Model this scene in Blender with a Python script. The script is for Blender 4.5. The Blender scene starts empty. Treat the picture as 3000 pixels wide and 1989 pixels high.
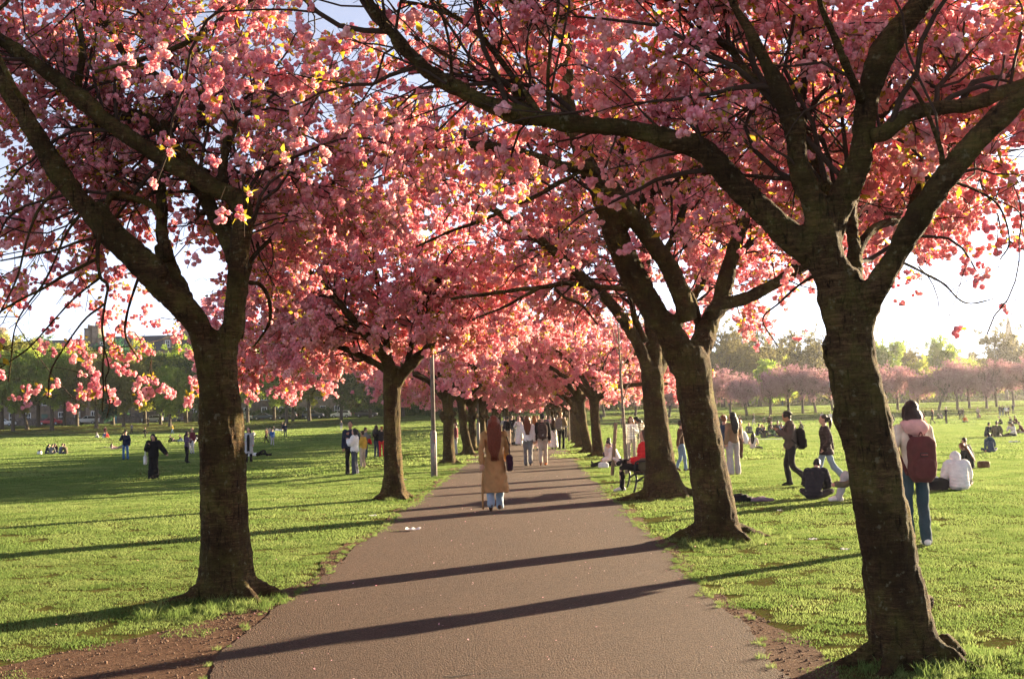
import bpy, math, random
import numpy as np
from mathutils import Vector, Matrix, Euler, noise

# ------------------------------------------------------------------ camera, sky, sun, exposure
SC = bpy.context.scene
COL = SC.collection
EYE = 1.70
FPX, PW, PH = 3333.0, 3000.0, 1989.0
YAW, PITCH, ROLL = 0.0140118, 0.0661082, -0.0235956
_f = np.array([-math.sin(YAW) * math.cos(PITCH), math.cos(YAW) * math.cos(PITCH), math.sin(PITCH)])
_r = np.cross(_f, [0, 0, 1.0]); _r /= np.linalg.norm(_r); _u = np.cross(_r, _f)
_c, _s = math.cos(ROLL), math.sin(ROLL)
CAMR = np.array([_c * _r + _s * _u, -_s * _r + _c * _u, -_f]).T
cam = bpy.data.objects.new('camera', bpy.data.cameras.new('camera'))
COL.objects.link(cam)
cam.matrix_world = Matrix.Translation((0, 0, EYE)) @ Matrix([list(r) for r in CAMR]).to_4x4()
cam.data.sensor_width = 36.0
cam.data.lens = 36.0 * FPX / PW
cam.data.clip_start = 0.05
cam.data.clip_end = 4000
SC.camera = cam

SUN_AZ, SUN_EL = 50.8, 9.5          # degrees: azimuth from +Y (ahead) towards +X (right)
world = bpy.data.worlds.new('World'); SC.world = world
world.use_nodes = True
wn = world.node_tree.nodes; wl = world.node_tree.links
bg = wn['Background']
sky = wn.new('ShaderNodeTexSky'); sky.sky_type = 'NISHITA'; sky.sun_disc = False
sky.sun_elevation = math.radians(SUN_EL); sky.sun_rotation = math.radians(SUN_AZ)
sky.air_density = 0.36; sky.dust_density = 0.18; sky.ozone_density = 2.0
hsv = wn.new('ShaderNodeHueSaturation'); hsv.inputs['Saturation'].default_value = 0.42     # colour balance of the whole sky
wb = wn.new('ShaderNodeMix'); wb.data_type = 'RGBA'; wb.blend_type = 'MULTIPLY'; wb.inputs[0].default_value = 1.0; wb.inputs[7].default_value = (1.0, 1.0, 1.06, 1)
wl.new(sky.outputs[0], hsv.inputs['Color']); wl.new(hsv.outputs[0], wb.inputs[6]); wl.new(wb.outputs[2], bg.inputs[0]); bg.inputs[1].default_value = 0.05
sd = np.array([math.sin(math.radians(SUN_AZ)) * math.cos(math.radians(SUN_EL)),
               math.cos(math.radians(SUN_AZ)) * math.cos(math.radians(SUN_EL)), math.sin(math.radians(SUN_EL))])
sl = bpy.data.lights.new('sun', 'SUN'); sun = bpy.data.objects.new('sun', sl); COL.objects.link(sun)
sl.energy = 5.0; sl.angle = math.radians(0.6); sl.color = (1.0, 0.80, 0.52)
sun.rotation_euler = Vector(sd).to_track_quat('Z', 'Y').to_euler()
sun.location = (40, 40, 40)
SC.view_settings.view_transform = 'Standard'; SC.view_settings.look = 'None'
SC.view_settings.gamma = 1.0; SC.view_settings.use_curve_mapping = False
SC.view_settings.exposure = 3.0
SC.render.engine = 'CYCLES'
cy = SC.cycles
cy.max_bounces = 9; cy.diffuse_bounces = 7; cy.glossy_bounces = 2; cy.transmission_bounces = 5
cy.transparent_max_bounces = 8; cy.volume_bounces = 0
cy.use_denoising = True; cy.caustics_reflective = False; cy.caustics_refractive = False
cy.sample_clamp_indirect = 6.0

# ------------------------------------------------------------------ helpers
def smooth(a, b, x):
    t = np.clip((np.asarray(x, float) - a) / (b - a), 0, 1); return t * t * (3 - 2 * t)

def terrain(x, y):
    x = np.asarray(x, float); y = np.asarray(y, float)
    left = smooth(188, 226, y) * 1.75
    right = smooth(140, 235, y) * 2.1
    w = smooth(-60, 20, x)
    hill = smooth(240, 900, y) * 9.0
    dip = (0.42 * smooth(2.9, 10, -x) + 0.28 * smooth(2.7, 14, x)) * smooth(18, 44, y) * smooth(175, 110, y)     # the lawn lies a little lower than the path
    hill = hill - dip
    return left * (1 - w) + right * w + hill

def ray(px, py):
    d = CAMR @ np.array([(px - PW / 2) / FPX, -(py - PH / 2) / FPX, -1.0])
    return d / np.linalg.norm(d)

def ground(px, py):
    """where the line of sight through photo pixel (px, py) meets the lawn"""
    d = ray(px, py); z = 0.0; p = None
    if d[2] > -1e-4:
        t = 235 / d[1]; p = d * t
        return np.array([p[0], p[1], float(terrain(p[0], p[1]))])
    for _ in range(30):
        t = min((z - EYE) / d[2], 260 / d[1]); p = d * max(t, 1)
        z = 0.6 * z + 0.4 * float(terrain(p[0], p[1]))
    return np.array([p[0], p[1], float(terrain(p[0], p[1]))])

def at(px, py, Y):
    d = ray(px, py); return np.array([0, 0, EYE]) + d * (Y / d[1])

def px_per_m(Y):
    return FPX / Y

def tag(o, label=None, cat=None, group=None, kind=None):
    if label: o['label'] = label
    if cat: o['category'] = cat
    if group: o['group'] = group
    if kind: o['kind'] = kind
    return o

def link(o, parent=None):
    COL.objects.link(o)
    if parent is not None: o.parent = parent
    return o

def empty(name, loc=(0, 0, 0), rz=0.0):
    o = bpy.data.objects.new(name, None); COL.objects.link(o)
    o.location = loc; o.rotation_euler = (0, 0, rz); o.empty_display_size = 0.2
    return o

def mesh_np(name, V, F, mat=None, smooth_=True):
    """V n x 3; F m x k array, or a list of such arrays with different k"""
    me = bpy.data.meshes.new(name)
    Fs = F if isinstance(F, list) else [F]
    Fs = [np.asarray(f, np.int32) for f in Fs if len(f)]
    V = np.asarray(V, np.float32)
    me.vertices.add(len(V)); me.vertices.foreach_set('co', V.ravel())
    nl = sum(f.size for f in Fs); nf = sum(len(f) for f in Fs)
    me.loops.add(nl); me.polygons.add(nf)
    me.loops.foreach_set('vertex_index', np.concatenate([f.ravel() for f in Fs]).astype(np.int32))
    tot = np.concatenate([np.full(len(f), f.shape[1], np.int32) for f in Fs])
    st = np.concatenate([[0], np.cumsum(tot)[:-1]]).astype(np.int32)
    me.polygons.foreach_set('loop_start', st); me.polygons.foreach_set('loop_total', tot)
    me.update(calc_edges=True)
    if smooth_: me.polygons.foreach_set('use_smooth', np.ones(nf, bool))
    if mat is not None:
        for m in (mat if isinstance(mat, (list, tuple)) else [mat]): me.materials.append(m)
    return me

def obj_np(name, V, F, mat=None, parent=None, smooth_=True):
    return link(bpy.data.objects.new(name, mesh_np(name, V, F, mat, smooth_)), parent)

class MB:
    """collects shapes for ONE mesh"""
    def __init__(s): s.V = []; s.F3 = []; s.F4 = []; s.n = 0
    def add(s, V, F):
        V = np.asarray(V, float); F = np.asarray(F, int)
        s.V.append(V); (s.F4 if F.shape[1] == 4 else s.F3).append(F + s.n); s.n += len(V); return s
    def box(s, lo, hi, M=None):
        x0, y0, z0 = lo; x1, y1, z1 = hi
        V = np.array([[x0, y0, z0], [x1, y0, z0], [x1, y1, z0], [x0, y1, z0], [x0, y0, z1], [x1, y0, z1], [x1, y1, z1], [x0, y1, z1]], float)
        if M is not None: V = V @ np.asarray(M)[:3, :3].T + np.asarray(M)[:3, 3]
        return s.add(V, [[0, 3, 2, 1], [4, 5, 6, 7], [0, 1, 5, 4], [1, 2, 6, 5], [2, 3, 7, 6], [3, 0, 4, 7]])
    def bar(s, a, b, wx, wz):
        a = np.array(a, float); b = np.array(b, float); d = b - a; L = np.linalg.norm(d); d /= L
        u = np.cross(d, [0, 0, 1.0]); n = np.linalg.norm(u)
        u = u / n if n > 1e-3 else np.array([1.0, 0, 0]); w = np.cross(u, d)
        M = np.eye(4); M[:3, 0] = u; M[:3, 1] = d; M[:3, 2] = w; M[:3, 3] = a
        return s.box((-wx / 2, 0, -wz / 2), (wx / 2, L, wz / 2), M)
    def tube(s, P, R, sides=8, caps=True):
        V, F, C = tube_np(np.asarray(P, float)[None], np.broadcast_to(np.asarray(R, float), (len(P),))[None], sides)
        n0 = len(V)
        s.add(V, F)
        if caps:
            K = len(P); base = s.n - n0
            Vc = np.array([P[0], P[-1]], float); s.V.append(Vc); c0, c1 = s.n, s.n + 1; s.n += 2
            i = np.arange(sides); j = (i + 1) % sides
            s.F3.append(np.stack([np.full(sides, c0), base + j, base + i], 1))
            o = base + (K - 1) * sides
            s.F3.append(np.stack([np.full(sides, c1), o + i, o + j], 1))
        return s
    def rings(s, C, RX, RY, n=14, ax=(1, 0, 0), ay=(0, 1, 0), caps=True, lobes=None):
        """loft of ellipses: centres C, half widths RX along ax and RY along ay"""
        C = np.asarray(C, float); K = len(C); a = np.linspace(0, 2 * np.pi, n, endpoint=False)
        ax = np.broadcast_to(np.asarray(ax, float), (K, 3)); ay = np.broadcast_to(np.asarray(ay, float), (K, 3))
        RX = np.broadcast_to(RX, (K,)); RY = np.broadcast_to(RY, (K,))
        m = np.ones((K, n)) if lobes is None else lobes
        V = C[:, None] + (np.cos(a)[None] * RX[:, None] * m)[..., None] * ax[:, None] + (np.sin(a)[None] * RY[:, None] * m)[..., None] * ay[:, None]
        i = np.arange(n); j = (i + 1) % n; F = []
        for k in range(K - 1): F.append(np.stack([k * n + i, k * n + j, (k + 1) * n + j, (k + 1) * n + i], 1))
        b = s.n; s.add(V.reshape(-1, 3), np.concatenate(F))
        if caps:
            s.V.append(np.array([C[0], C[-1]])); c0, c1 = s.n, s.n + 1; s.n += 2
            s.F3.append(np.stack([np.full(n, c0), b + j, b + i], 1)); o = b + (K - 1) * n
            s.F3.append(np.stack([np.full(n, c1), o + i, o + j], 1))
        return s
    def ball(s, c, r, n=10, M=None):
        r = np.broadcast_to(np.asarray(r, float), (3,)); t = np.linspace(0, np.pi, n // 2 + 2)[1:-1]
        R = np.sin(t); Z = -np.cos(t)
        a = np.linspace(0, 2 * np.pi, n, endpoint=False); K = len(t)
        V = np.stack([np.cos(a)[None] * R[:, None], np.sin(a)[None] * R[:, None], np.repeat(Z[:, None], n, 1)], -1).reshape(-1, 3)
        V = np.concatenate([V, [[0, 0, -1], [0, 0, 1]]]) * r
        if M is not None: V = V @ np.asarray(M).T
        i = np.arange(n); j = (i + 1) % n
        F = np.concatenate([np.stack([k * n + i, k * n + j, (k + 1) * n + j, (k + 1) * n + i], 1) for k in range(K - 1)])
        b = s.n; s.add(V + np.asarray(c, float), F)
        s.F3.append(np.stack([np.full(n, b + K * n), b + j, b + i], 1)); o = b + (K - 1) * n
        s.F3.append(np.stack([np.full(n, b + K * n + 1), o + i, o + j], 1)); return s
    def data(s):
        F = []
        if s.F4: F.append(np.concatenate(s.F4))
        if s.F3: F.append(np.concatenate(s.F3))
        return np.concatenate(s.V), F
    def mesh(s, name, mat, smooth_=False): return mesh_np(name, *s.data(), mat, smooth_)
    def build(s, name, mat, parent=None, smooth_=False):
        return link(bpy.data.objects.new(name, s.mesh(name, mat, smooth_)), parent)

def tube_np(P, R, sides):
    """P N x K x 3 polylines, R N x K radii -> verts, quads (open ends)"""
    P = np.asarray(P, float); R = np.asarray(R, float); N, K, _ = P.shape
    T = np.gradient(P, axis=1); T /= np.linalg.norm(T, axis=2, keepdims=True) + 1e-9
    mean = T.mean(1); mean /= np.linalg.norm(mean, axis=1, keepdims=True) + 1e-9
    ref = np.where(np.abs(mean[:, 2:3]) > 0.8, np.array([[0, 1.0, 0]]), np.array([[0, 0, 1.0]]))
    ref = np.repeat(ref[:, None], K, 1)
    U = np.cross(T, ref); U /= np.linalg.norm(U, axis=2, keepdims=True) + 1e-9
    W = np.cross(T, U)
    a = np.linspace(0, 2 * np.pi, sides, endpoint=False)
    V = P[:, :, None] + R[:, :, None, None] * (np.cos(a)[None, None, :, None] * U[:, :, None] + np.sin(a)[None, None, :, None] * W[:, :, None])
    i = np.arange(sides); j = (i + 1) % sides; k = np.arange(K - 1)[:, None]
    q = np.stack([k * sides + i, k * sides + j, (k + 1) * sides + j, (k + 1) * sides + i], -1).reshape(-1, 4)
    F = (q[None] + (np.arange(N) * K * sides)[:, None, None]).reshape(-1, 4)
    return V.reshape(-1, 3), F, None

def spline(P, n):
    """Catmull-Rom resample of rows (any number of columns), about evenly in length"""
    P = np.asarray(P, float)
    if len(P) == 2: return P[0] + (P[1] - P[0]) * np.linspace(0, 1, n)[:, None]
    E = np.concatenate([[2 * P[0] - P[1]], P, [2 * P[-1] - P[-2]]])
    L = np.concatenate([[0], np.cumsum(np.linalg.norm(np.diff(P[:, :3], axis=0), axis=1))]); s = np.linspace(0, L[-1], n)
    i = np.clip(np.searchsorted(L, s, 'right') - 1, 0, len(P) - 2); t = ((s - L[i]) / np.maximum(L[i + 1] - L[i], 1e-9))[:, None]
    a, b, c, d = E[i], E[i + 1], E[i + 2], E[i + 3]
    return 0.5 * (2 * b + (c - a) * t + (2 * a - 5 * b + 4 * c - d) * t ** 2 + (3 * b - a - 3 * c + d) * t ** 3)

def evaluated(objs):
    """meshes of objects after their modifiers"""
    dg = bpy.context.evaluated_depsgraph_get(); dg.update()
    return [bpy.data.meshes.new_from_object(o.evaluated_get(dg)) for o in objs]

def remeshed(items):
    """items: (V, F, voxel, smooth steps) -> list of (verts, polys mesh) as fused meshes"""
    tmp = []
    for V, F, vox, it in items:
        o = link(bpy.data.objects.new('tmp', mesh_np('tmp', V, F)))
        m = o.modifiers.new('r', 'REMESH'); m.mode = 'VOXEL'; m.voxel_size = vox; m.use_smooth_shade = True
        if it:
            s = o.modifiers.new('s', 'SMOOTH'); s.iterations = it; s.factor = 0.5
        tmp.append(o)
    out = evaluated(tmp)
    for o in tmp:
        me = o.data; bpy.data.objects.remove(o); bpy.data.meshes.remove(me)
    return out

def verts_of(me):
    a = np.empty(len(me.vertices) * 3, np.float32); me.vertices.foreach_get('co', a); return a.reshape(-1, 3).astype(float)
def normals_of(me):
    a = np.empty(len(me.vertices) * 3, np.float32); me.vertices.foreach_get('normal', a); return a.reshape(-1, 3).astype(float)
def set_verts(me, V):
    me.vertices.foreach_set('co', np.asarray(V, np.float32).ravel()); me.update()

# ------------------------------------------------------------------ materials
def newmat(name):
    m = bpy.data.materials.new(name); m.use_nodes = True
    nt = m.node_tree; nt.nodes.clear(); out = nt.nodes.new('ShaderNodeOutputMaterial')
    return m, nt, out
def nd(nt, t, **kw):
    n = nt.nodes.new(t)
    for k, v in kw.items():
        if k.startswith('i_'): n.inputs[int(k[2:])].default_value = v
        else: setattr(n, k, v)
    return n
def ramp(nt, fac, stops):
    r = nt.nodes.new('ShaderNodeValToRGB'); e = r.color_ramp.elements
    while len(e) < len(stops): e.new(0.5)
    for el, (p, c) in zip(e, stops): el.position = p; el.color = (*c, 1) if len(c) == 3 else c
    nt.links.new(fac, r.inputs[0]); return r.outputs[0]
def noise_tex(nt, scale, detail=4, rough=0.55, coord=None, dist=0.0):
    n = nt.nodes.new('ShaderNodeTexNoise'); n.inputs['Scale'].default_value = scale; n.inputs['Detail'].default_value = detail
    n.inputs['Roughness'].default_value = rough; n.inputs['Distortion'].default_value = dist
    if coord is not None: nt.links.new(coord, n.inputs['Vector'])
    return n
def bump(nt, h, strength, dist, normal=None):
    b = nt.nodes.new('ShaderNodeBump'); b.inputs['Strength'].default_value = strength; b.inputs['Distance'].default_value = dist
    nt.links.new(h, b.inputs['Height'])
    if normal is not None: nt.links.new(normal, b.inputs['Normal'])
    return b.outputs[0]
def mixc(nt, f, a, b, mode='MIX'):
    m = nt.nodes.new('ShaderNodeMix'); m.data_type = 'RGBA'; m.blend_type = mode
    for s, v in ((m.inputs['Factor'], f), (m.inputs[6], a), (m.inputs[7], b)):
        if isinstance(v, bpy.types.NodeSocket): nt.links.new(v, s)
        elif isinstance(v, (int, float)): s.default_value = v
        else: s.default_value = (*v, 1)
    return m.outputs[2]
def mapping(nt, src, scale):
    m = nt.nodes.new('ShaderNodeMapping'); m.inputs['Scale'].default_value = scale; nt.links.new(src, m.inputs[0]); return m.outputs[0]
def pos(nt): return nt.nodes.new('ShaderNodeNewGeometry').outputs['Position']
def objc(nt): return nt.nodes.new('ShaderNodeTexCoord').outputs['Object']
def math_(nt, op, a, b=0.0):
    m = nt.nodes.new('ShaderNodeMath'); m.operation = op
    for s, v in ((m.inputs[0], a), (m.inputs[1], b)):
        if isinstance(v, bpy.types.NodeSocket): nt.links.new(v, s)
        else: s.default_value = v
    return m.outputs[0]

_simple = {}
def simple(col, rough=0.8, metal=0.0, name=None, var=0.22, scale=25.0, bmp=0.25, spec=0.35):
    """cloth, paint, skin: one colour with soft variation and fine relief"""
    key = (tuple(col), rough, metal, name, var, scale, bmp)
    if key in _simple: return _simple[key]
    m, nt, out = newmat(name or 'surface')
    p = nd(nt, 'ShaderNodeBsdfPrincipled'); c = objc(nt)
    n = noise_tex(nt, scale, 4, 0.6, c)
    lo = tuple(max(0, x * (1 - var)) for x in col); hi = tuple(min(1, x * (1 + var)) for x in col)
    nt.links.new(ramp(nt, n.outputs[0], [(0.3, lo), (0.7, hi)]), p.inputs['Base Color'])
    p.inputs['Roughness'].default_value = rough; p.inputs['Metallic'].default_value = metal
    p.inputs['Specular IOR Level'].default_value = spec
    if bmp: nt.links.new(bump(nt, n.outputs[0], bmp, 0.02), p.inputs['Normal'])
    nt.links.new(p.outputs[0], out.inputs[0]); _simple[key] = m; return m

def leafmat(name, stops, trans=0.45, rough=0.6, rnd=True, tr_gain=1.0):
    m, nt, out = newmat(name)
    oi = nt.nodes.new('ShaderNodeObjectInfo'); rn = oi.outputs['Random']
    n = noise_tex(nt, 1.3, 3, 0.6, pos(nt))
    n2 = noise_tex(nt, 60.0, 2, 0.5, pos(nt))
    f = math_(nt, 'ADD', math_(nt, 'MULTIPLY', rn, 0.45), math_(nt, 'MULTIPLY', n.outputs[0], 0.35))
    f = math_(nt, 'ADD', f, math_(nt, 'MULTIPLY', n2.outputs[0], 0.25))
    col = ramp(nt, f, stops)
    d = nd(nt, 'ShaderNodeBsdfDiffuse'); t = nd(nt, 'ShaderNodeBsdfTranslucent'); mx = nd(nt, 'ShaderNodeMixShader')
    nt.links.new(col, d.inputs[0]); nt.links.new(col, t.inputs[0]); mx.inputs[0].default_value = trans
    nt.links.new(d.outputs[0], mx.inputs[1]); nt.links.new(t.outputs[0], mx.inputs[2])
    nt.links.new(mx.outputs[0], out.inputs[0]); return m

def barkmat(name, dark, light, moss=0.35):
    m, nt, out = newmat(name); p = nd(nt, 'ShaderNodeBsdfPrincipled'); c = pos(nt)
    big = noise_tex(nt, 2.2, 5, 0.65, c); fine = noise_tex(nt, 45, 6, 0.72, c)
    ring = noise_tex(nt, 1.0, 5, 0.72, mapping(nt, c, (6, 6, 48)), 0.5)
    lent = noise_tex(nt, 1.0, 3, 0.6, mapping(nt, c, (16, 16, 150)), 0.3)
    vert = noise_tex(nt, 1.0, 6, 0.66, mapping(nt, c, (30, 30, 5)), 0.9)
    base = ramp(nt, fine.outputs[0], [(0.32, dark), (0.68, light)])
    base = mixc(nt, ramp(nt, ring.outputs[0], [(0.50, (0, 0, 0)), (0.60, (0.8, 0.8, 0.8))]), base, tuple(min(1, x * 1.7) for x in light))
    base = mixc(nt, ramp(nt, lent.outputs[0], [(0.60, (0, 0, 0)), (0.66, (0.8, 0.8, 0.8))]), base, tuple(min(1, x * 2.4) for x in light))
    base = mixc(nt, ramp(nt, vert.outputs[0], [(0.36, (1, 1, 1)), (0.46, (0, 0, 0))]), base, tuple(x * 0.3 for x in dark))
    mz = noise_tex(nt, 4.0, 7, 0.75, c)
    base = mixc(nt, math_(nt, 'MULTIPLY', ramp(nt, mz.outputs[0], [(0.44, (0, 0, 0)), (0.60, (1, 1, 1))]), moss), base, (0.12, 0.115, 0.022))
    base = mixc(nt, ramp(nt, big.outputs[0], [(0.34, (0.8, 0.8, 0.8)), (0.58, (0, 0, 0))]), base, dark)
    lich = noise_tex(nt, 16.0, 4, 0.62, c)
    base = mixc(nt, ramp(nt, lich.outputs[0], [(0.62, (0, 0, 0)), (0.67, (0.55, 0.55, 0.55))]), base, (0.16, 0.145, 0.095))
    nt.links.new(base, p.inputs['Base Color']); p.inputs['Roughness'].default_value = 0.95; p.inputs['Specular IOR Level'].default_value = 0.12
    h = math_(nt, 'ADD', math_(nt, 'MULTIPLY', ring.outputs[0], 0.7), math_(nt, 'MULTIPLY', vert.outputs[0], 1.0))
    h = math_(nt, 'ADD', h, math_(nt, 'MULTIPLY', fine.outputs[0], 0.6))
    nt.links.new(bump(nt, h, 0.85, 0.035), p.inputs['Normal'])
    nt.links.new(p.outputs[0], out.inputs[0]); return m

M_BARK = barkmat('cherry_bark', (0.018, 0.009, 0.0035), (0.072, 0.042, 0.018), 0.42)
M_TWIG = simple((0.034, 0.018, 0.010), 0.95, name='twig_bark', scale=30)
M_PALEBARK = barkmat('young_bark', (0.16, 0.13, 0.10), (0.30, 0.25, 0.20), 0.1)
M_FARBARK = simple((0.07, 0.055, 0.038), 0.95, name='tree_bark', scale=4)
M_PETAL = leafmat('cherry_petals', [(0.2, (0.77, 0.26, 0.35)), (0.5, (0.87, 0.45, 0.49)), (0.85, (0.94, 0.68, 0.67))], 0.48)
M_LEAF = leafmat('young_cherry_leaves', [(0.15, (0.26, 0.14, 0.025)), (0.5, (0.38, 0.28, 0.025)), (0.85, (0.44, 0.40, 0.045))], 0.5)
M_GRASS = leafmat('grass_blades', [(0.2, (0.088, 0.145, 0.036)), (0.5, (0.145, 0.205, 0.058)), (0.85, (0.225, 0.27, 0.095))], 0.5)

# ------------------------------------------------------------------ scattering (geometry nodes, for what nobody could count)
_groups = {}
def scatter_group(variants):
    key = tuple(v.name for v in variants)
    if key in _groups: return _groups[key]
    g = bpy.data.node_groups.new('scatter', 'GeometryNodeTree')
    g.interface.new_socket('Geometry', in_out='INPUT', socket_type='NodeSocketGeometry')
    g.interface.new_socket('Geometry', in_out='OUTPUT', socket_type='NodeSocketGeometry')
    N, L = g.nodes, g.links
    gi, go = N.new('NodeGroupInput'), N.new('NodeGroupOutput')
    iop = N.new('GeometryNodeInstanceOnPoints'); jn = N.new('GeometryNodeJoinGeometry')
    for v in variants:
        oi = N.new('GeometryNodeObjectInfo'); oi.inputs['Object'].default_value = v; oi.inputs['As Instance'].default_value = True
        L.new(oi.outputs['Geometry'], jn.inputs[0])
    def attr(nm, ty):
        a = N.new('GeometryNodeInputNamedAttribute'); a.data_type = ty; a.inputs['Name'].default_value = nm; return a.outputs[0]
    L.new(gi.outputs[0], iop.inputs['Points']); L.new(jn.outputs[0], iop.inputs['Instance'])
    iop.inputs['Pick Instance'].default_value = True
    L.new(attr('idx', 'INT'), iop.inputs['Instance Index']); L.new(attr('rot', 'FLOAT_VECTOR'), iop.inputs['Rotation'])
    L.new(attr('scl', 'FLOAT_VECTOR'), iop.inputs['Scale'])
    L.new(iop.outputs[0], go.inputs[0]); _groups[key] = g; return g

def scatter(name, P, rot, scl, idx, variants, parent=None):
    P = np.asarray(P, np.float32); n = len(P)
    me = bpy.data.meshes.new(name); me.vertices.add(n); me.vertices.foreach_set('co', P.ravel())
    scl = np.asarray(scl, np.float32)
    if scl.ndim == 1: scl = np.repeat(scl[:, None], 3, 1)
    for nm, ty, f, d in (('rot', 'FLOAT_VECTOR', 'vector', rot), ('scl', 'FLOAT_VECTOR', 'vector', scl), ('idx', 'INT', 'value', idx)):
        a = me.attributes.new(nm, ty, 'POINT'); a.data.foreach_set(f, np.asarray(d, np.int32 if ty == 'INT' else np.float32).ravel())
    o = link(bpy.data.objects.new(name, me), parent)
    md = o.modifiers.new('scatter', 'NODES'); md.node_group = scatter_group(variants)
    o['kind'] = 'stuff'
    return o

def source(name, V, F, mat, matidx=None, smooth_=False):
    """a mesh that the scattering repeats; it stands nowhere itself"""
    me = mesh_np(name, V, F, mat, smooth_)
    if matidx is not None: me.polygons.foreach_set('material_index', np.asarray(matidx, np.int32))
    return bpy.data.objects.new(name, me)
# ------------------------------------------------------------------ ground
PATH_L, PATH_R, PATH_END = -2.30, 1.60, 175.0
def edge_noise(y, seed):
    y = np.asarray(y, float)
    return 0.045 * np.sin(y * 1.1 + seed) + 0.03 * np.sin(y * 2.7 + 2.1 * seed) + 0.012 * np.sin(y * 6.3 + 3 * seed) + 0.006 * np.sin(y * 15.1 + seed) + 0.006 * np.sin(y * 37.0 + 2 * seed)
def path_left(y): return PATH_L + edge_noise(y, 0.7) * 0.8 + 0.30 * smooth(9.0, 6.0, y)
def path_right(y): return PATH_R + edge_noise(y, 4.1) * 0.9
def earth_left(y):   # outer edge of the bare earth beside the path
    y = np.asarray(y, float)
    return path_left(y) - 0.10 - 0.07 * (1 + np.sin(y * 0.9)) - 1.55 * smooth(10.2, 7.4, y) - 0.35 * np.exp(-((y - 10.6) / 1.1) ** 2) + edge_noise(y, 8.2) * 1.4
def earth_right(y):
    y = np.asarray(y, float)
    return path_right(y) + 0.07 + 0.06 * (1 + np.sin(y * 0.7 + 2)) + 0.07 * smooth(14, 8, y) + edge_noise(y, 5.5) * 2.0

def lawn_material():
    m, nt, out = newmat('lawn_soil_and_thatch'); p = nd(nt, 'ShaderNodeBsdfPrincipled'); c = pos(nt)
    a = noise_tex(nt, 0.35, 5, 0.6, c); b = noise_tex(nt, 9, 6, 0.7, c); d = noise_tex(nt, 60, 4, 0.7, c)
    g = ramp(nt, b.outputs[0], [(0.3, (0.065, 0.075, 0.022)), (0.7, (0.10, 0.125, 0.035))])
    g = mixc(nt, ramp(nt, a.outputs[0], [(0.40, (0, 0, 0)), (0.7, (0.6, 0.6, 0.6))]), g, (0.12, 0.14, 0.035))
    e = noise_tex(nt, 24, 5, 0.75, c)
    g = mixc(nt, ramp(nt, e.outputs[0], [(0.45, (0, 0, 0)), (0.6, (0.85, 0.85, 0.85))]), g, (0.095, 0.052, 0.03))
    nt.links.new(g, p.inputs['Base Color']); p.inputs['Roughness'].default_value = 1.0; p.inputs['Specular IOR Level'].default_value = 0.0
    h = math_(nt, 'ADD', math_(nt, 'ADD', b.outputs[0], e.outputs[0]), math_(nt, 'MULTIPLY', d.outputs[0], 0.5))
    nt.links.new(bump(nt, h, 1.0, 0.06), p.inputs['Normal']); nt.links.new(p.outputs[0], out.inputs[0]); return m
def path_material():
    m, nt, out = newmat('worn_asphalt'); p = nd(nt, 'ShaderNodeBsdfPrincipled'); c = pos(nt)
    v = nd(nt, 'ShaderNodeTexVoronoi'); v.inputs['Scale'].default_value = 75; nt.links.new(c, v.inputs['Vector'])
    v2 = nd(nt, 'ShaderNodeTexVoronoi'); v2.inputs['Scale'].default_value = 170; nt.links.new(c, v2.inputs['Vector'])
    big = noise_tex(nt, 0.55, 5, 0.6, mapping(nt, c, (1, 0.35, 1))); mid = noise_tex(nt, 5, 5, 0.65, c); fine = noise_tex(nt, 120, 3, 0.7, c)
    base = ramp(nt, v.outputs['Color'], [(0.15, (0.042, 0.019, 0.011)), (0.6, (0.108, 0.055, 0.029)), (0.95, (0.22, 0.14, 0.09))])
    base = mixc(nt, 0.45, base, ramp(nt, fine.outputs[0], [(0.3, (0.040, 0.022, 0.016)), (0.7, (0.13, 0.07, 0.042))]))
    base = mixc(nt, ramp(nt, big.outputs[0], [(0.35, (0.55, 0.55, 0.55)), (0.65, (0, 0, 0))]), base, (0.055, 0.030, 0.020))
    base = mixc(nt, ramp(nt, mid.outputs[0], [(0.62, (0, 0, 0)), (0.75, (0.4, 0.4, 0.4))]), base, (0.095, 0.068, 0.05))
    nt.links.new(base, p.inputs['Base Color']); p.inputs['Roughness'].default_value = 0.92; p.inputs['Specular IOR Level'].default_value = 0.2
    h = math_(nt, 'ADD', math_(nt, 'MULTIPLY', v.outputs['Distance'], -0.9), math_(nt, 'MULTIPLY', v2.outputs['Distance'], -0.4))
    n1 = bump(nt, h, 1.0, 0.03)
    n2 = bump(nt, mid.outputs[0], 0.35, 0.03, n1)
    nt.links.new(n2, p.inputs['Normal']); nt.links.new(p.outputs[0], out.inputs[0]); return m
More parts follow.
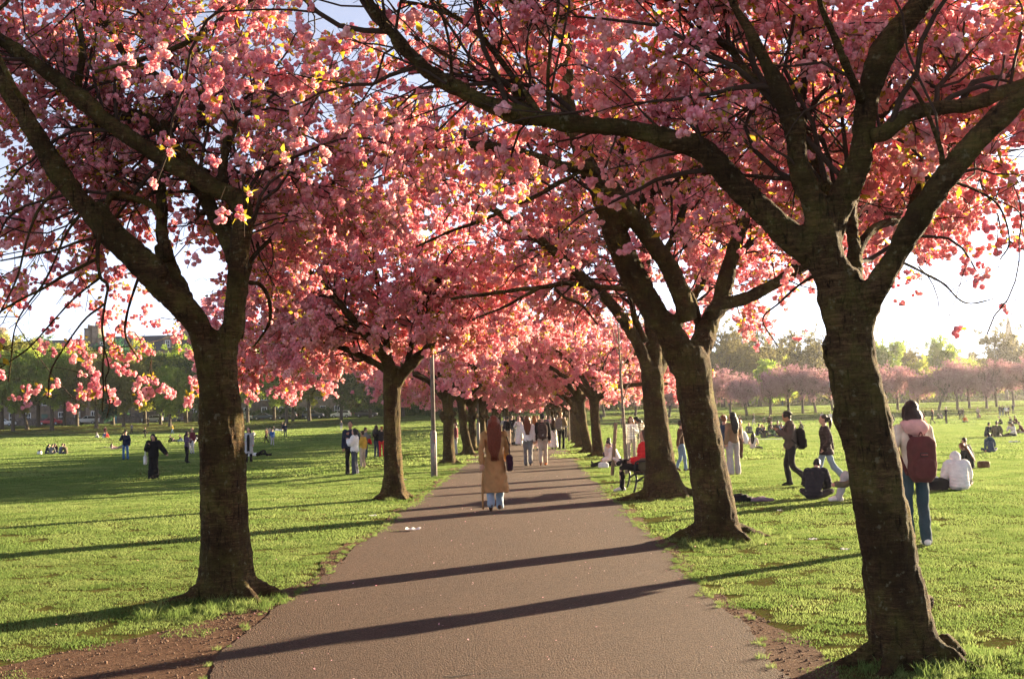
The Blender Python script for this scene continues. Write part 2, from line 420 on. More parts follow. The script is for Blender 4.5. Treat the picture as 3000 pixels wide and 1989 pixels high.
def earth_material():
    m, nt, out = newmat('bare_earth'); p = nd(nt, 'ShaderNodeBsdfPrincipled'); c = pos(nt)
    a = noise_tex(nt, 3.0, 6, 0.7, c); b = noise_tex(nt, 40, 6, 0.75, c)
    v = nd(nt, 'ShaderNodeTexVoronoi'); v.inputs['Scale'].default_value = 55; nt.links.new(c, v.inputs['Vector'])
    col = ramp(nt, b.outputs[0], [(0.3, (0.065, 0.034, 0.022)), (0.7, (0.20, 0.115, 0.075))])
    col = mixc(nt, ramp(nt, a.outputs[0], [(0.4, (0.6, 0.6, 0.6)), (0.65, (0, 0, 0))]), col, (0.085, 0.046, 0.03))
    col = mixc(nt, ramp(nt, v.outputs['Color'], [(0.8, (0, 0, 0)), (0.9, (0.7, 0.7, 0.7))]), col, (0.28, 0.18, 0.12))
    nt.links.new(col, p.inputs['Base Color']); p.inputs['Roughness'].default_value = 1.0; p.inputs['Specular IOR Level'].default_value = 0.05
    h = math_(nt, 'ADD', b.outputs[0], a.outputs[0]); nt.links.new(bump(nt, h, 1.0, 0.05), p.inputs['Normal'])
    nt.links.new(p.outputs[0], out.inputs[0]); return m
M_LAWN, M_PATH, M_EARTH = lawn_material(), path_material(), earth_material()

def grid_sheet(name, xs, ys, zf, mat):
    X, Y = np.meshgrid(xs, ys); Z = zf(X, Y); n, m_ = len(xs), len(ys)
    i, j = np.meshgrid(np.arange(n - 1), np.arange(m_ - 1)); a = (j * n + i).ravel()
    return obj_np(name, np.stack([X, Y, Z], -1).reshape(-1, 3), np.stack([a, a + 1, a + n + 1, a + n], 1), mat)
lx = np.unique(np.concatenate([np.linspace(-900, -200, 15), np.linspace(-200, -20, 31), np.linspace(-20, 20, 61), np.linspace(20, 200, 31), np.linspace(200, 900, 15)]))
ly = np.unique(np.concatenate([np.linspace(-60, 0, 7), np.linspace(0, 60, 61), np.linspace(60, 260, 81), np.linspace(260, 1800, 40)]))
tag(grid_sheet('lawn', lx, ly, lambda X, Y: terrain(X, Y), M_LAWN), kind='structure')

def strip(name, ys, xa, xb, z, mat, nx=8):
    ys = np.asarray(ys); t = np.linspace(0, 1, nx); X = xa(ys)[:, None] * (1 - t) + xb(ys)[:, None] * t
    Y = np.repeat(ys[:, None], nx, 1); Z = terrain(X, Y) + z
    i, j = np.meshgrid(np.arange(nx - 1), np.arange(len(ys) - 1)); a = (j * nx + i).ravel()
    return obj_np(name, np.stack([X, Y, Z], -1).reshape(-1, 3), np.stack([a, a + 1, a + nx + 1, a + nx], 1), mat)
py_ = np.unique(np.concatenate([np.arange(3.0, 40, 0.06), np.arange(40, PATH_END, 1.0)]))
tag(strip('path', py_, path_left, path_right, 0.012, M_PATH, 12), kind='structure')
tag(strip('bare_earth', py_, earth_left, lambda y: path_left(y) + 0.08, 0.006, M_EARTH), kind='structure')
tag(strip('bare_earth', py_, lambda y: path_right(y) - 0.08, earth_right, 0.006, M_EARTH), kind='structure')
# hairline cracks in the asphalt near the camera
ck = MB()
for (xa, ya, xb, yb, w) in ((-1.25, 7.42, 0.10, 7.62, 0.013), (-0.05, 7.70, -0.62, 7.52, 0.010), (0.42, 7.44, 1.5, 7.52, 0.006), (-0.62, 7.55, -0.40, 7.66, 0.016)):
    n = 24; t = np.linspace(0, 1, n); rg = np.random.default_rng(int(abs(xa) * 100))
    x = xa + (xb - xa) * t; y = ya + (yb - ya) * t + np.cumsum(rg.normal(0, 0.008, n)); hw = w * (0.4 + rg.random(n) * 0.8) * np.sin(np.pi * t) ** 0.5 / 2 + 0.0005
    V = np.concatenate([np.stack([x, y - hw, np.full(n, 0.0155)], 1), np.stack([x, y + hw, np.full(n, 0.0155)], 1)]); i = np.arange(n - 1)
    ck.add(V, np.stack([i, i + 1, i + 1 + n, i + n], 1))
o = ck.build('crack', simple((0.018, 0.012, 0.011), 1.0, name='crack_dirt', bmp=0)); o['kind'] = 'structure'

# ---- grass: blades in patches, scattered over the whole lawn
def grass_patch(name, size, n, h, w, seed):
    r = np.random.default_rng(seed); p = np.zeros((n, 3)); p[:, :2] = (r.random((n, 2)) - 0.5) * size
    a = r.random(n) * 2 * np.pi; hh = h * (0.45 + 0.75 * r.random(n)); ln = (r.random(n) * 0.9 + 0.15)[:, None] * hh[:, None]
    b = r.random(n) * 2 * np.pi
    sx = np.stack([np.cos(a), np.sin(a), np.zeros(n)], 1) * (w * (0.6 + 0.8 * r.random(n)))[:, None] / 2
    lean = np.stack([np.cos(b), np.sin(b), np.zeros(n)], 1) * ln
    tip = p + lean + np.stack([np.zeros(n), np.zeros(n), hh], 1); mid = p + lean * 0.35 + np.stack([np.zeros(n), np.zeros(n), hh * 0.6], 1)
    V = np.stack([p - sx, p + sx, mid + sx * 0.8, mid - sx * 0.8, tip], 1).reshape(-1, 3); k = np.arange(n) * 5
    return source(name, V, [np.stack([k, k + 1, k + 2, k + 3], 1), np.stack([k + 3, k + 2, k + 4], 1)], M_GRASS)
def on_path(x, y, mar=0.0):
    return (x > path_left(y) - mar) & (x < path_right(y) + mar) & (y < PATH_END)
def soil_prob(x, y):
    el, er = earth_left(y), earth_right(y)
    s = smooth(0.14, -0.12, el - x) * (x < 0) + smooth(0.14, -0.12, x - er) * (x >= 0)
    s = np.where((x > el + .12) & (x < er - .12), 1.0, s)
    # worn ground beside the near right tree and under the left one
    wn_ = 0.22 * np.exp(-(((x - 2.6) / 0.9) ** 2 + ((y - 9.0) / 1.6) ** 2)) + 0.35 * np.exp(-(((x - 2.35) / 0.25) ** 2 + ((y - 12.6) / 1.8) ** 2)) + 0.6 * np.exp(-(((x + 3.1) / 0.8) ** 2 + ((y - 8.7) / 1.2) ** 2))
    return np.clip(s + wn_, 0, 1)
G_NEAR = [grass_patch('grass_patch_near', 0.34, 320, 0.019, 0.0048, s) for s in (1, 2, 3)]
G_MID = [grass_patch('grass_patch_mid', 0.75, 440, 0.025, 0.010, s) for s in (4, 5)]
G_FAR = [grass_patch('grass_patch_far', 2.2, 460, 0.050, 0.038, s) for s in (6, 7)]
G_VFAR = [grass_patch('grass_patch_very_far', 6.0, 420, 0.085, 0.13, s) for s in (8, 9)]
G_TALL = [grass_patch('grass_patch_tall', 0.22, 70, 0.13, 0.007, s) for s in (10, 11)]
def vis(x, y, mar=1.5):   # what the camera could see, with room to step aside
    return (np.abs(x + 0.014 * y) < 0.46 * y + mar + 2.0)
rg = np.random.default_rng(5)
def lawn_band(name, y0, y1, step, variants, jit=0.5, soil=True, sc=(0.8, 1.25)):
    ys = np.arange(y0, y1, step); P = []
    for y in ys:
        hw = 0.46 * y + 4.0; xs = np.arange(-hw, hw, step); P.append(np.stack([xs, np.full(len(xs), y)], 1))
    P = np.concatenate(P) + (rg.random((sum(map(len, P)), 2)) - 0.5) * step * 2 * jit
    x, y = P[:, 0], P[:, 1]; keep = ~on_path(x, y, 0.04 + step * 0.16)
    if soil: keep &= rg.random(len(P)) > np.minimum(soil_prob(x, y), .97) ** 1.3
    clump = np.array([noise.noise(Vector((a * 0.9, b * 0.9, 0))) for a, b in P]) if y1 < 50 else np.zeros(len(P))
    keep &= rg.random(len(P)) > np.where(clump < -0.25, 0.05, 0.01)
    P = P[keep]; clump = clump[keep]; n = len(P); s = sc[0] + (sc[1] - sc[0]) * rg.random(n)
    sz = s * (1.0 + 0.5 * np.clip(clump, -0.7, 0.6))
    z = terrain(P[:, 0], P[:, 1])
    return scatter(name, np.column_stack([P, z]), np.column_stack([np.zeros(n), np.zeros(n), rg.random(n) * 6.28]), np.column_stack([s, s, sz]), rg.integers(0, len(variants), n), variants)
tag(lawn_band('grass', 5.2, 16, 0.25, G_NEAR), 'short green mown grass beside the near path', 'grass')
tag(lawn_band('grass', 16, 42, 0.52, G_MID), 'short green mown grass of the lawn farther along the path', 'grass')
tag(lawn_band('grass', 42, 110, 1.55, G_FAR), 'short green mown grass in the middle of the park', 'grass')
tag(lawn_band('grass', 110, 262, 4.6, G_VFAR), 'short green grass on the far side of the park', 'grass')
from mathutils.kdtree import KDTree
# ------------------------------------------------------------------ blossom, leaf and twig building
A_ = np.array
def fib(n, rng):
    k = np.arange(n) + 0.5; ph = np.arccos(1 - 2 * k / n); th = np.pi * (1 + 5 ** 0.5) * k + rng.random() * 6
    return np.stack([np.cos(th) * np.sin(ph), np.sin(th) * np.sin(ph), np.cos(ph)], 1)
def unit(v): return v / (np.linalg.norm(v, axis=-1, keepdims=True) + 1e-9)
def petal_quads(C, D, R, size, rng, rnd=0.55):
    """cupped petals round the flower centres C (n x 3), directions D"""
    n = len(D); N = unit(D + rng.normal(0, rnd, (n, 3))); A = unit(np.cross(N, rng.normal(0, 1, (n, 3)))); B = np.cross(N, A)
    P = C + D * (R * (0.62 + 0.3 * rng.random(n)))[:, None]; s = (size * (0.75 + 0.5 * rng.random(n)))[:, None] / 2
    cup = N * s * 0.45
    return np.stack([P - A * s - B * s * 0.7 + cup, P + A * s - B * s + cup * 0.6, P + A * s * 0.9 + B * s + cup, P - A * s + B * s * 0.9 + cup * 0.3], 1).reshape(-1, 3)
def leaf_geo(base, d, L, W, rng):
    """one folded pointed leaf: 4 tris"""
    d = unit(np.asarray(d, float)); s = unit(np.cross(d, rng.normal(0, 1, 3))); up = np.cross(s, d)
    m = base + d * L * 0.45 - up * L * 0.06; t = base + d * L - up * L * 0.18
    return np.array([base, m + s * W / 2 + up * W * .25, t, m - s * W / 2 + up * W * .25, m])
def cluster(name, nf, npet, rad, seed, leaves=2, fsize=0.030, leaf_len=0.075, petal=None):
    rng = np.random.default_rng(seed); V = []; F4 = []; F3 = []; mi = []; n = 0
    c = rng.normal(0, 1, (nf, 3)); c = unit(c) * rad * (0.35 + 0.65 * rng.random((nf, 1))); c[:, 2] = c[:, 2] * 0.75 - rad * 0.35
    for i in range(nf):
        fr = fsize * (0.8 + 0.4 * rng.random()); D = fib(npet, rng)
        q = petal_quads(np.repeat(c[i][None], npet, 0), D, fr, petal or fr * 1.05, rng); V.append(q); F4.append(np.arange(len(q)).reshape(-1, 4) + n); n += len(q)
    q4 = np.concatenate(F4); mi += [0] * len(q4)
    for i in range(leaves):
        d = unit(rng.normal(0, 1, 3) + np.array([0, 0, -0.1])); q = leaf_geo(d * 0.02, d, leaf_len * (0.7 + 0.6 * rng.random()), leaf_len * 0.45, rng)
        V.append(q); F3.append(np.array([[0, 1, 4], [1, 2, 4], [2, 3, 4], [3, 0, 4]]) + n); n += 5
    # flower stalks
    for i in range(nf):
        a, b = np.zeros(3), c[i]; w = 0.0012; s = unit(np.cross(b - a, [0.3, 1, 0.2])) * w
        q = np.array([a - s, a + s, b + s, b - s]); V.append(q); F4.append(np.arange(4)[None] + n); n += 4
    q4 = np.concatenate(F4); f3 = np.concatenate(F3) if F3 else np.zeros((0, 3), int)
    mi = [0] * (len(q4) - nf) + [1] * nf + [1] * len(f3)
    return source(name, np.concatenate(V), [q4, f3] if len(f3) else [q4], [M_PETAL, M_LEAF], mi)
C_NEAR = [cluster('blossom_cluster_near', 3 + k, 40, 0.048 + .008 * k, 20 + k, leaves=(1, 0, 1, 0)[k], fsize=0.0215, petal=.0185) for k in range(4)] + \
         [cluster('leafy_sprig_near', 1, 20, 0.03, 30, leaves=5, fsize=0.022, leaf_len=0.085)]
C_FAR = [cluster('blossom_cluster_far', 7, 14, 0.092, 40 + k, leaves=k % 2, fsize=0.026, petal=0.030, leaf_len=0.09) for k in range(3)] + \
        [cluster('leafy_sprig_far', 2, 8, 0.06, 50, leaves=6, fsize=0.03, leaf_len=0.10)]

def spawn(rng, P, T, R, n, K, L, spread, up, out, rad, tip, wander=0.18, grav=0.0, weight=None, centre=None):
    """grow n polylines of K points from sample points P with tangents T and radii R"""
    w = np.ones(len(P)) if weight is None else weight
    i = rng.choice(len(P), n, p=w / w.sum()); p0, t0, r0 = P[i], T[i], R[i]
    perp = unit(np.cross(t0, rng.normal(0, 1, (n, 3)))); ang = (spread[0] + (spread[1] - spread[0]) * rng.random((n, 1)))
    d = np.cos(ang) * t0 + np.sin(ang) * perp + np.array([0, 0, up])
    if centre is not None:
        o = p0 - centre; o[:, 2] = 0; d = d + unit(o) * out
    d = unit(d); l = (L[0] + (L[1] - L[0]) * rng.random(n))[:, None] / (K - 1); pts = [p0]
    for k in range(K - 1):
        d = unit(d + rng.normal(0, wander, (n, 3)) + np.array([0, 0, -grav * (k + 1) / K])); pts.append(pts[-1] + d * l)
    Q = np.stack(pts, 1); r = np.minimum(r0 * 0.55, rad)[:, None] * (1 - np.linspace(0, 1, K)) + tip * np.linspace(0, 1, K)
    return Q, r
def samples(Q, R, k0=1):
    T = unit(np.gradient(Q, axis=1)); return Q[:, k0:].reshape(-1, 3), T[:, k0:].reshape(-1, 3), R[:, k0:].reshape(-1)

def build_tree(rng, root, base, trunk, thick, thin, crown_c, keep, n1=70, n2=5, n3=3, L1=(1.1, 2.5), L2=(0.5, 1.1), L3=(0.2, 0.45),
               variants=None, cl_scale=(0.62, 1.08), leafy=0.06, sides=(7, 4, 3), vox=0.028, droop=0.10, up1=0.15, out1=0.45, roots=0.16, flare=0.22, mat=None, loc=None, parts=0, dens=1.0, max1=0.11, lumps=()):
    """root: the Empty. trunk/thick/thin: lists of m x 4 rows (x, y, z, radius) in world space; children are placed relative to root"""
    mat = mat or M_BARK; off = np.array(root.location)
    # trunk with root flare and the big limbs, fused into one surface
    mb = MB(); S = spline(trunk, 28); n = 18; a = np.linspace(0, 2 * np.pi, n, endpoint=False)
    hgt = (S[:, 2] - base[2]); fl = np.clip(1 - hgt / 0.75, 0, 1)[:, None] ** 2.0
    ph = rng.random(3) * 6
    lob = 1 + 0.035 * np.sin(2 * a + ph[0]) + 0.035 * np.sin(3 * a + ph[1] + hgt[:, None] * 1.2) + fl * (flare + roots * 1.3 * np.maximum(0, np.sin(4 * a + ph[2])) + roots * 0.9 * np.maximum(0, np.sin(3 * a + ph[0])))
    mb.rings(S[:, :3], S[:, 3], S[:, 3], n, lobes=lob)
    for k in range(5):
        an = ph[0] + k * 1.256 + rng.normal(0, 0.25); r0 = trunk[0][3]; d = np.array([math.cos(an), math.sin(an), 0])
        q = np.array([[*(base + d * r0 * 0.6 + [0, 0, .16]), r0 * .32], [*(base + d * r0 * 1.45 + [0, 0, .045]), r0 * .26], [*(base + d * r0 * (2.2 + rng.random() * .7) + [0, 0, -.05]), r0 * .11]])
        q = spline(q, 7); mb.tube(q[:, :3], q[:, 3], 8)
    for (lx_, ly_, lz_, lr_) in lumps: mb.ball((lx_, ly_, lz_), A_([lr_, lr_, lr_ * 1.3]), 10)
    pl = []
    for q in thick:
        q = spline(q, max(12, int(len(q) * 4))); mb.tube(q[:, :3], q[:, 3], 12); pl.append(q)
    V, F = mb.data()
    me = remeshed([(V, F, vox, 3)])[0]
    v = verts_of(me); nn = normals_of(me)
    amp = np.clip(0.02 + 0 * v[:, 0], 0, .02)
    if len(v) < 60000:
        dsp = np.array([noise.fractal(Vector((p[0] * 5, p[1] * 5, p[2] * 3.2)), 1.0, 2.0, 4) for p in v])
        lip = np.array([noise.noise(Vector((p[0] * 2.5, p[1] * 2.5, p[2] * 22))) for p in v]); rid = np.array([abs(noise.noise(Vector((p[0] * 13, p[1] * 13, p[2] * 2.2)))) for p in v])
        v = v + nn * (dsp * amp * 0.9 + lip * 0.007 - np.clip(.16 - rid, 0, .16) * 0.06)[:, None]
    set_verts(me, v - off); me.name = 'trunk'; me.materials.clear(); me.materials.append(mat)
    me.polygons.foreach_set('use_smooth', np.ones(len(me.polygons), bool))
    link(bpy.data.objects.new('trunk', me), root)
    for q in thin:
        q = spline(q, max(14, len(q) * 5)); pl.append(q)
        q2 = q.copy(); q2[:, :3] += np.array([[noise.noise(Vector((p[0] * 3, p[1] * 3, p[2] * 3 + c * 9))) for c in range(3)] for p in q]) * np.clip(q[:, 3:4] * 0.9, 0.014, 0.035)
        m2 = MB().tube(q2[:, :3] - off, q2[:, 3] * (1 + 0.08 * rng.normal(0, 1, len(q2))), 9); m2.build('limb', mat, root, True)
    # side branches, twigs
    P = np.concatenate([q[:, :3] for q in pl]); T = np.concatenate([unit(np.gradient(q[:, :3], axis=0)) for q in pl]); R = np.concatenate([q[:, 3] for q in pl])
    w = np.concatenate([np.full(len(q), 1.0 * np.linalg.norm(np.diff(q[:, :3], axis=0), axis=1).sum() / len(q)) for q in pl]) * np.where(R > max1, 0.12, 1.0)
    w *= keep(P, 'b')
    ends = np.concatenate([np.arange(len(q)) > len(q) * 0.8 for q in pl]); w = w * np.where(ends, 2.2, 1)
    Q1, R1 = spawn(rng, P, T, R, n1, 11, L1, (0.5, 1.25), up1, out1, 0.021, 0.006, 0.23, droop, w, crown_c)
    p, t, r = samples(Q1, R1, 2); k = keep(p, 'b'); k = np.maximum(k, 1e-4)
    Q2, R2 = spawn(rng, p, t, r, n1 * n2, 6, L2, (0.4, 1.2), 0.05, 0.15, 0.010, 0.0035, 0.2, droop * 1.3, k, crown_c)
    # also some straight off the limbs
    Q2b, R2b = spawn(rng, P, T, R, max(8, n1), 6, L2, (0.6, 1.4), 0.2, 0.2, 0.012, 0.0035, 0.2, droop, w + 1e-6, crown_c)
    Q2 = np.concatenate([Q2, Q2b]); R2 = np.concatenate([R2, R2b])
    p, t, r = samples(Q2, R2, 2)
    Q3, R3 = spawn(rng, p, t, r, len(Q2) * n3, 5, L3, (0.4, 1.2), -0.02, 0.05, 0.0042, 0.0020, 0.22, droop * 1.6, np.maximum(keep(p, 'b'), 1e-4), crown_c)
    def filt(Q, R_, how):
        k = keep(Q.reshape(-1, 3), how).reshape(Q.shape[:2]).min(1); s = rng.random(len(Q)) < k; return Q[s], R_[s]
    Q1, R1 = filt(Q1, R1, 'b'); Q2, R2 = filt(Q2, R2, 'b'); Q3, R3 = filt(Q3, R3, 'b')
    Vs, Fs, nv = [], [], 0
    for Q, R_, sd_ in ((Q1, R1, sides[0]), (Q2, R2, sides[1]), (Q3, R3, sides[2])):
        a_, f_, _ = tube_np(Q - off, R_, sd_); Vs.append(a_); Fs.append(f_ + nv); nv += len(a_)
    o = obj_np('branches', np.concatenate(Vs), np.concatenate(Fs), M_TWIG, root); o['kind'] = 'stuff'
    # blossom along the twigs
    pts = np.concatenate([Q3[:, 1:].reshape(-1, 3), Q2[:, 2:].reshape(-1, 3), Q1[:, 5:].reshape(-1, 3)])
    pts = pts + rng.normal(0, 0.03, pts.shape)
    s = rng.random(len(pts)) < keep(pts, 'f') * dens; pts = pts[s]
    kd = KDTree(len(P))                  # the big limbs carry few flowers of their own
    for q in range(len(P)): kd.insert(P[q], q)
    kd.balance(); dl = np.array([(lambda h: h[2] - R[h[1]])(kd.find(q)) for q in pts])
    s = rng.random(len(pts)) < 0.10 + 0.90 * smooth(0.10, 0.50, dl); pts = pts[s]; n = len(pts)
    sc = cl_scale[0] + (cl_scale[1] - cl_scale[0]) * rng.random(n); nv = len(variants)
    idx = rng.integers(0, nv - 1, n); lf_ = rng.random(n) < leafy; idx[lf_] = nv - 1; sc[lf_] *= 1.35
    rot = np.column_stack([rng.normal(0, 0.5, n), rng.normal(0, 0.5, n), rng.random(n) * 6.28])
    if parts:      # the largest-looking clusters are parts of their own
        d = np.linalg.norm(pts - np.array([0, 0, EYE]), axis=1); o_ = np.argsort(d)[:parts]
        for q in o_:
            b = bpy.data.objects.new('leaf_sprig' if idx[q] == nv - 1 else 'blossom_cluster', variants[idx[q]].data); COL.objects.link(b)
            b.parent = root; b.location = pts[q] - off; b.rotation_euler = rot[q]; b.scale = (sc[q],) * 3
        m_ = np.ones(n, bool); m_[o_] = False; pts, sc, idx, rot = pts[m_], sc[m_], idx[m_], rot[m_]
    scatter('crown', pts - off, rot, sc, idx, variants, root)
    return n

KV = 3000.0 / 2365.0
def vlimb(rows, y0, y1=None):
    """rows of (x, y, width) read off the photo, standing between the distances y0 and y1"""
    y1 = y0 if y1 is None else y1; n = len(rows); out = []
    for i, (vx, vy, w) in enumerate(rows):
        Y = y0 + (y1 - y0) * i / max(1, n - 1); p = at(vx * KV, vy * KV, Y); out.append([*p, w * KV / 2 / px_per_m(Y)])
    return np.array(out)
def std_keep(centre, rx, rz, zc, zmin_path=2.5, zmin=1.9, extra=None):
    """how likely a twig ('b') or a blossom ('f') is at a place: crown shape, headroom, space round the camera"""
    def k(P, how):
        x, y, z = P[:, 0], P[:, 1], P[:, 2]
        r2 = ((x - centre[0]) / rx) ** 2 + ((y - centre[1]) / rx) ** 2 + ((z - zc) / rz) ** 2
        o = (r2 < 1).astype(float)
        lane = (x > PATH_L - 0.3) & (x < PATH_R + 0.3)
        o *= np.where(z < np.where(lane, zmin_path, zmin), 0, 1)
        d = np.sqrt(x ** 2 + y ** 2 + (z - EYE) ** 2); o *= smooth(4.4, 7.0, d) * 0.88 + 0.12 * (d > 4.0)
        if extra is not None: o = o * extra(x, y, z, how)
        return o
    return k
# ------------------------------------------------------------------ the avenue: the nearest trees, limb by limb
GRP_R, GRP_L = 'cherry trees in the right row of the avenue', 'cherry trees in the left row of the avenue'
def cherry(x, y, label, group):
    o = empty('cherry_tree', (x, y, 0)); tag(o, label, 'cherry tree', group); return o

# --- nearest right tree
b = ground(2090 * KV, 1530 * KV); Y = b[1]; rng = np.random.default_rng(11)
t = cherry(b[0], b[1], 'nearest cherry tree on the right, leaning trunk with a root ridge in the grass', GRP_R)
trunk = vlimb([(2092, 1548, 150), (2090, 1510, 146), (2078, 1440, 138), (2056, 1302, 127), (2034, 1163, 120), (2010, 1025, 121), (1983, 900, 117), (1976, 852, 114), (1966, 781, 104), (1953, 711, 112), (1945, 670, 118), (1930, 620, 96)], Y)
thick = [vlimb([(1985, 760, 60), (2005, 700, 64), (2040, 640, 59), (2085, 560, 58), (2140, 470, 60), (2200, 390, 60), (2260, 320, 56), (2320, 260, 52), (2365, 225, 48), (2440, 180, 42), (2540, 130, 32)], Y, Y - .9),
         vlimb([(1935, 660, 100), (1905, 600, 92), (1900, 545, 84), (1890, 500, 66), (1872, 455, 56), (1850, 400, 55), (1840, 330, 52), (1835, 290, 50), (1815, 240, 46), (1790, 190, 40), (1765, 140, 35), (1735, 80, 30), (1700, 20, 25), (1670, -60, 20)], Y, Y - .5),
         vlimb([(1905, 560, 76), (1935, 480, 74), (1975, 400, 65), (1995, 330, 60), (1997, 270, 58), (2010, 200, 56), (2035, 130, 60), (2075, 70, 62), (2115, 20, 62), (2150, -60, 56), (2190, -200, 40)], Y, Y - .6),
         vlimb([(1925, 640, 90), (1880, 590, 74), (1850, 570, 68), (1800, 520, 66), (1740, 465, 62), (1690, 415, 60), (1640, 365, 58), (1590, 335, 55), (1500, 310, 50), (1420, 295, 46), (1330, 287, 46), (1250, 275, 48), (1180, 260, 46), (1110, 230, 44), (1040, 195, 40), (990, 165, 38), (940, 120, 34), (890, 60, 30), (850, 0, 28), (800, -90, 22)], Y, Y - .1),
         vlimb([(1965, 720, 40), (1975, 620, 36), (1968, 520, 33), (1970, 460, 28), (1990, 380, 24), (2030, 280, 20), (2060, 180, 16)], Y + .1, Y + 1.6)]
thin = [vlimb([(2010, 310, 36), (2040, 300, 38), (2100, 265, 38), (2180, 250, 36), (2260, 230, 34), (2330, 205, 30), (2400, 180, 28), (2500, 120, 20)], Y - .3, Y - .2),
        vlimb([(2175, 400, 14), (2172, 350, 12), (2150, 280, 10), (2120, 220, 9), (2100, 190, 6)], Y - .4, Y - .8),
        vlimb([(1985, 230, 24), (1972, 205, 20), (1950, 150, 19), (1925, 80, 16), (1905, 30, 14), (1885, -30, 10)], Y - .3, Y - .9),
        vlimb([(1840, 290, 30), (1805, 239, 30), (1752, 194, 26), (1717, 169, 24), (1693, 123, 18), (1647, 85, 15), (1605, 70, 12)], Y - .2, Y + .4),
        vlimb([(1914, 440, 34), (1890, 395, 30), (1865, 352, 24), (1850, 250, 20), (1870, 150, 16)], Y + .2, Y + 1.3),
        vlimb([(1268, 270, 12), (1266, 220, 10), (1265, 170, 9), (1270, 110, 8), (1285, 40, 7), (1290, -10, 5)], Y - .1),
        vlimb([(1250, 275, 14), (1232, 240, 11), (1215, 215, 10), (1200, 190, 8)], Y - .1, Y),
        vlimb([(1045, 200, 10), (1042, 150, 8), (1035, 90, 7), (1020, 30, 6), (1000, -30, 5)], Y - .1, Y - .2),
        vlimb([(1230, 262, 16), (1175, 200, 15), (1140, 183, 14), (1087, 158, 12), (1014, 116, 10), (960, 90, 8)], Y, Y + .8),
        vlimb([(1240, 255, 14), (1175, 169, 14), (1105, 81, 13), (1056, 39, 12), (985, 14, 10), (929, 3, 8)], Y, Y + .5),
        vlimb([(2070, 600, 7), (2130, 630, 6), (2180, 655, 5), (2230, 700, 4), (2290, 690, 3)], Y - .1, Y + .5), vlimb([(2200, 420, 7), (2260, 440, 6), (2310, 480, 5), (2330, 560, 4), (2310, 600, 3)], Y - .3, Y + .3), vlimb([(1920, 620, 9), (1860, 650, 7), (1800, 700, 5), (1760, 740, 4), (1800, 800, 3)], Y + .1, Y + .6),
        vlimb([(1975, 600, 22), (2005, 545, 22), (2035, 517, 20), (2088, 500, 18), (2140, 405, 15), (2200, 330, 10)], Y + .6, Y + 1.8)]
def ex(x, y, z, how):
    low = smooth(2.75, 3.25, z - 0.05 * np.clip(x - 2.6, 0, 3))          # open sky under the right-hand limbs
    front = 1 - 0.95 * smooth(Y - .25, Y - .75, y) * smooth(4.9, 4.5, z + 0.35 * np.clip(x - 2.8, 0, 2))
    return np.where(x > 2.3, np.maximum(low, 0.30), smooth(2.7, 3.4, z)) * np.where(x < -0.3, 0.7, 1.0) * front * np.where(x < 2.1, 0.12 + 0.88 * np.maximum(smooth(Y + 2.0, Y + 1.0, y), smooth(5.4, 6.2, z)), 1.0)
n = build_tree(rng, t, np.array([b[0], b[1], 0]), trunk, thick, thin, np.array([b[0], b[1], 3]), std_keep((1.6, Y + .4), 5.8, 4.2, 5.2, extra=ex), roots=.08, flare=.06, n1=115, n2=6, n3=4, variants=C_NEAR, vox=0.022, lumps=[(*at(1914 * KV, 800 * KV, Y - .03), .060), (*at(1916 * KV, 826 * KV, Y - .02), .055), (*at(1941 * KV, 955 * KV, Y - .02), .055), (*at(1944 * KV, 975 * KV, Y), .05), (*at(2140 * KV, 1392 * KV, Y), .05), (*at(2185 * KV, 1500 * KV, Y + .05), .09), (*at(2215 * KV, 1516 * KV, Y + .05), .06)], leafy=0.10, up1=0.45, parts=280, dens=0.60)
print('R1', n)

# --- nearest left tree
b = ground(525 * KV, 1385 * KV); Y = b[1]; rng = np.random.default_rng(12)
t = cherry(b[0], b[1], 'nearest cherry tree on the left, straight trunk with a grass tuft at its foot', GRP_L)
trunk = vlimb([(524, 1405, 132), (524, 1385, 128), (522, 1320, 116), (518, 1240, 108), (515, 1150, 104), (512, 1050, 101), (509, 960, 97), (506, 900, 90), (502, 860, 90), (497, 815, 92), (495, 780, 60)], Y)
thick = [vlimb([(488, 850, 62), (476, 800, 60), (455, 745, 62), (400, 690, 60), (330, 620, 55), (262, 555, 52), (200, 480, 50), (150, 420, 48), (100, 340, 50), (40, 240, 42), (0, 180, 38), (-60, 100, 32), (-140, 20, 24)], Y, Y - .4),
         vlimb([(440, 730, 44), (420, 680, 46), (395, 630, 46), (372, 570, 42), (352, 520, 30), (320, 560, 30), (300, 550, 29), (262, 515, 26), (230, 478, 26), (190, 430, 20), (130, 330, 16)][:4], Y - .1, Y + .3),
         vlimb([(380, 640, 34), (350, 600, 32), (320, 570, 30), (290, 545, 28), (255, 505, 26), (225, 470, 24)], Y - .2, Y - .1),
         vlimb([(512, 850, 60), (525, 790, 56), (540, 740, 53), (545, 680, 50), (551, 600, 48), (560, 530, 50), (560, 478, 50), (545, 455, 46), (500, 435, 45), (420, 393, 42), (340, 345, 42), (260, 290, 42), (200, 240, 42), (140, 190, 38), (70, 140, 32), (0, 90, 28), (-70, 40, 20)], Y, Y - .1),
         vlimb([(560, 490, 36), (520, 445, 30), (480, 418, 29), (430, 370, 28), (392, 312, 26), (378, 285, 28)], Y, Y + .4),
         vlimb([(515, 430, 24), (516, 380, 25), (528, 320, 26), (541, 272, 30), (545, 258, 28)], Y + .1, Y + .5),
         vlimb([(545, 610, 40), (530, 560, 42), (497, 500, 40), (470, 450, 36), (452, 420, 32), (430, 350, 26), (455, 300, 20), (470, 200, 16), (450, 90, 12)], Y + .2, Y + 2.0)]
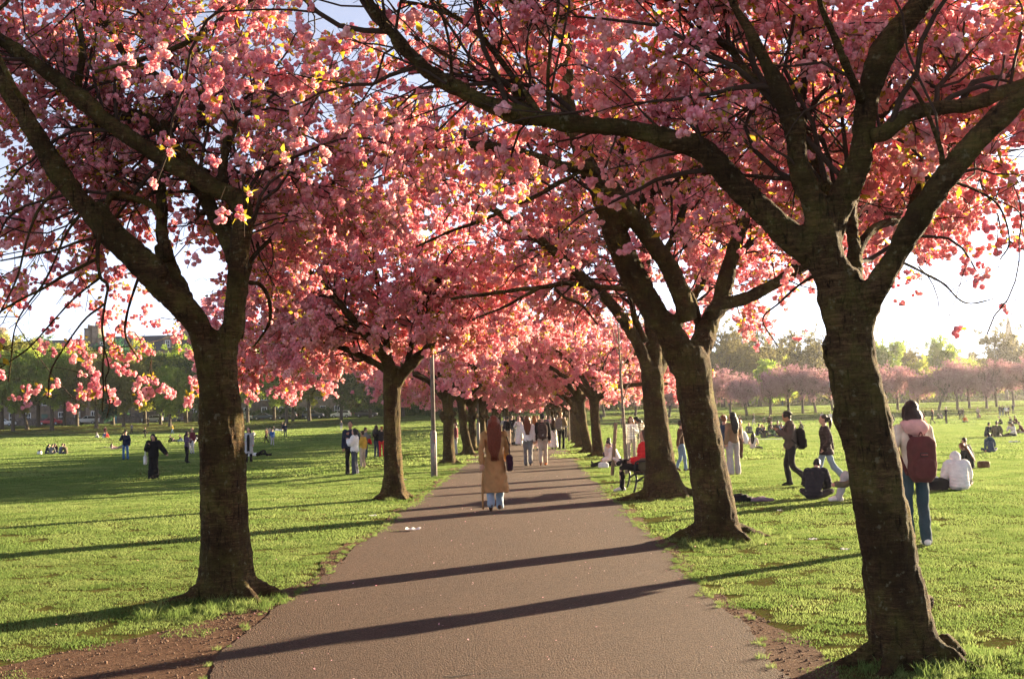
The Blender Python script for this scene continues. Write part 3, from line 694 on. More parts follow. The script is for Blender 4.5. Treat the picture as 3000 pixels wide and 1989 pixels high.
thin = [vlimb([(388, 600, 30), (375, 540, 28), (372, 500, 27), (370, 440, 25), (373, 395, 22)], Y + .1, Y + .6),
        vlimb([(372, 505, 18), (350, 477, 17), (300, 455, 16), (264, 449, 15), (250, 470, 15), (246, 492, 14)], Y + .2, Y - .1),
        vlimb([(230, 540, 12), (225, 580, 9), (233, 640, 8), (250, 658, 7), (242, 700, 6), (235, 750, 6), (241, 800, 5), (236, 850, 5), (240, 900, 4), (236, 950, 3)], Y - .5, Y - .9),
        vlimb([(238, 800, 4), (250, 850, 4), (243, 880, 3), (254, 930, 3), (245, 965, 2)], Y - .75, Y - .9),
        vlimb([(226, 595, 9), (200, 610, 9), (150, 635, 8), (100, 665, 7), (50, 690, 6), (0, 720, 5), (-40, 780, 4)], Y - .55, Y - .9),
        vlimb([(220, 550, 8), (180, 560, 7), (120, 580, 6), (60, 590, 5), (0, 600, 4)], Y - .5, Y - 1.2),
        vlimb([(380, 320, 22), (340, 272, 20), (280, 265, 18), (230, 285, 15), (160, 300, 10)], Y + .4, Y + 1.0),
        vlimb([(500, 250, 24), (486, 225, 22), (405, 197, 19), (334, 158, 18), (282, 123, 17), (246, 53, 14), (197, 0, 12), (150, -60, 9)], Y + 1.0, Y + .6),
        vlimb([(185, 240, 18), (178, 180, 18), (190, 120, 16), (186, 60, 12)], Y + .4, Y + .2),
        vlimb([(620, -20, 16), (560, 10, 14), (480, 70, 13), (400, 112, 12), (320, 140, 10), (220, 165, 8)], Y - 2.0, Y - 1.2),
        vlimb([(548, 780, 20), (560, 700, 18), (566, 640, 16), (590, 590, 12), (640, 540, 8)], Y + .2, Y + 1.2),
        vlimb([(575, 650, 10), (600, 655, 10), (620, 690, 9), (622, 740, 8), (600, 780, 6), (585, 800, 4)], Y + .6, Y + 1.0),
        vlimb([(200, 480, 9), (150, 545, 6), (105, 650, 5), (40, 740, 4), (20, 880, 3)], Y - .1, Y - .2), vlimb([(150, 420, 8), (80, 500, 6), (40, 640, 5), (-10, 740, 3)], Y - .8, Y - 1.3), vlimb([(240, 700, 6), (190, 745, 5), (120, 850, 4), (110, 920, 3)], Y - .7, Y - .6), vlimb([(235, 640, 6), (160, 700, 5), (70, 800, 4), (0, 850, 3)], Y - .6, Y - .2),
        vlimb([(330, 625, 8), (300, 700, 6), (290, 770, 6), (320, 830, 4)], Y + .3, Y + 1.2),
        vlimb([(60, 240, 14), (30, 200, 13), (-20, 60, 10), (20, 0, 8)], Y - .9, Y - 1.4)]
def ex(x, y, z, how):
    u = smooth(-3.2, -3.9, x)     # outer side droops low
    hole = np.exp(-(((x + 3.8) / 0.5) ** 2 + ((z - 3.15) / 0.7) ** 2)) * 0.95
    front = 1 - 0.965 * smooth(Y - .05, Y - .5, y) * np.maximum(smooth(-4.7, -4.0, x), smooth(3.1, 3.5, z))
    return front * np.where(z < 2.9, 0.10 + 0.75 * u, 1.0) * (1 - hole) * np.where((x > -2.6) & (z < 3.6), 0.15, 1.0)
n = build_tree(rng, t, np.array([b[0], b[1], 0]), trunk, thick, thin, np.array([b[0], b[1], 3]), std_keep((b[0] - .5, Y - .4), 5.4, 4.0, 4.9, zmin=1.85, extra=ex), roots=.06, flare=.05, n1=135, n2=5, n3=4, variants=C_NEAR, vox=0.024, lumps=[(*at(553 * KV, 962 * KV, Y - .02), .036), (*at(556 * KV, 985 * KV, Y), .034), (*at(551 * KV, 1005 * KV, Y), .03), (*at(470 * KV, 1180 * KV, Y), .06)], leafy=0.07, droop=0.16, parts=260, dens=0.62)
print('L1', n)

# --- second right tree
b = ground(1660 * KV, 1245 * KV); Y = b[1]; rng = np.random.default_rng(13)
t = cherry(b[0], b[1], 'second cherry tree on the right, bowed mossy trunk with a long arching limb', GRP_R)
trunk = vlimb([(1664, 1258, 112), (1662, 1240, 108), (1655, 1190, 98), (1648, 1143, 96), (1636, 1076, 90), (1622, 1000, 92), (1608, 925, 89), (1602, 874, 90), (1596, 835, 92), (1585, 800, 84)], Y)
thick = [vlimb([(1585, 850, 78), (1563, 800, 72), (1540, 760, 62), (1518, 729, 60), (1475, 658, 60), (1440, 588, 60), (1409, 500, 58), (1380, 429, 50), (1362, 394, 44), (1335, 330, 40), (1312, 250, 36), (1306, 120, 36), (1300, 0, 34), (1295, -120, 26)], Y, Y - .5),
         vlimb([(1590, 740, 44), (1577, 693, 46), (1549, 623, 45), (1501, 552, 44), (1440, 475, 42), (1405, 421, 38)], Y - .15, Y - .5),
         vlimb([(1605, 830, 56), (1625, 785, 52), (1640, 740, 45), (1665, 690, 42), (1688, 600, 36), (1710, 530, 31), (1735, 465, 26), (1765, 400, 20), (1800, 320, 15)], Y, Y + 1.2),
         vlimb([(1640, 730, 34), (1670, 705, 34), (1720, 690, 32), (1780, 660, 30), (1830, 630, 28), (1890, 595, 25), (1960, 560, 22), (2035, 517, 18)], Y, Y + 1.2)]
thin = [vlimb([(1612, 780, 18), (1608, 730, 18), (1600, 690, 17), (1580, 660, 15), (1560, 620, 12)], Y + .2, Y + .6),
        vlimb([(1372, 385, 28), (1330, 385, 26), (1280, 378, 25), (1200, 355, 24), (1100, 338, 22), (1000, 335, 21), (900, 355, 20), (830, 385, 17), (760, 430, 15), (700, 530, 11), (650, 610, 8), (620, 680, 5)], Y - .5, Y - .1),
        vlimb([(1465, 520, 26), (1464, 468, 24), (1443, 394, 20), (1438, 320, 16), (1450, 220, 12)], Y + .3, Y + 1.0),
        vlimb([(1466, 470, 24), (1520, 440, 24), (1577, 412, 24), (1650, 340, 22), (1728, 275, 19), (1790, 220, 14), (1850, 120, 10)], Y + .5, Y + 1.6),
        vlimb([(1530, 595, 22), (1551, 560, 20), (1577, 489, 18), (1600, 420, 14), (1625, 330, 10)], Y + .2, Y + .9),
        vlimb([(1420, 560, 14), (1400, 490, 12), (1350, 400, 12), (1300, 420, 12), (1220, 460, 10), (1130, 500, 9), (1050, 530, 7), (960, 570, 5)], Y - .3, Y - .8),
        vlimb([(1690, 600, 18), (1730, 560, 16), (1760, 520, 13), (1800, 480, 9)], Y + .7, Y + .9)]
def ex(x, y, z, how): return np.where(x > 2.6, smooth(3.0, 3.8, z) * .95 + 0.05, smooth(2.9, 3.6, z)) * (1 - 0.92 * smooth(Y - .3, Y - .9, y)) * np.where(x < 2.1, 0.2 + 0.8 * np.maximum(smooth(Y + 3.0, Y + 1.8, y), smooth(5.8, 6.6, z)), 1.0)
n = build_tree(rng, t, np.array([b[0], b[1], 0]), trunk, thick, thin, np.array([b[0], b[1], 3]), std_keep((1.5, Y), 5.4, 3.9, 5.3, extra=ex), roots=.08, flare=.06, n1=130, n2=5, n3=4, variants=C_NEAR, vox=0.028, leafy=0.10, parts=60, dens=0.62, cl_scale=(0.72, 1.15), up1=0.4)
print('R2', n)

# --- third right tree
b = ground(1535 * KV, 1150 * KV); Y = b[1]; rng = np.random.default_rng(14)
t = cherry(b[0], b[1], 'third cherry tree on the right, its ridged trunk standing against the bench', GRP_R)
trunk = vlimb([(1537, 1160, 96), (1535, 1145, 92), (1528, 1090, 76), (1521, 1040, 66), (1518, 1000, 62), (1512, 930, 54), (1508, 880, 54), (1506, 850, 52)], Y)
thick = [vlimb([(1502, 880, 34), (1490, 835, 30), (1460, 770, 28), (1410, 700, 27), (1355, 650, 26), (1300, 600, 24), (1240, 550, 22), (1180, 510, 20), (1120, 470, 16), (1060, 430, 13), (1000, 405, 10)], Y, Y - 1.0),
         vlimb([(1510, 870, 44), (1510, 820, 38), (1505, 750, 36), (1498, 680, 32), (1490, 600, 28), (1500, 500, 20), (1520, 400, 14)], Y, Y + .8),
         vlimb([(1515, 870, 36), (1535, 820, 30), (1560, 760, 26), (1600, 690, 22), (1640, 620, 16), (1680, 560, 12)], Y, Y + 1.8)]
thin = [vlimb([(1505, 720, 14), (1460, 675, 13), (1385, 662, 12), (1330, 655, 12), (1250, 662, 11), (1150, 675, 9), (1040, 690, 7)], Y - .5, Y - 1.2),
        vlimb([(1490, 790, 18), (1470, 740, 15), (1455, 690, 13), (1430, 600, 11), (1390, 520, 9), (1340, 470, 7)], Y - .2, Y + .3),
        vlimb([(1250, 662, 8), (1200, 690, 8), (1150, 715, 6), (1090, 740, 4)], Y - 1, Y - 1.2),
        vlimb([(1280, 665, 8), (1310, 690, 7), (1350, 710, 6), (1380, 750, 4)], Y - .9, Y - 1.1)]
def ex(x, y, z, how): return np.where(x > 3.0, smooth(2.6, 3.6, z), smooth(2.8, 3.6, z)) * (1 - .85 * smooth(Y - .3, Y - 1.2, y))
n = build_tree(rng, t, np.array([b[0], b[1], 0]), trunk, thick, thin, np.array([b[0], b[1], 3]), std_keep((1.6, Y), 5.4, 3.7, 5.0, extra=ex), n1=110, n2=4, n3=3, variants=C_FAR, vox=0.03, leafy=0.12, dens=0.75, cl_scale=(0.56, 0.95))
print('R3', n)

# --- second left tree
b = ground(912 * KV, 1152 * KV); Y = b[1]; rng = np.random.default_rng(15)
t = cherry(b[0], b[1], 'second cherry tree on the left, slim Y forked trunk before the lamp post', GRP_L)
trunk = vlimb([(913, 1158, 52), (912, 1145, 50), (909, 1090, 45), (906, 1000, 43), (904, 930, 41), (905, 880, 44), (902, 850, 36)], Y)
thick = [vlimb([(905, 890, 34), (897, 840, 30), (870, 800, 26), (835, 760, 22), (800, 720, 18), (740, 650, 14), (680, 600, 10)], Y, Y - 1.2),
         vlimb([(908, 900, 30), (925, 870, 28), (960, 830, 25), (988, 805, 22), (1000, 782, 19), (985, 760, 16), (970, 720, 13), (1000, 640, 10)], Y, Y - .4),
         vlimb([(940, 850, 18), (950, 800, 15), (965, 765, 13), (1010, 700, 11), (1070, 640, 8)], Y, Y + .8),
         vlimb([(902, 860, 22), (894, 800, 17), (890, 740, 14), (870, 640, 11), (860, 540, 8)], Y, Y + .5),
         vlimb([(900, 860, 20), (850, 830, 17), (780, 800, 14), (700, 790, 11), (620, 800, 7)], Y + .1, Y + 1.5)]
def ex(x, y, z, how):
    return np.where(x > -3.4, smooth(2.6, 3.3, z), np.where(x < -4.2, smooth(1.9, 2.3, z), smooth(2.5, 3.0, z)))
n = build_tree(rng, t, np.array([b[0], b[1], 0]), trunk, thick, [], np.array([b[0], b[1], 3]), std_keep((b[0] + .3, Y + .5), 6.2, 4.1, 5.0, zmin=1.9, extra=ex), n1=150, n2=4, n3=3, variants=C_FAR, vox=0.03, leafy=0.34, droop=0.2, dens=0.85, cl_scale=(0.58, 0.98))
print('L2', n)

# --- farther trees of both rows: three shapes, repeated turned and scaled
def generic_tree(seed, root, base, lean=0.0, n1=100, low=2.0):
    rng = np.random.default_rng(seed); x, y, _ = base; h = 2.2 + 0.3 * rng.random(); r = 0.20
    trunk = np.array([[x, y, -.1, r * 1.2], [x + .01, y, .25, r * 1.05], [x + lean * .5, y, 1.0, r], [x + lean * .8, y + .03, 1.7, r * .9], [x + lean, y, h, r * .95], [x + lean, y, h + .35, r * .7]])
    thick = []; p0 = np.array([x + lean, y, h])
    for k in range(7):
        a = k * 0.9 + rng.normal(0, 0.25); e = 0.75 + rng.normal(0, 0.15); d = np.array([math.cos(a), math.sin(a), 0]); rows = [[*(p0 + [0, 0, -.15]), r * .62]]
        L = 4.3 + rng.random() * 1.3; p = p0.copy(); v = d * math.cos(e) + np.array([0, 0, math.sin(e)])
        for s in range(1, 7):
            v = unit(v + d * 0.13 + np.array([0, 0, -0.06]) + rng.normal(0, 0.10, 3)); p = p + v * L / 6; rows.append([*p, r * .62 * (1 - s / 7.2)])
        thick.append(np.array(rows))
    def ex(X, Y_, Z, how):
        q = np.hypot(X - x, Y_ - y); return smooth(low + .9, low + 1.5, Z + 0.36 * np.clip(q - 1.2, 0, 4)) * np.where(how == 'f', 1, 1)
    build_tree(rng, root, np.array([x, y, 0.0]), trunk, thick, [], np.array([x, y, 3.0]), std_keep((x, y), 5.5, 4.3, 4.8, zmin_path=0, zmin=low, extra=ex), n1=n1, n2=3, n3=2, L1=(1.2, 2.3), variants=C_FAR, vox=0.04, leafy=0.18, sides=(5, 3, 3), droop=0.2, cl_scale=(0.95, 1.5), dens=0.62)
def copy_tree(src, loc, rz, sc, label, group, cat=None):
    c = src.copy(); COL.objects.link(c); c.location = loc; c.rotation_euler = (0, 0, rz); c.scale = (sc, sc, sc)
    c['label'] = label; c['group'] = group
    if cat: c['category'] = cat
    for ch in src.children:
        d = ch.copy(); COL.objects.link(d); d.parent = c
    return c
protos = []
spots_far = [(-2.92, 40.66, 'cherry tree with a dark burr round its trunk just behind the lamp post', GRP_L),
             (2.60, 44.29, 'foremost cherry tree of the three close trunks past the wire tree guard', GRP_R),
             (-2.75, 50.0, 'leaning dark cherry tree right behind the burred one on the left', GRP_L)]
for k, (x, y, lb, g) in enumerate(spots_far):
    t = cherry(x, y, lb, g); generic_tree(60 + k, t, (x, y, 0), lean=(0.0, -.1, -.25)[k]); protos.append(t)
mbu = MB(); rb = np.random.default_rng(3)       # the burr
for k in range(26):
    a = rb.random() * 6.28; mbu.ball((.22 * math.cos(a), .22 * math.sin(a), 1.75 + rb.normal(0, .08)), .07 + .05 * rb.random(), 8)
mbu.build('burr', M_BARK, protos[0], True)
rr = np.random.default_rng(8)
for x, y, lb, g in [(2.43, 48.87, 'middle cherry tree of the three close trunks past the wire tree guard', GRP_R),
                    (2.47, 56.43, 'rearmost cherry tree of the three close trunks past the wire tree guard', GRP_R),
                    (-2.85, 56.27, 'slim cherry tree on the left next to the second lamp post', GRP_L)]:
    copy_tree(protos[rr.integers(0, 3)], (x, y, 0), rr.random() * 6.28, 0.92 + rr.random() * .15, lb, g)
ORD = 'first second third fourth fifth sixth seventh eighth ninth tenth eleventh twelfth thirteenth fourteenth'.split()
for k in range(13):
    y = 64.5 + 8 * k
    for sx, g, lb in ((2.5, GRP_R, ORD[k] + ' cherry tree of the right row beyond the three close trunks'), (-2.85, GRP_L, ORD[k] + ' cherry tree of the left row beyond the farther lamp post')):
        if y > PATH_END - 4: continue
        copy_tree(protos[rr.integers(0, 3)], (sx + rr.normal(0, .12), y + rr.normal(0, .6), 0), rr.random() * 6.28, 0.9 + rr.random() * .2, lb, g)
# ------------------------------------------------------------------ far trees
def clump(name, n, r, leaf, mat, seed, flat=0.8):
    rng = np.random.default_rng(seed); c = rng.normal(0, 1, (n, 3)) * r * np.array([.55, .55, .55 * flat])
    N = unit(rng.normal(0, 1, (n, 3))); A = unit(np.cross(N, rng.normal(0, 1, (n, 3)))); B = np.cross(N, A); s = (leaf * (0.6 + 0.8 * rng.random(n)))[:, None] / 2
    V = np.stack([c - A * s, c + B * s * .7 + N * s * .2, c + A * s, c - B * s * .7 + N * s * .2], 1).reshape(-1, 3)
    return source(name, V, np.arange(4 * n).reshape(-1, 4), mat)
GREENS = {'fresh': [(0.2, (0.161, 0.258, 0.040)), (0.5, (0.258, 0.354, 0.056)), (0.8, (0.386, 0.451, 0.081))],
          'yellow': [(0.2, (0.240, 0.276, 0.036)), (0.5, (0.360, 0.384, 0.048)), (0.8, (0.456, 0.456, 0.072))],
          'teal': [(0.2, (0.026, 0.091, 0.052)), (0.5, (0.046, 0.130, 0.072)), (0.8, (0.078, 0.182, 0.078))],
          'olive': [(0.2, (0.164, 0.181, 0.045)), (0.5, (0.254, 0.263, 0.064)), (0.8, (0.362, 0.344, 0.090))],
          'dark': [(0.2, (0.057, 0.104, 0.028)), (0.5, (0.095, 0.151, 0.042)), (0.8, (0.151, 0.208, 0.057))],
          'pink': [(0.2, (0.34, 0.17, 0.20)), (0.5, (0.45, 0.25, 0.27)), (0.8, (0.56, 0.36, 0.36))],
          'bare': [(0.2, (0.13, 0.11, 0.05)), (0.5, (0.17, 0.15, 0.06)), (0.8, (0.22, 0.20, 0.07))]}
CL = {k: [clump('leaf_clump_' + k, 46, .55, .30 if k != 'pink' else .24, leafmat(k + '_leaves', v, 0.25 if k == 'pink' else 0.52), 70 + i * 3 + q) for q in range(2)] for i, (k, v) in enumerate(GREENS.items())}

def far_tree(label, px, D, h, w, kind, group, lean=0.0, bottom=0.25, n=260, cat='tree', name='tree', size=1.0, seed=None, limbs=7, base_x=None, r=None, twigs=0, lobes=16):
    x = at(px, 1215, D)[0] if base_x is None else base_x; z = float(terrain(x, D)); sd_ = seed if seed is not None else int(abs(px) * 7 + D * 13) % 99991
    rng = np.random.default_rng(sd_); t = empty(name, (x, D, z)); tag(t, label, cat, group)
    r = r or 0.018 * h + 0.05; ht = h * (bottom + .12); top = np.array([lean, 0, ht]); polys = []
    S = spline(np.array([[0, 0, -.3, r * 1.5], [0.0, 0, .25, r * 1.15], [lean * .4, 0, ht * .5, r * .95], [lean, 0, ht, r * .85], [lean * 1.2, 0, h * .8, r * .25]]), 14)
    mb = MB(); mb.tube(S[:, :3], S[:, 3], 9); polys.append(S)
    for k in range(limbs):
        a = k * 2.4 + rng.normal(0, .3); e = .55 + .5 * rng.random(); p = top * (0.75 + .3 * rng.random()); v = np.array([math.cos(a) * math.cos(e), math.sin(a) * math.cos(e), math.sin(e)]); rows = [[*p, r * .5]]
        L = (h - p[2]) * .8
        if kind == 'pink': v[2] *= .7
        for s in range(5):
            v = unit(v + rng.normal(0, .16, 3) + [0, 0, .04]); p = p + v * L / 5; rows.append([*p, r * .5 * (1 - (s + 1) / 5.6)])
        q = spline(np.array(rows), 9); q[:, 0] = np.clip(q[:, 0], -w / 2, w / 2); mb.tube(q[:, :3], q[:, 3], 6); polys.append(q)
    mb.build('trunk', M_FARBARK, t, True)
    P = np.concatenate([q[3:, :3] for q in polys]); T = np.concatenate([unit(np.gradient(q[:, :3], axis=0))[3:] for q in polys]); R = np.concatenate([q[3:, 3] for q in polys])
    if twigs:
        Q1, R1 = spawn(rng, P, T, R, twigs, 6, (h * .12, h * .28), (.4, 1.0), .25, .2, .045, .018, .2); p_, t_, r_ = samples(Q1, R1, 2)
        Q2, R2 = spawn(rng, p_, t_, r_, twigs * 6, 4, (h * .05, h * .13), (.4, 1.1), .15, .1, .022, .012, .22)
        a1, f1, _ = tube_np(Q1, R1, 3); a2, f2, _ = tube_np(Q2, R2, 3)
        b = obj_np('branches', np.concatenate([a1, a2]), np.concatenate([f1, f2 + len(a1)]), M_FARBARK, t); b['kind'] = 'stuff'
    zc = h * (1 + bottom) / 2; rz = h * (1 - bottom) / 2
    d = unit(rng.normal(0, 1, (lobes, 3))); c = d * np.array([w / 2, w / 2, rz]) * (0.35 + .45 * rng.random((lobes, 1))) + np.array([lean, 0, zc])
    i = rng.integers(0, lobes, n); sp = np.array([w * .13, w * .13, rz * .22]); pts = c[i] + rng.normal(0, 1, (n, 3)) * sp
    k = int(n * .4); j = rng.integers(0, len(P), k); pts[:k] = P[j] + rng.normal(0, .05 * w, (k, 3))
    pts = pts[(pts[:, 2] > h * bottom * .8)]; m = len(pts)
    scatter('crown', pts, rng.random((m, 3)) * 6.28, size * (.7 + .7 * rng.random(m)), rng.integers(0, 2, m), CL[kind], t)
    return t

GT_L = 'trees along the street on the far left'
for (px, D, h, w, kd, lean, bt, n, lb) in [
    (5, 212, 15, 9, 'olive', 0.0, .35, 300, 'olive green street tree at the left border of the lawn with a straight grey trunk'),
    (80, 210, 11.5, 7.5, 'olive', -1.6, .32, 260, 'olive tree with a leaning trunk in front of the gap left of the red car'),
    (112, 218, 14.5, 6, 'dark', 0, .35, 220, 'dark tree with a straight black trunk beside the red car'),
    (188, 219, 12.5, 7, 'olive', .3, .3, 230, 'thin stemmed olive tree behind the red car'),
    (38, 206, 12, 7, 'fresh', 0, .33, 260, 'fresh green tree between the two leftmost street trees'),
    (152, 207, 12.5, 7.5, 'fresh', 0, .36, 280, 'fresh green tree standing before the red car and the low wall'),
    (225, 216, 13, 7, 'yellow', 0, .34, 260, 'yellow green tree left of the white off-road car'),
    (282, 207, 12, 6.5, 'olive', 0, .36, 240, 'olive green tree right of the white off-road car'),
    (545, 222, 13, 7, 'fresh', 0, .2, 260, 'fresh green tree behind the pickup truck beside the nearest left trunk'),
    (615, 220, 13, 7, 'fresh', 0, .2, 260, 'fresh green tree just right of the nearest left trunk'),
    (330, 216, 14.5, 5, 'teal', 0, .08, 420, 'tall narrow dark blue green evergreen in front of the terrace'),
    (362, 209, 11, 6.5, 'olive', .2, .34, 250, 'olive tree with a bare straight trunk left of the silver car'),
    (424, 221, 13.2, 6.5, 'yellow', 0, .25, 340, 'bright yellow green tree in front of the terrace over the silver car'),
    (470, 216, 10.5, 7, 'dark', .1, .25, 250, 'dark green tree behind the pickup truck'),
    (497, 208, 9.5, 6, 'fresh', .2, .28, 240, 'green tree on the grass verge before the pickup truck'),
    (585, 212, 12, 7, 'dark', 0, .28, 280, 'dark tree half hidden by the nearest left trunk'),
    (655, 217, 11, 6, 'olive', 0, .3, 230, 'olive tree behind the seated and strolling people right of the nearest left trunk'),
    (725, 214, 12, 7, 'fresh', 0, .3, 260, 'fresh green tree under the pink boughs left of the navy people carrier'),
    (803, 219, 11, 6, 'fresh', 0, .3, 230, 'fresh green tree with a pale stem behind the dark saloon'),
    (839, 208, 11.5, 7.5, 'fresh', 0, .33, 280, 'light green tree with a stout trunk between two dark cars'),
    (858, 214, 10, 5, 'olive', .1, .33, 170, 'small olive tree just right of the stout trunk between the dark cars'),
    (906, 216, 12.5, 7, 'yellow', -.2, .3, 260, 'yellow green tree with a thin stem over the navy people carrier'),
    (1000, 215, 11, 7, 'dark', 0, .25, 260, 'dark tree with a stout trunk beside the small white car'),
    (1085, 220, 12, 8, 'dark', 0, .2, 260, 'dark bushy tree seen low between the second and third left trunks'),
    (1180, 222, 12, 8, 'olive', 0, .2, 250, 'olive tree behind the pink boughs left of the lamp post'),
    (1290, 224, 12, 8, 'dark', 0, .2, 250, 'dark tree behind the pink boughs right of the lamp post'),
    (1420, 230, 11, 9, 'dark', 0, .12, 280, 'dark tree closing the left side of the avenue end'),
    (1530, 236, 10, 9, 'teal', 0, .10, 280, 'dark blue green bushy tree at the very end of the avenue'),
    (1640, 232, 11, 9, 'dark', 0, .12, 280, 'dark tree closing the right side of the avenue end')]:
    far_tree(lb, px, D, h * 1.22, w * 1.35, kd, GT_L, lean, bt * .9, int(n * 3.2), seed=int(px * 3 + D), twigs=14)
GT_P = 'far row of pink cherry trees across the right lawn'
pk = [1770, 1862, 1960, 2095, 2140, 2188, 2258, 2311, 2352, 2390, 2440, 2500, 2560, 2631, 2690, 2752, 2806, 2841, 2892, 2921, 2971, 3010, 3060]
rk = np.random.default_rng(77)
for i, px in enumerate(pk):
    if px < 2000: lb = ORD[i] + ' pink cherry tree of the far row glimpsed between the right trunks'
    elif px < 2600: lb = ORD[i - 3] + ' cherry tree of the far pink row right of the second right trunk'
    else: lb = ORD[len(pk) - 1 - i] + ' cherry tree of the far pink row counted from the right border'
    far_tree(lb, px, 184 + rk.normal(0, 4), 7.0 + rk.normal(0, .7), 4.3 + 1.4 * rk.random(), 'pink', GT_P, rk.normal(0, .3), .36, 260, name='cherry_tree', cat='cherry tree', size=.72, seed=500 + i, twigs=44, r=.2, lobes=13)
GT_R = 'trees beyond the far pink row on the right'
for (px, D, h, w, kd, bt, n, tw, lb) in [
    (2120, 262, 22, 13, 'bare', .25, 300, 130, 'tall bare brown tree just right of the second right trunk'),
    (2190, 270, 18, 16, 'bare', .15, 620, 90, 'broad rounded brownish tree before the gabled building'),
    (2228, 280, 23, 11, 'bare', .3, 160, 130, 'tall thin leafless tree left of the gabled building'),
    (2262, 225, 9, 7, 'fresh', .1, 420, 20, 'small fresh green tree between the pink trees below the gabled building'),
    (2310, 290, 14, 12, 'yellow', .1, 420, 30, 'yellow green bushy tree below the gabled building'),
    (2375, 265, 19, 13, 'bare', .25, 330, 130, 'round open crowned tree close left of the nearest right trunk'),
    (2440, 275, 14, 12, 'olive', .12, 460, 30, 'olive bushy tree behind the nearest right trunk'),
    (2590, 300, 19, 11, 'fresh', .3, 330, 60, 'tall light green tree close right of the nearest right trunk'),
    (2645, 310, 17, 10, 'bare', .3, 240, 90, 'rounded leafless tree second from the nearest right trunk'),
    (2690, 285, 11, 12, 'yellow', .08, 480, 20, 'low yellow green tree over the woman with the maroon backpack'),
    (2763, 300, 17, 10, 'fresh', .4, 300, 60, 'flat topped open green tree standing alone on the skyline'),
    (2820, 310, 12, 12, 'fresh', .1, 420, 20, 'low green tree right of the flat topped tree'),
    (2885, 320, 12, 12, 'olive', .1, 420, 20, 'low olive tree left of the church spire'),
    (2952, 290, 20, 14, 'bare', .25, 340, 150, 'large leafless tree spreading before the church spire'),
    (3025, 300, 16, 12, 'bare', .2, 300, 90, 'leafless tree cut by the right border of the photo')]:
    far_tree(lb, px, D, h, w, kd, GT_R, 0, bt, n, seed=int(px + D), twigs=tw, size=1.15)
mass = []
for px in range(2060, 3150, 14):
    D = 345 + 40 * rk.random(); x = at(px, 1200, D)[0]; hh = 9 + 4 * rk.random() + (5 if px < 2350 else 0)
    for q in range(34): mass.append([x + rk.normal(0, 2.2), D + rk.normal(0, 4), float(terrain(x, D)) + hh * rk.random() ** .7])
for px in list(range(-300, 40, 16)) + list(range(930, 2080, 16)):
    D = 262 + 20 * rk.random(); x = at(px, 1230, D)[0]; hh = 8 + 3 * rk.random()
    for q in range(34): mass.append([x + rk.normal(0, 2.0), D + rk.normal(0, 4), float(terrain(x, D)) + hh * rk.random() ** .7])
mass = np.array(mass); m = len(mass)
tag(scatter('far_woods', mass, rk.random((m, 3)) * 6.28, 1.5 + rk.random(m) * 1.4, rk.integers(0, 6, m), CL['olive'] + CL['fresh'] + CL['bare']), 'mixed green and brown woods on the skyline behind the park', 'woods')

# ------------------------------------------------------------------ street and terrace on the left
M_ROAD = simple((0.07, 0.068, 0.066), 0.9, name='road_asphalt', scale=3)
rx = np.linspace(-260, 30, 60)
i = np.arange(59)
def xstrip(name, y0, y1, dz, mat):
    V = np.concatenate([np.stack([rx, np.full(60, y0), terrain(rx, np.full(60, y0)) + dz], 1), np.stack([rx, np.full(60, y1), terrain(rx, np.full(60, y1)) + dz], 1)])
    return tag(obj_np(name, V, np.stack([i, i + 1, i + 61, i + 60], 1), mat), kind='structure')
xstrip('road', 226, 240, .09, M_ROAD); xstrip('pavement', 240, 244, .2, simple((.24, .22, .2), .9, name='paving', scale=2))

M_GLASS = simple((0.015, 0.018, 0.022), 0.08, name='dark_glass', bmp=0, var=0, spec=.6); M_WHITE = simple((0.75, 0.74, 0.70), 0.5, name='white_paint', bmp=0, var=.05)
M_SLATE = simple((0.075, 0.075, 0.085), 0.8, name='roof_slate', scale=2)
def stone(name, c): return simple(c, 0.95, name=name, var=.35, scale=.9, bmp=.6)
def window_meshes(w, h):
    f = MB(); t = .14
    f.box((-w / 2, -.10, 0), (-w / 2 + t, .05, h)).box((w / 2 - t, -.10, 0), (w / 2, .05, h)).box((-w / 2 + t, -.10, h - t), (w / 2 - t, .05, h)).box((-w / 2 - .1, -.16, -.16), (w / 2 + .1, .05, -.002))
    f.box((-w / 2 + t, -.08, h * .5 - .06), (w / 2 - t, .03, h * .5 + .06)).box((-.04, -.06, .0), (.04, .03, h * .5 - .062)).box((-.04, -.06, h * .5 + .062), (.04, .03, h - t - .002))
    p = MB().box((-w / 2 + .02, -.02, .02), (w / 2 - .02, .0, h - .03))
    return f.mesh('window', M_WHITE), p.mesh('pane', M_GLASS)
WIN = window_meshes(1.25, 2.1); WIN_S = window_meshes(1.1, 1.5)
def put(me, name, parent, loc, rz=0):
    o = bpy.data.objects.new(name, me); COL.objects.link(o); o.parent = parent; o.location = loc; o.rotation_euler = (0, 0, rz); return o
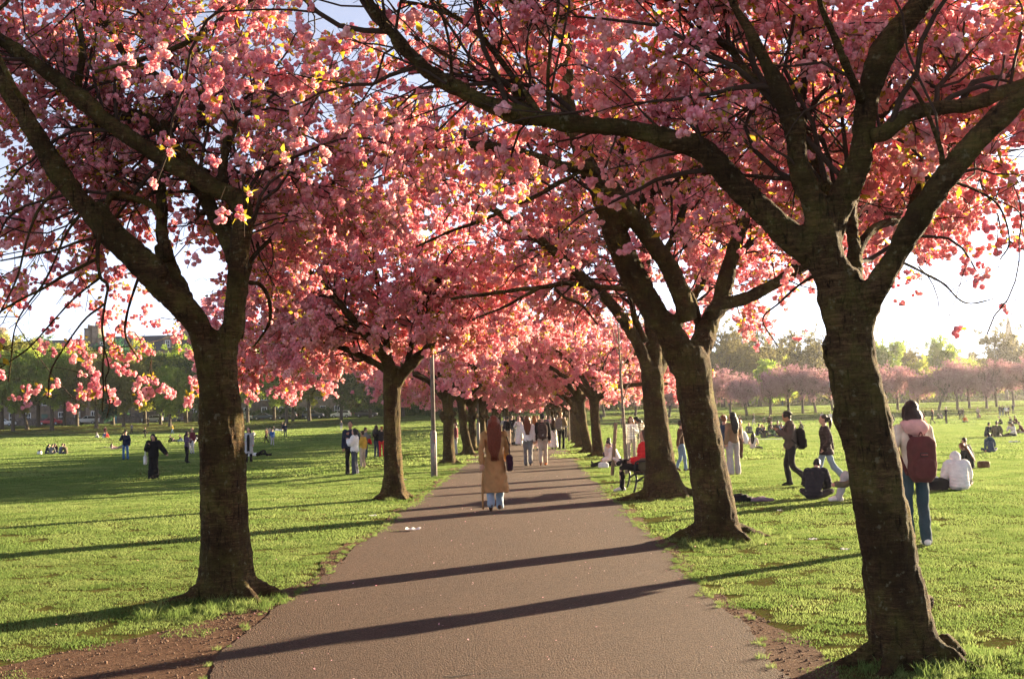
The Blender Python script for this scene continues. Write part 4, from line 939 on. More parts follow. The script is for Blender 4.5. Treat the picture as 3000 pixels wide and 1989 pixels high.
def tenement(x0, x1, y, label, col, eaves=15.6, cols=6, doorcol=(.08, .16, .28)):
    w = x1 - x0; t = empty('tenement', ((x0 + x1) / 2, y, float(terrain((x0 + x1) / 2, y)))); tag(t, label, 'building', 'terrace of tenements on the far left')
    m = stone('tenement_stone_%d' % int(x0), col)
    MB().box((-w / 2 + .01, 0, -1), (w / 2 - .01, 11, eaves)).build('wall', m, t)
    tr = MB()
    for z in (4.3, eaves - .25): tr.box((-w / 2 + .02, -.16, z), (w / 2 - .02, -.003, z + .24))
    tr.build('cornice', m, t)
    rf = MB(); V = [[-w / 2 + .02, -.3, eaves + .003], [w / 2 - .02, -.3, eaves + .003], [w / 2 - .02, 5.5, eaves + 3.8], [-w / 2 + .02, 5.5, eaves + 3.8], [w / 2 - .02, 11.2, eaves + .003], [-w / 2 + .02, 11.2, eaves + .003]]
    rf.add(V, [[0, 1, 2, 3], [3, 2, 4, 5]]); rf.add(np.array(V)[[0, 3, 5, 1, 2, 4]], [[0, 1, 2], [3, 5, 4]])
    roof = rf.build('roof', M_SLATE, t)
    for cx in (-w / 2 + .9, w / 2 - .9):
        c = MB().box((cx - .8, 3.4, eaves + 1.5), (cx + .8, 7.2, eaves + 6)); c.box((cx - .9, 3.3, eaves + 6.002), (cx + .9, 7.3, eaves + 6.25))
        for q in range(5): c.tube([[cx, 3.8 + q * .75, eaves + 6.25], [cx, 3.8 + q * .75, eaves + 7.1]], [.2, .16], 8)
        c.build('chimney', m, roof)
    for r_ in range(4):
        for c in range(cols):
            X = -w / 2 + w * (c + .5) / cols; z = .9 + r_ * 3.75
            if r_ == 0 and c == cols // 2:
                d = MB().box((X - .7, -.05, 0), (X + .7, .02, 2.6)).build('door', simple(doorcol, .5, name='door_paint'), t); continue
            f = put(WIN[0], 'window', t, (X, -.004, z)); put(WIN[1], 'pane', f, (0, 0, 0))
    for c in range(0, cols, 2):
        X = -w / 2 + w * (c + 1) / cols
        d = MB().box((X - 1.0, .3, eaves + .3), (X + 1.0, 3.2, eaves + 2.6)); d.add([[X - 1.2, .1, eaves + 2.602], [X + 1.2, .1, eaves + 2.602], [X, .1, eaves + 3.6], [X - 1.2, 4, eaves + 2.602], [X + 1.2, 4, eaves + 2.602], [X, 4, eaves + 3.6]], [[0, 1, 2], [3, 5, 4]])
        d.add([[X - 1.2, .1, eaves + 2.602], [X, .1, eaves + 3.6], [X, 4, eaves + 3.6], [X - 1.2, 4, eaves + 2.602], [X + 1.2, .1, eaves + 2.602], [X + 1.2, 4, eaves + 2.602]], [[0, 1, 2, 3], [1, 4, 5, 2]])
        dm = d.build('dormer', m, t); f = put(WIN_S[0], 'window', dm, (X, .29, eaves + .75)); g = MB().box((X - .53, .272, eaves + .77), (X + .53, .282, eaves + 2.2)).build('pane', M_GLASS, dm)
xs = [at(px, 1240, 256)[0] for px in (-330, -40, 250, 540, 800, 1010)]
for k, (lb, col, dc) in enumerate([('grey brown stone tenement at the left border behind the white hatchback', (.20, .165, .13), (.3, .05, .04)), ('brown stone tenement with white windows behind the red car', (.23, .175, .13), (.06, .12, .09)),
        ('warm brown tenement with tall chimneys behind the silver car', (.26, .19, .135), (.07, .2, .34)), ('dull grey tenement half hidden by the nearest left trunk', (.19, .16, .135), (.1, .1, .1)), ('pale stone tenement under the pink boughs by the navy people carrier', (.33, .27, .21), (.3, .3, .3))]):
    tenement(xs[k] + .05, xs[k + 1] - .05, 256 + .3 * (k % 2), lb, col, 15.4 + .5 * (k % 3), cols=6 if k < 3 else 5, doorcol=dc)
def stone_wall(px0, px1, y, h, label):
    a, b_ = at(px0, 1240, y)[0], at(px1, 1240, y)[0]; t = empty('stone_wall', (a, y, float(terrain(a, y)))); tag(t, label, 'wall')
    m = stone('boundary_stone', (.12, .10, .085)); mb = MB(); L = b_ - a; r_ = np.random.default_rng(int(px0 + 5)); z = 0
    mb.box((0, .06, -.5), (L, .34, h - .02))
    while z < h - .2:
        hh = .28 + .12 * r_.random(); X = 0
        while X < L - .3:
            w = min(.45 + .5 * r_.random(), L - X); d = .0 + .05 * r_.random(); mb.box((X + .012, d - .02, z + .012), (X + w - .012, .058, min(z + hh, h) - .012)); X += w
        z += hh
    s = mb.build('stones', m, t); s['kind'] = 'stuff'
    MB().box((-.02, -.06, h), (L + .02, .42, h + .16)).build('coping', m, t)
    return t, L
w_, L_ = stone_wall(342, 565, 246, 2.4, 'dark rubble stone wall behind the silver car and the pickup truck')
stone_wall(40, 300, 246, 1.5, 'low dark stone wall behind the red car')
gx = at(343, 1240, 246)[0]; xg = at(330, 1240, 246)[0]
t = empty('gate', ((gx + xg) / 2 - .2, 246.1, float(terrain(gx, 246)))); tag(t, 'blue board gate at the left end of the rubble wall', 'gate')
for q in range(6): MB().box((-.6 + q * .2 + .008, -.03 - .004 * (q % 2), .1), (-.6 + q * .2 + .192, .03, 2.1)).build('board', simple((.07, .2, .30), .6, name='blue_paint'), t)
MB().box((-.6, .031, .3), (.6, .07, .42)).box((-.6, .031, 1.7), (.6, .07, 1.82)).build('rail', simple((.07, .2, .30), .6, name='blue_paint'), t)
def hedge(px0, px1, y, h, label):
    a, b_ = at(px0, 1240, y)[0], at(px1, 1240, y)[0]; r_ = np.random.default_rng(int(px0)); n = int((b_ - a) * 14); P = np.column_stack([a + (b_ - a) * r_.random(n), y + r_.normal(0, .5, n), h * r_.random(n)]); P[:, 2] += terrain(P[:, 0], P[:, 1])
    tag(scatter('hedge', P, r_.random((n, 3)) * 6.28, .7 + .5 * r_.random(n), r_.integers(0, 2, n), CL['dark']), label, 'hedge')
hedge(570, 760, 246, 1.9, 'dark clipped hedge behind the seated people right of the nearest left trunk'); hedge(770, 985, 246, 2.2, 'dark tall hedge behind the navy people carrier'); hedge(1000, 1330, 247, 2.0, 'dark hedge low between the second left trunk and the lamp post')

# ------------------------------------------------------------------ parked cars
M_TYRE = simple((.02, .02, .02), .9, name='tyre_rubber', bmp=0); M_RIM = simple((.45, .45, .46), .35, metal=.8, name='wheel_rim', bmp=0)
M_LAMP = simple((.7, .7, .66), .2, name='lamp_lens', bmp=0, var=0); M_RED = simple((.5, .02, .02), .25, name='red_lens', bmp=0, var=0)
def paint(c):
    return simple(c, .28, name='car_paint', bmp=0, var=.03, spec=.6)
PROF = {  # x along the car (front at +), z ; body outline and glass outline
 'hatch': ([(-1.95, .35), (-2.0, .75), (-1.92, 1.0), (-1.75, 1.42), (-1.2, 1.5), (.1, 1.47), (.95, 1.02), (1.75, .90), (1.98, .70), (2.0, .35)], [(-1.62, 1.02), (-1.5, 1.36), (-1.1, 1.42), (.08, 1.40), (.75, 1.02)]),
 'suv': ([(-2.1, .42), (-2.15, .9), (-2.1, 1.1), (-1.95, 1.62), (-1.5, 1.72), (.2, 1.70), (.95, 1.18), (1.95, 1.02), (2.15, .8), (2.15, .42)], [(-1.85, 1.15), (-1.72, 1.55), (-1.3, 1.63), (.15, 1.62), (.78, 1.17)]),
 'saloon': ([(-2.2, .36), (-2.25, .78), (-2.15, .95), (-1.55, 1.02), (-.95, 1.38), (-.5, 1.43), (.25, 1.41), (1.0, .98), (1.95, .86), (2.22, .66), (2.22, .36)], [(-1.38, 1.03), (-.9, 1.31), (-.5, 1.36), (.22, 1.34), (.8, 1.0)]),
 'pickup': ([(-2.6, .5), (-2.62, 1.08), (-.95, 1.10), (-.85, 1.75), (-.4, 1.82), (.55, 1.78), (1.15, 1.2), (2.3, 1.08), (2.55, .85), (2.55, .5)], [(-.72, 1.2), (-.66, 1.66), (-.35, 1.72), (.5, 1.70), (.95, 1.22)])}
def make_car(kind, col, label, px, y, face=1):
    x = at(px, 1240, y)[0]; t = empty('parked_car', (x, y, float(terrain(x, y)) + .09), 0 if face > 0 else math.pi); tag(t, label, 'car', 'cars parked along the far street')
    pr, gl = PROF[kind]; W = .86; mb = MB(); pr = np.array(pr); n = len(pr); top = pr[:, 1].max()
    ww = W - np.clip((pr[:, 1] - .95) / (top - .95 + 1e-6), 0, 1) * .22
    rows = [];
    for s, k in ((-1, 1.0), (-1, .0), (1, .0), (1, 1.0)): pass
    V = np.concatenate([np.column_stack([pr[:, 0], -ww, pr[:, 1]]), np.column_stack([pr[:, 0], ww, pr[:, 1]])]); F = [[q, (q + 1) % n, n + (q + 1) % n, n + q] for q in range(n)]
    mb.add(V, F); c = len(V)
    mid = pr.mean(0)
    for s, o in ((-1, 0), (1, n)):
        ci = len(V); mb.V.append(np.array([[0.0, s * .80, .8]])); mb.n += 1; idx = mb.n - 1
        mb.F3.append(np.array([[o + q, idx, o + (q + 1) % n] if s < 0 else [o + (q + 1) % n, idx, o + q] for q in range(n)]))
    body = mb.build('body', paint(col), t)
    bv = body.modifiers.new('b', 'BEVEL'); bv.width = .05; bv.segments = 2; bv.limit_method = 'ANGLE'
    gl = np.array(gl); gtop = gl[:, 1].max()
    for s in (-1, 1):
        gw = W + .012 - np.clip((gl[:, 1] - .95) / (top - .95), 0, 1) * .21
        g = MB(); m_ = len(gl); V = np.concatenate([np.column_stack([gl[:, 0], s * gw, gl[:, 1]]), np.column_stack([gl[:, 0], s * (gw - .03), gl[:, 1]])])
        g.add(V, [[q, (q + 1) % m_, m_ + (q + 1) % m_, m_ + q] for q in range(m_)]); g.add(np.concatenate([V[:m_], [[gl[:, 0].mean(), s * gw.mean(), gl[:, 1].mean()]]]), [[q, (q + 1) % m_, m_] for q in range(m_)])
        go = g.build('side_window', M_GLASS, t)
        MB().box((-.28, s * (W - .10) - .012, 1.0), (-.2, s * (W - .10) + .035, gtop - .02)).build('pillar', paint(col), go)
    # windscreen and rear glass
    for a, b_, nm in ((5 if kind != 'saloon' else 6, 6 if kind != 'saloon' else 7, 'windscreen'), (2 if kind != 'saloon' else 3, 3 if kind != 'saloon' else 4, 'rear_window')):
        p, q = pr[a], pr[b_]; d = q - p; nrm = np.array([d[1], -d[0]]) / np.linalg.norm(d) * (-1 if nm == 'rear_window' else -1); e = .012 * nrm; p2 = p + d * .1 + e; q2 = q - d * .1 + e
        MB().add([[p2[0], -.55, p2[1]], [p2[0], .55, p2[1]], [q2[0], .62, q2[1]], [q2[0], -.62, q2[1]]], [[0, 1, 2, 3]]).build(nm, M_GLASS, t)
    for wx in (pr[:, 0].min() * .63, pr[:, 0].max() * .64):
        for s in (-1, 1):
            yy = s * (W - .10); w = MB().tube([[wx, yy - .1, .33], [wx, yy + .1, .33]], [.33, .33], 18).build('wheel', M_TYRE, t, True)
            MB().tube([[wx, yy + s * .085, .33], [wx, yy + s * .112, .33]], [.21, .19], 12).build('rim', M_RIM, w)
    fx, rxx = pr[:, 0].max(), pr[:, 0].min()
    for s in (-1, 1):
        MB().box((fx - .24, s * .66 - .16, .66), (fx - .008, s * .66 + .16, .8)).build('headlight', M_LAMP, t); MB().box((rxx - .012, s * .7 - .12, .72), (rxx + .12, s * .7 + .12, .95)).build('tail_light', M_RED, t)
    return t
make_car('hatch', (.72, .72, .70), 'white hatchback parked at the left border of the photo', 14, 228.5, 1)
make_car('saloon', (.50, .02, .03), 'low red car parked on the far left street', 148, 228.5, -1)
make_car('suv', (.74, .73, .70), 'white off-road car parked right of the red car', 257, 228.5, -1)
make_car('hatch', (.42, .44, .46), 'silver hatchback parked left of the nearest left trunk', 447, 228.5, -1)
make_car('pickup', (.13, .17, .21), 'slate blue pickup truck parked just behind the silver hatchback', 497, 233.5, -1)
make_car('saloon', (.05, .08, .13), 'dark blue saloon parked behind the walkers right of the nearest left trunk', 775, 228.5, 1)
make_car('hatch', (.05, .05, .06), 'dark hatchback with red tail light parked behind the stout tree', 841, 229, -1)
make_car('suv', (.035, .05, .10), 'navy people carrier parked left of the small white car', 918, 228.5, 1)
make_car('hatch', (.74, .73, .71), 'small white hatchback parked over the couple in the field', 999, 228.5, -1)
make_car('saloon', (.05, .05, .05), 'black saloon parked low beneath the boughs left of the second left trunk', 1073, 228.5, 1)
make_car('hatch', (.55, .55, .54), 'pale grey car parked just right of the nearest left trunk', 715, 231, 1)

# ------------------------------------------------------------------ skyline buildings on the right
M_SAND = stone('sandstone', (.36, .30, .22)); M_GREYST = stone('spire_stone', (.22, .19, .16))
def gabled(px, D, w, eaves, ridge, label, mat, gables=2, depth=12, pinnacle=False):
    x = at(px, 1200, D)[0]; t = empty('gabled_house', (x, D, float(terrain(x, D)))); tag(t, label, 'building', 'buildings on the right skyline')
    MB().box((-w / 2, 0, -2), (w / 2, depth, eaves)).build('wall', mat, t)
    r = MB(); r.add([[-w / 2 - .3, -.4, eaves + .003], [w / 2 + .3, -.4, eaves + .003], [w / 2 + .3, depth / 2, ridge], [-w / 2 - .3, depth / 2, ridge], [w / 2 + .3, depth + .4, eaves + .003], [-w / 2 - .3, depth + .4, eaves + .003]], [[0, 1, 2, 3], [3, 2, 4, 5]])
    roof = r.build('roof', M_SLATE, t)
    for g in range(gables):
        gx_ = -w / 2 + w * (g + .5) / gables; gw = w / gables * .36
        m_ = MB().box((gx_ - gw, -.8, -2), (gx_ + gw, depth * .4, eaves)); m_.add([[gx_ - gw, -.8, eaves], [gx_ + gw, -.8, eaves], [gx_, -.8, ridge - .6], [gx_ - gw, depth * .4, eaves], [gx_ + gw, depth * .4, eaves], [gx_, depth * .4, ridge - .6]], [[0, 1, 2], [3, 5, 4]])
        m_.add([[gx_ - gw, -.8, eaves], [gx_, -.8, ridge - .6], [gx_, depth * .4, ridge - .6], [gx_ - gw, depth * .4, eaves], [gx_ + gw, -.8, eaves], [gx_ + gw, depth * .4, eaves]], [[0, 3, 2, 1], [1, 2, 5, 4]]); m_.build('gable', mat, t)
        for z in np.arange(1, eaves - 1, 3.2):
            f = put(WIN[0], 'window', t, (gx_, -.81, z)); put(WIN[1], 'pane', f, (0, 0, 0))
    for cx in (-w * .38, w * .3):
        c = MB().box((cx - .6, depth / 2 - 1, eaves), (cx + .6, depth / 2 + 1, ridge + 2.2))
        for q in (-.5, 0, .5): c.tube([[cx, depth / 2 + q, ridge + 2.2], [cx, depth / 2 + q, ridge + 2.9]], [.2, .16], 6)
        c.build('chimney', mat, roof)
    if pinnacle: MB().box((w / 2 - 1.2, -.7, -2), (w / 2 + .4, 1.5, ridge + 1.5)).add(np.array([[w / 2 - 1.2, -.7, ridge + 1.5], [w / 2 + .4, -.7, ridge + 1.5], [w / 2 + .4, 1.5, ridge + 1.5], [w / 2 - 1.2, 1.5, ridge + 1.5], [w / 2 - .4, .4, ridge + 6.5]]), [[0, 1, 4], [1, 2, 4], [2, 3, 4], [3, 0, 4]]).build('turret', mat, t)
gabled(2268, 400, 15, 15.5, 19.5, 'sandstone building with pointed gables and a turret left of the nearest right trunk', M_SAND, 3, pinnacle=True)
gabled(2195, 410, 16, 15.5, 19, 'long low sandstone building behind the broad brown tree', M_SAND, 3)
gabled(2335, 420, 9, 13.5, 17, 'grey house with clustered chimneys close left of the nearest right trunk', M_GREYST, 2)
gabled(2715, 460, 16, 13.5, 17.5, 'dark roofed house on the skyline left of the flat topped tree', M_GREYST, 2)
gabled(2835, 480, 15, 12.5, 16.5, 'grey house with chimneys on the skyline right of the flat topped tree', M_GREYST, 2)
gabled(2905, 470, 10, 12, 16, 'brown gabled house on the skyline just left of the bare tree by the spire', M_SAND, 1)
def spire(px, D, w, hw, ht, label):
    x = at(px, 1200, D)[0]; t = empty('church_spire', (x, D, float(terrain(x, D)))); tag(t, label, 'church spire', 'spires on the right skyline')
    m = MB().box((-w / 2, -w / 2, -3), (w / 2, w / 2, hw)); m.build('tower', M_GREYST, t)
    s = MB(); a = np.arange(8) * math.pi / 4 + math.pi / 8
    s.rings([[0, 0, hw + .002], [0, 0, hw + (ht - hw) * .5], [0, 0, ht]], [w * .5, w * .27, .06], [w * .5, w * .27, .06], 8).build('steeple', M_GREYST, t)
    for sx in (-1, 1):
        for sy in (-1, 1): MB().rings([[sx * w * .43, sy * w * .43, hw + .002], [sx * w * .43, sy * w * .43, hw + 1.6], [sx * w * .43, sy * w * .43, hw + 3.4]], [.35, .3, .03], [.35, .3, .03], 6).build('pinnacle', M_GREYST, t)
    for z in (hw - 5,):
        q = put(WIN[0], 'window', t, (0, -w / 2 - .003, z)); put(WIN[1], 'pane', q, (0, 0, 0))
spire(2967, 600, 5.4, 27, 42, 'pointed stone church spire behind the large leafless tree')
spire(3001, 640, 4.0, 17, 24, 'smaller stone spire cut by the right border of the photo')
# ------------------------------------------------------------------ the evening air
def haze_box():
    m, nt, out = newmat('evening_air'); v = nt.nodes.new('ShaderNodeVolumePrincipled')
    v.inputs['Color'].default_value = (0.95, 0.96, 1.0, 1); v.inputs['Density'].default_value = 0.00011; v.inputs['Anisotropy'].default_value = 0.65
    nt.links.new(v.outputs[0], out.inputs['Volume'])
    o = MB().box((-910, -70, -1.2), (910, 1810, 62)).build('haze', m); o['kind'] = 'stuff'
    m.volume_intersection_method = 'FAST' if hasattr(m, 'volume_intersection_method') else None
try: haze_box()
except Exception as e: print('haze', e)
# ------------------------------------------------------------------ people
A = np.array
def rotx(a): c, s = math.cos(a), math.sin(a); return A([[1, 0, 0], [0, c, -s], [0, s, c]])
def rotz(a): c, s = math.cos(a), math.sin(a); return A([[c, -s, 0], [s, c, 0], [0, 0, 1]])
def J_stand(arms=('down', 'down'), nod=0.0, lean=0.0, turn=0.0, wide=.10):
    J = dict(pelvis=A([0, 0, .93]), waist=A([0, -.005 + lean * .1, 1.08]), chest=A([0, lean * .3, 1.27]), neck=A([0, -.01 + lean * .5, 1.44]), nod=nod, turn=turn, seated=False)
    for s, n in ((-1, 'l'), (1, 'r')):
        J['hip' + n] = A([s * .09, 0, .90]); J['knee' + n] = A([s * wide, .015, .49]); J['ankle' + n] = A([s * wide * 1.05, -.02, .085]); J['toe' + n] = A([s * (wide * 1.05 + .02), .13, .03])
    return arms_(J, arms)
def arms_(J, arms):
    nb = J['neck']; up = unit(J['neck'] - J['chest'])
    for s, n, a in ((-1, 'l', arms[0]), (1, 'r', arms[1])):
        sh = nb + A([s * .175, 0, 0]) - up * .055; J['sh' + n] = sh
        E = {'down': ([s * .045, -.03, -.28], [s * .05, .03, -.52]), 'fwd': ([s * .05, .04, -.27], [s * -.02, .26, -.22]), 'phone': ([s * .05, .06, -.26], [s * -.07, .27, -.12]),
             'up': ([s * .12, .20, -.04], [s * -.06, .28, .16]), 'out': ([s * .22, .08, -.08], [s * .44, .14, .02]), 'face': ([s * .10, .12, -.22], [s * -.07, .17, .06]), 'hug': ([s * .08, .10, -.24], [s * -.14, .24, -.10]),
             'strap': ([s * .09, -.02, -.26], [s * -.02, .13, -.10]), 'pocket': ([s * .10, -.06, -.26], [s * .03, .06, -.46]), 'swingf': ([s * .05, .10, -.26], [s * .03, .28, -.42]), 'swingb': ([s * .06, -.15, -.24], [s * .06, -.20, -.49]),
             'knees': ([s * .06, .14, -.24], [s * -.02, .36, -.28]), 'lap': ([s * .07, .06, -.27], [s * -.06, .27, -.34]), 'prop': ([s * .06, -.14, -.24], [s * .10, -.26, -.46]), 'away': ([s * .16, .03, -.24], [s * .30, .10, -.40])}[a]
        J['el' + n] = sh + A(E[0]); J['wr' + n] = sh + A(E[1])
    return J
def J_walk(fwd=1, arms=None, nod=0.0, stride=.27, lean=.05, turn=0.0):
    """fwd = +1: right foot ahead"""
    J = J_stand(arms or (('swingf', 'swingb') if fwd > 0 else ('swingb', 'swingf')), nod, lean, turn)
    a, b = ('r', 'l') if fwd > 0 else ('l', 'r')
    s = 1 if fwd > 0 else -1
    J['knee' + a] = A([s * .085, stride * .75, .50]); J['ankle' + a] = A([s * .08, stride, .10]); J['toe' + a] = A([s * .09, stride + .15, .07])
    J['knee' + b] = A([-s * .085, stride * .05, .48]); J['ankle' + b] = A([-s * .08, -stride * 1.1, .17]); J['toe' + b] = A([-s * .085, -stride * 1.1 + .12, .04])
    for k in ('pelvis', 'waist', 'chest', 'neck', 'hipl', 'hipr', 'shl', 'shr', 'ell', 'elr', 'wrl', 'wrr'): J[k] = J[k] - A([0, 0, .025])
    return J
def J_sit(legs='cross', arms=('lap', 'lap'), nod=.2, lean=.10, turn=0.0, h=.10):
    J = dict(pelvis=A([0, 0, h + .02]), waist=A([0, -.02 + lean * .3, h + .17]), chest=A([0, lean * 1.1, h + .37]), neck=A([0, lean * 2.0, h + .54]), nod=nod, turn=turn, seated=True)
    for s, n in ((-1, 'l'), (1, 'r')):
        J['hip' + n] = A([s * .095, .02, h])
        if legs == 'cross': J['knee' + n] = A([s * .33, .30, .17]); J['ankle' + n] = A([-s * .04, .36 + .06 * s, .07]); J['toe' + n] = A([-s * .16, .36 + .06 * s, .05])
        elif legs == 'long': J['knee' + n] = A([s * .10, .42, .15 + .04 * s]); J['ankle' + n] = A([s * .11, .83, .07]); J['toe' + n] = A([s * .14, .87, .20])
        elif legs == 'hug': J['knee' + n] = A([s * .11, .34, .50]); J['ankle' + n] = A([s * .11, .50, .08]); J['toe' + n] = A([s * .12, .66, .04])
        elif legs == 'side': J['knee' + n] = A([.22 + .06 * s, .34, .12]); J['ankle' + n] = A([.42 + .05 * s, -.02, .07]); J['toe' + n] = A([.50 + .05 * s, -.10, .05])
        elif legs == 'bench': J['knee' + n] = A([s * .09, .43, h + .02]); J['ankle' + n] = A([s * .08, .46, .09]); J['toe' + n] = A([s * .09, .62, .035])
    if legs == 'bench':      # right ankle over the left knee
        J['kneer'] = A([.20, .40, h + .14]); J['ankler'] = A([-.16, .52, h + .12]); J['toer'] = A([-.20, .63, h + .22])
    return arms_(J, arms)
def J_lie(turn=0.0):
    J = dict(pelvis=A([0, 0, .12]), waist=A([0, -.15, .13]), chest=A([0, -.34, .16]), neck=A([0, -.50, .22]), nod=.3, turn=turn, seated=True)
    for s, n in ((-1, 'l'), (1, 'r')):
        J['hip' + n] = A([s * .09, .02, .12]); J['knee' + n] = A([s * .10, .42, .14 if s < 0 else .34]); J['ankle' + n] = A([s * .10, .82 if s < 0 else .62, .07]); J['toe' + n] = A([s * .11, .86 if s < 0 else .76, .16 if s < 0 else .04])
    J = arms_(J, ('prop', 'prop'))
    for s, n in ((-1, 'l'), (1, 'r')): J['sh' + n] = A([s * .18, -.46, .18]); J['el' + n] = A([s * .26, -.50, .05]); J['wr' + n] = A([s * .22, -.26, .05])
    return J

def limb_(mb, pts, rad, n=10):
    q = spline(np.column_stack([A(pts), A(rad)]), 4 * len(pts)); mb.tube(q[:, :3], q[:, 3], n); mb.ball(q[0, :3], q[0, 3], 8); mb.ball(q[-1, :3], q[-1, 3], 8)
def torso_(mb, J, g, hem=None, hemr=None, hood=False):
    """g: how far the cloth stands off; hem: drop below the pelvis"""
    C = [J['pelvis'], J['waist'], J['chest'] - .35 * (J['chest'] - J['waist']), J['chest'], J['neck'] * .45 + J['chest'] * .55, J['neck'] - unit(J['neck'] - J['chest']) * .035, J['neck']]
    RX = [.158, .142, .155, .168, .178, .135, .062]; RY = [.118, .105, .112, .120, .112, .082, .058]
    ax = unit(J['shr'] - J['shl']); ay = [None] * 7; ax_ = [A([1.0, 0, 0])] * 3 + [ax] * 4
    T = unit(np.gradient(A(C), axis=0)); ay = [np.cross(t, a) for t, a in zip(T, ax_)]
    RX = A(RX) + g; RY = A(RY) + g
    if hem:
        m = (J['kneel'] + J['kneer']) / 2; d = A([0, 0, -1.0]); K = 4
        for k in range(1, K + 1):
            f = k / K; C.insert(0, J['pelvis'] + d * hem * f + A([0, -.015 * f, 0])); ay.insert(0, A([0, 1.0, 0])); ax_.insert(0, A([1.0, 0, 0]))
            RX = np.insert(RX, 0, .165 + g + (hemr or .03) * f); RY = np.insert(RY, 0, .125 + g + (hemr or .03) * f * 1.2)
    else:
        mb.ball(J['pelvis'] - A([0, 0, .01]), A([.165 + g, .125 + g, .10]), 12)
    q = np.column_stack([A(C), RX, RY]); q = np.column_stack([q, A(ax_), A(ay)]); q = spline(q, 26)
    mb.rings(q[:, :3], q[:, 3], q[:, 4], 16, unit(q[:, 5:8]), unit(q[:, 8:11]))
    mb.ball(J['shl'], .062 + g, 8); mb.ball(J['shr'], .062 + g, 8)
HEAD_UP = .135
def head_frame(J):
    n = J['neck']; R = rotz(J['turn']) @ rotx(-J['nod']); up = unit(.5 * unit(n - J['chest']) + A([0, 0, .6])); c = n + up * .07 + R @ A([0, .025, .095]); return c, R
def cap_(mb, c, R, off, r, n=12): mb.ball(c + R @ A(off), r, n, None if R is None else R)
WRK = []; DONE = []          # everything to fuse in one go
def piece(root, name, mb, mat, vox, fold=0.0, sm=2, extra=None, is_root=False):
    WRK.append((root, name, mb.data(), mat, vox, fold, sm, extra, is_root))
def fingers(J, n, curl=.6):
    """thumb and four unequal, bent fingers rooted in the palm"""
    w = J['wr' + n]; d = unit(w - J['el' + n]); s = 1 if n == 'r' else -1
    side = unit(np.cross(d, A([0, 1.0, 0.2]))); nrm = np.cross(side, d); mb = MB(); pc = w + d * .05
    for k, L in enumerate((.062, .07, .066, .052)):
        o = (k - 1.5) * .019; a = pc + side * o + d * .035; b = a + d * L * .5 + nrm * L * .12; e = b + (d * (1 - curl) + nrm * curl) * L * .5
        mb.tube([a - d * .02, a, b, e], [.0085, .0085, .008, .006], 6)
    a = pc + side * s * -.03 - d * .015; b = a - side * s * .02 + d * .03 + nrm * .01; e = b + d * .025 + nrm * .012; mb.tube([a + side * s * .012, a, b, e], [.011, .011, .0095, .007], 6); return mb
M_EYE = simple((.02, .015, .012), .3, name='eye', bmp=0, var=0); M_LIP = simple((.35, .12, .10), .5, name='lip', bmp=0, var=0)
SKIN = {'fair': simple((.52, .30, .21), .6, name='skin_fair', var=.06, bmp=.05), 'tan': simple((.40, .22, .13), .6, name='skin_tan', var=.06, bmp=.05), 'dark': simple((.12, .06, .035), .6, name='skin_dark', var=.06, bmp=.05)}
def C(*c): return tuple(c)
COLS = dict(black=C(.012, .011, .012), navy=C(.014, .018, .038), dark=C(.03, .027, .03), grey=C(.16, .155, .15), lgrey=C(.38, .37, .36), white=C(.72, .70, .65), cream=C(.66, .58, .46), tan=C(.33, .185, .075), brown=C(.085, .045, .028), olive=C(.10, .085, .05), jeans=C(.07, .115, .17), ljeans=C(.24, .30, .36), djeans=C(.03, .045, .075),
            red=C(.55, .025, .03), maroon=C(.13, .03, .035), pink=C(.66, .38, .34), yellow=C(.55, .36, .06), orange=C(.55, .18, .05), blue=C(.05, .11, .28), purple=C(.09, .06, .10), beige=C(.42, .33, .25), teal=C(.05, .09, .11), offpink=C(.62, .50, .45), green=C(.05, .13, .06))
HAIR = dict(black=C(.012, .009, .008), brown=C(.045, .022, .012), auburn=C(.15, .045, .016), red=C(.15, .032, .012), blond=C(.40, .25, .10), grey=C(.3, .29, .28), ginger=C(.36, .12, .03), dbrown=C(.028, .014, .009))
def cloth(c): return simple(COLS[c] if isinstance(c, str) else c, .9, name='cloth_' + (c if isinstance(c, str) else 'dyed'), var=.16, scale=9, bmp=.5, spec=.15)
def hairm(c): return simple(HAIR[c], .55, name='hair_' + c, var=.35, scale=40, bmp=.6, spec=.3)

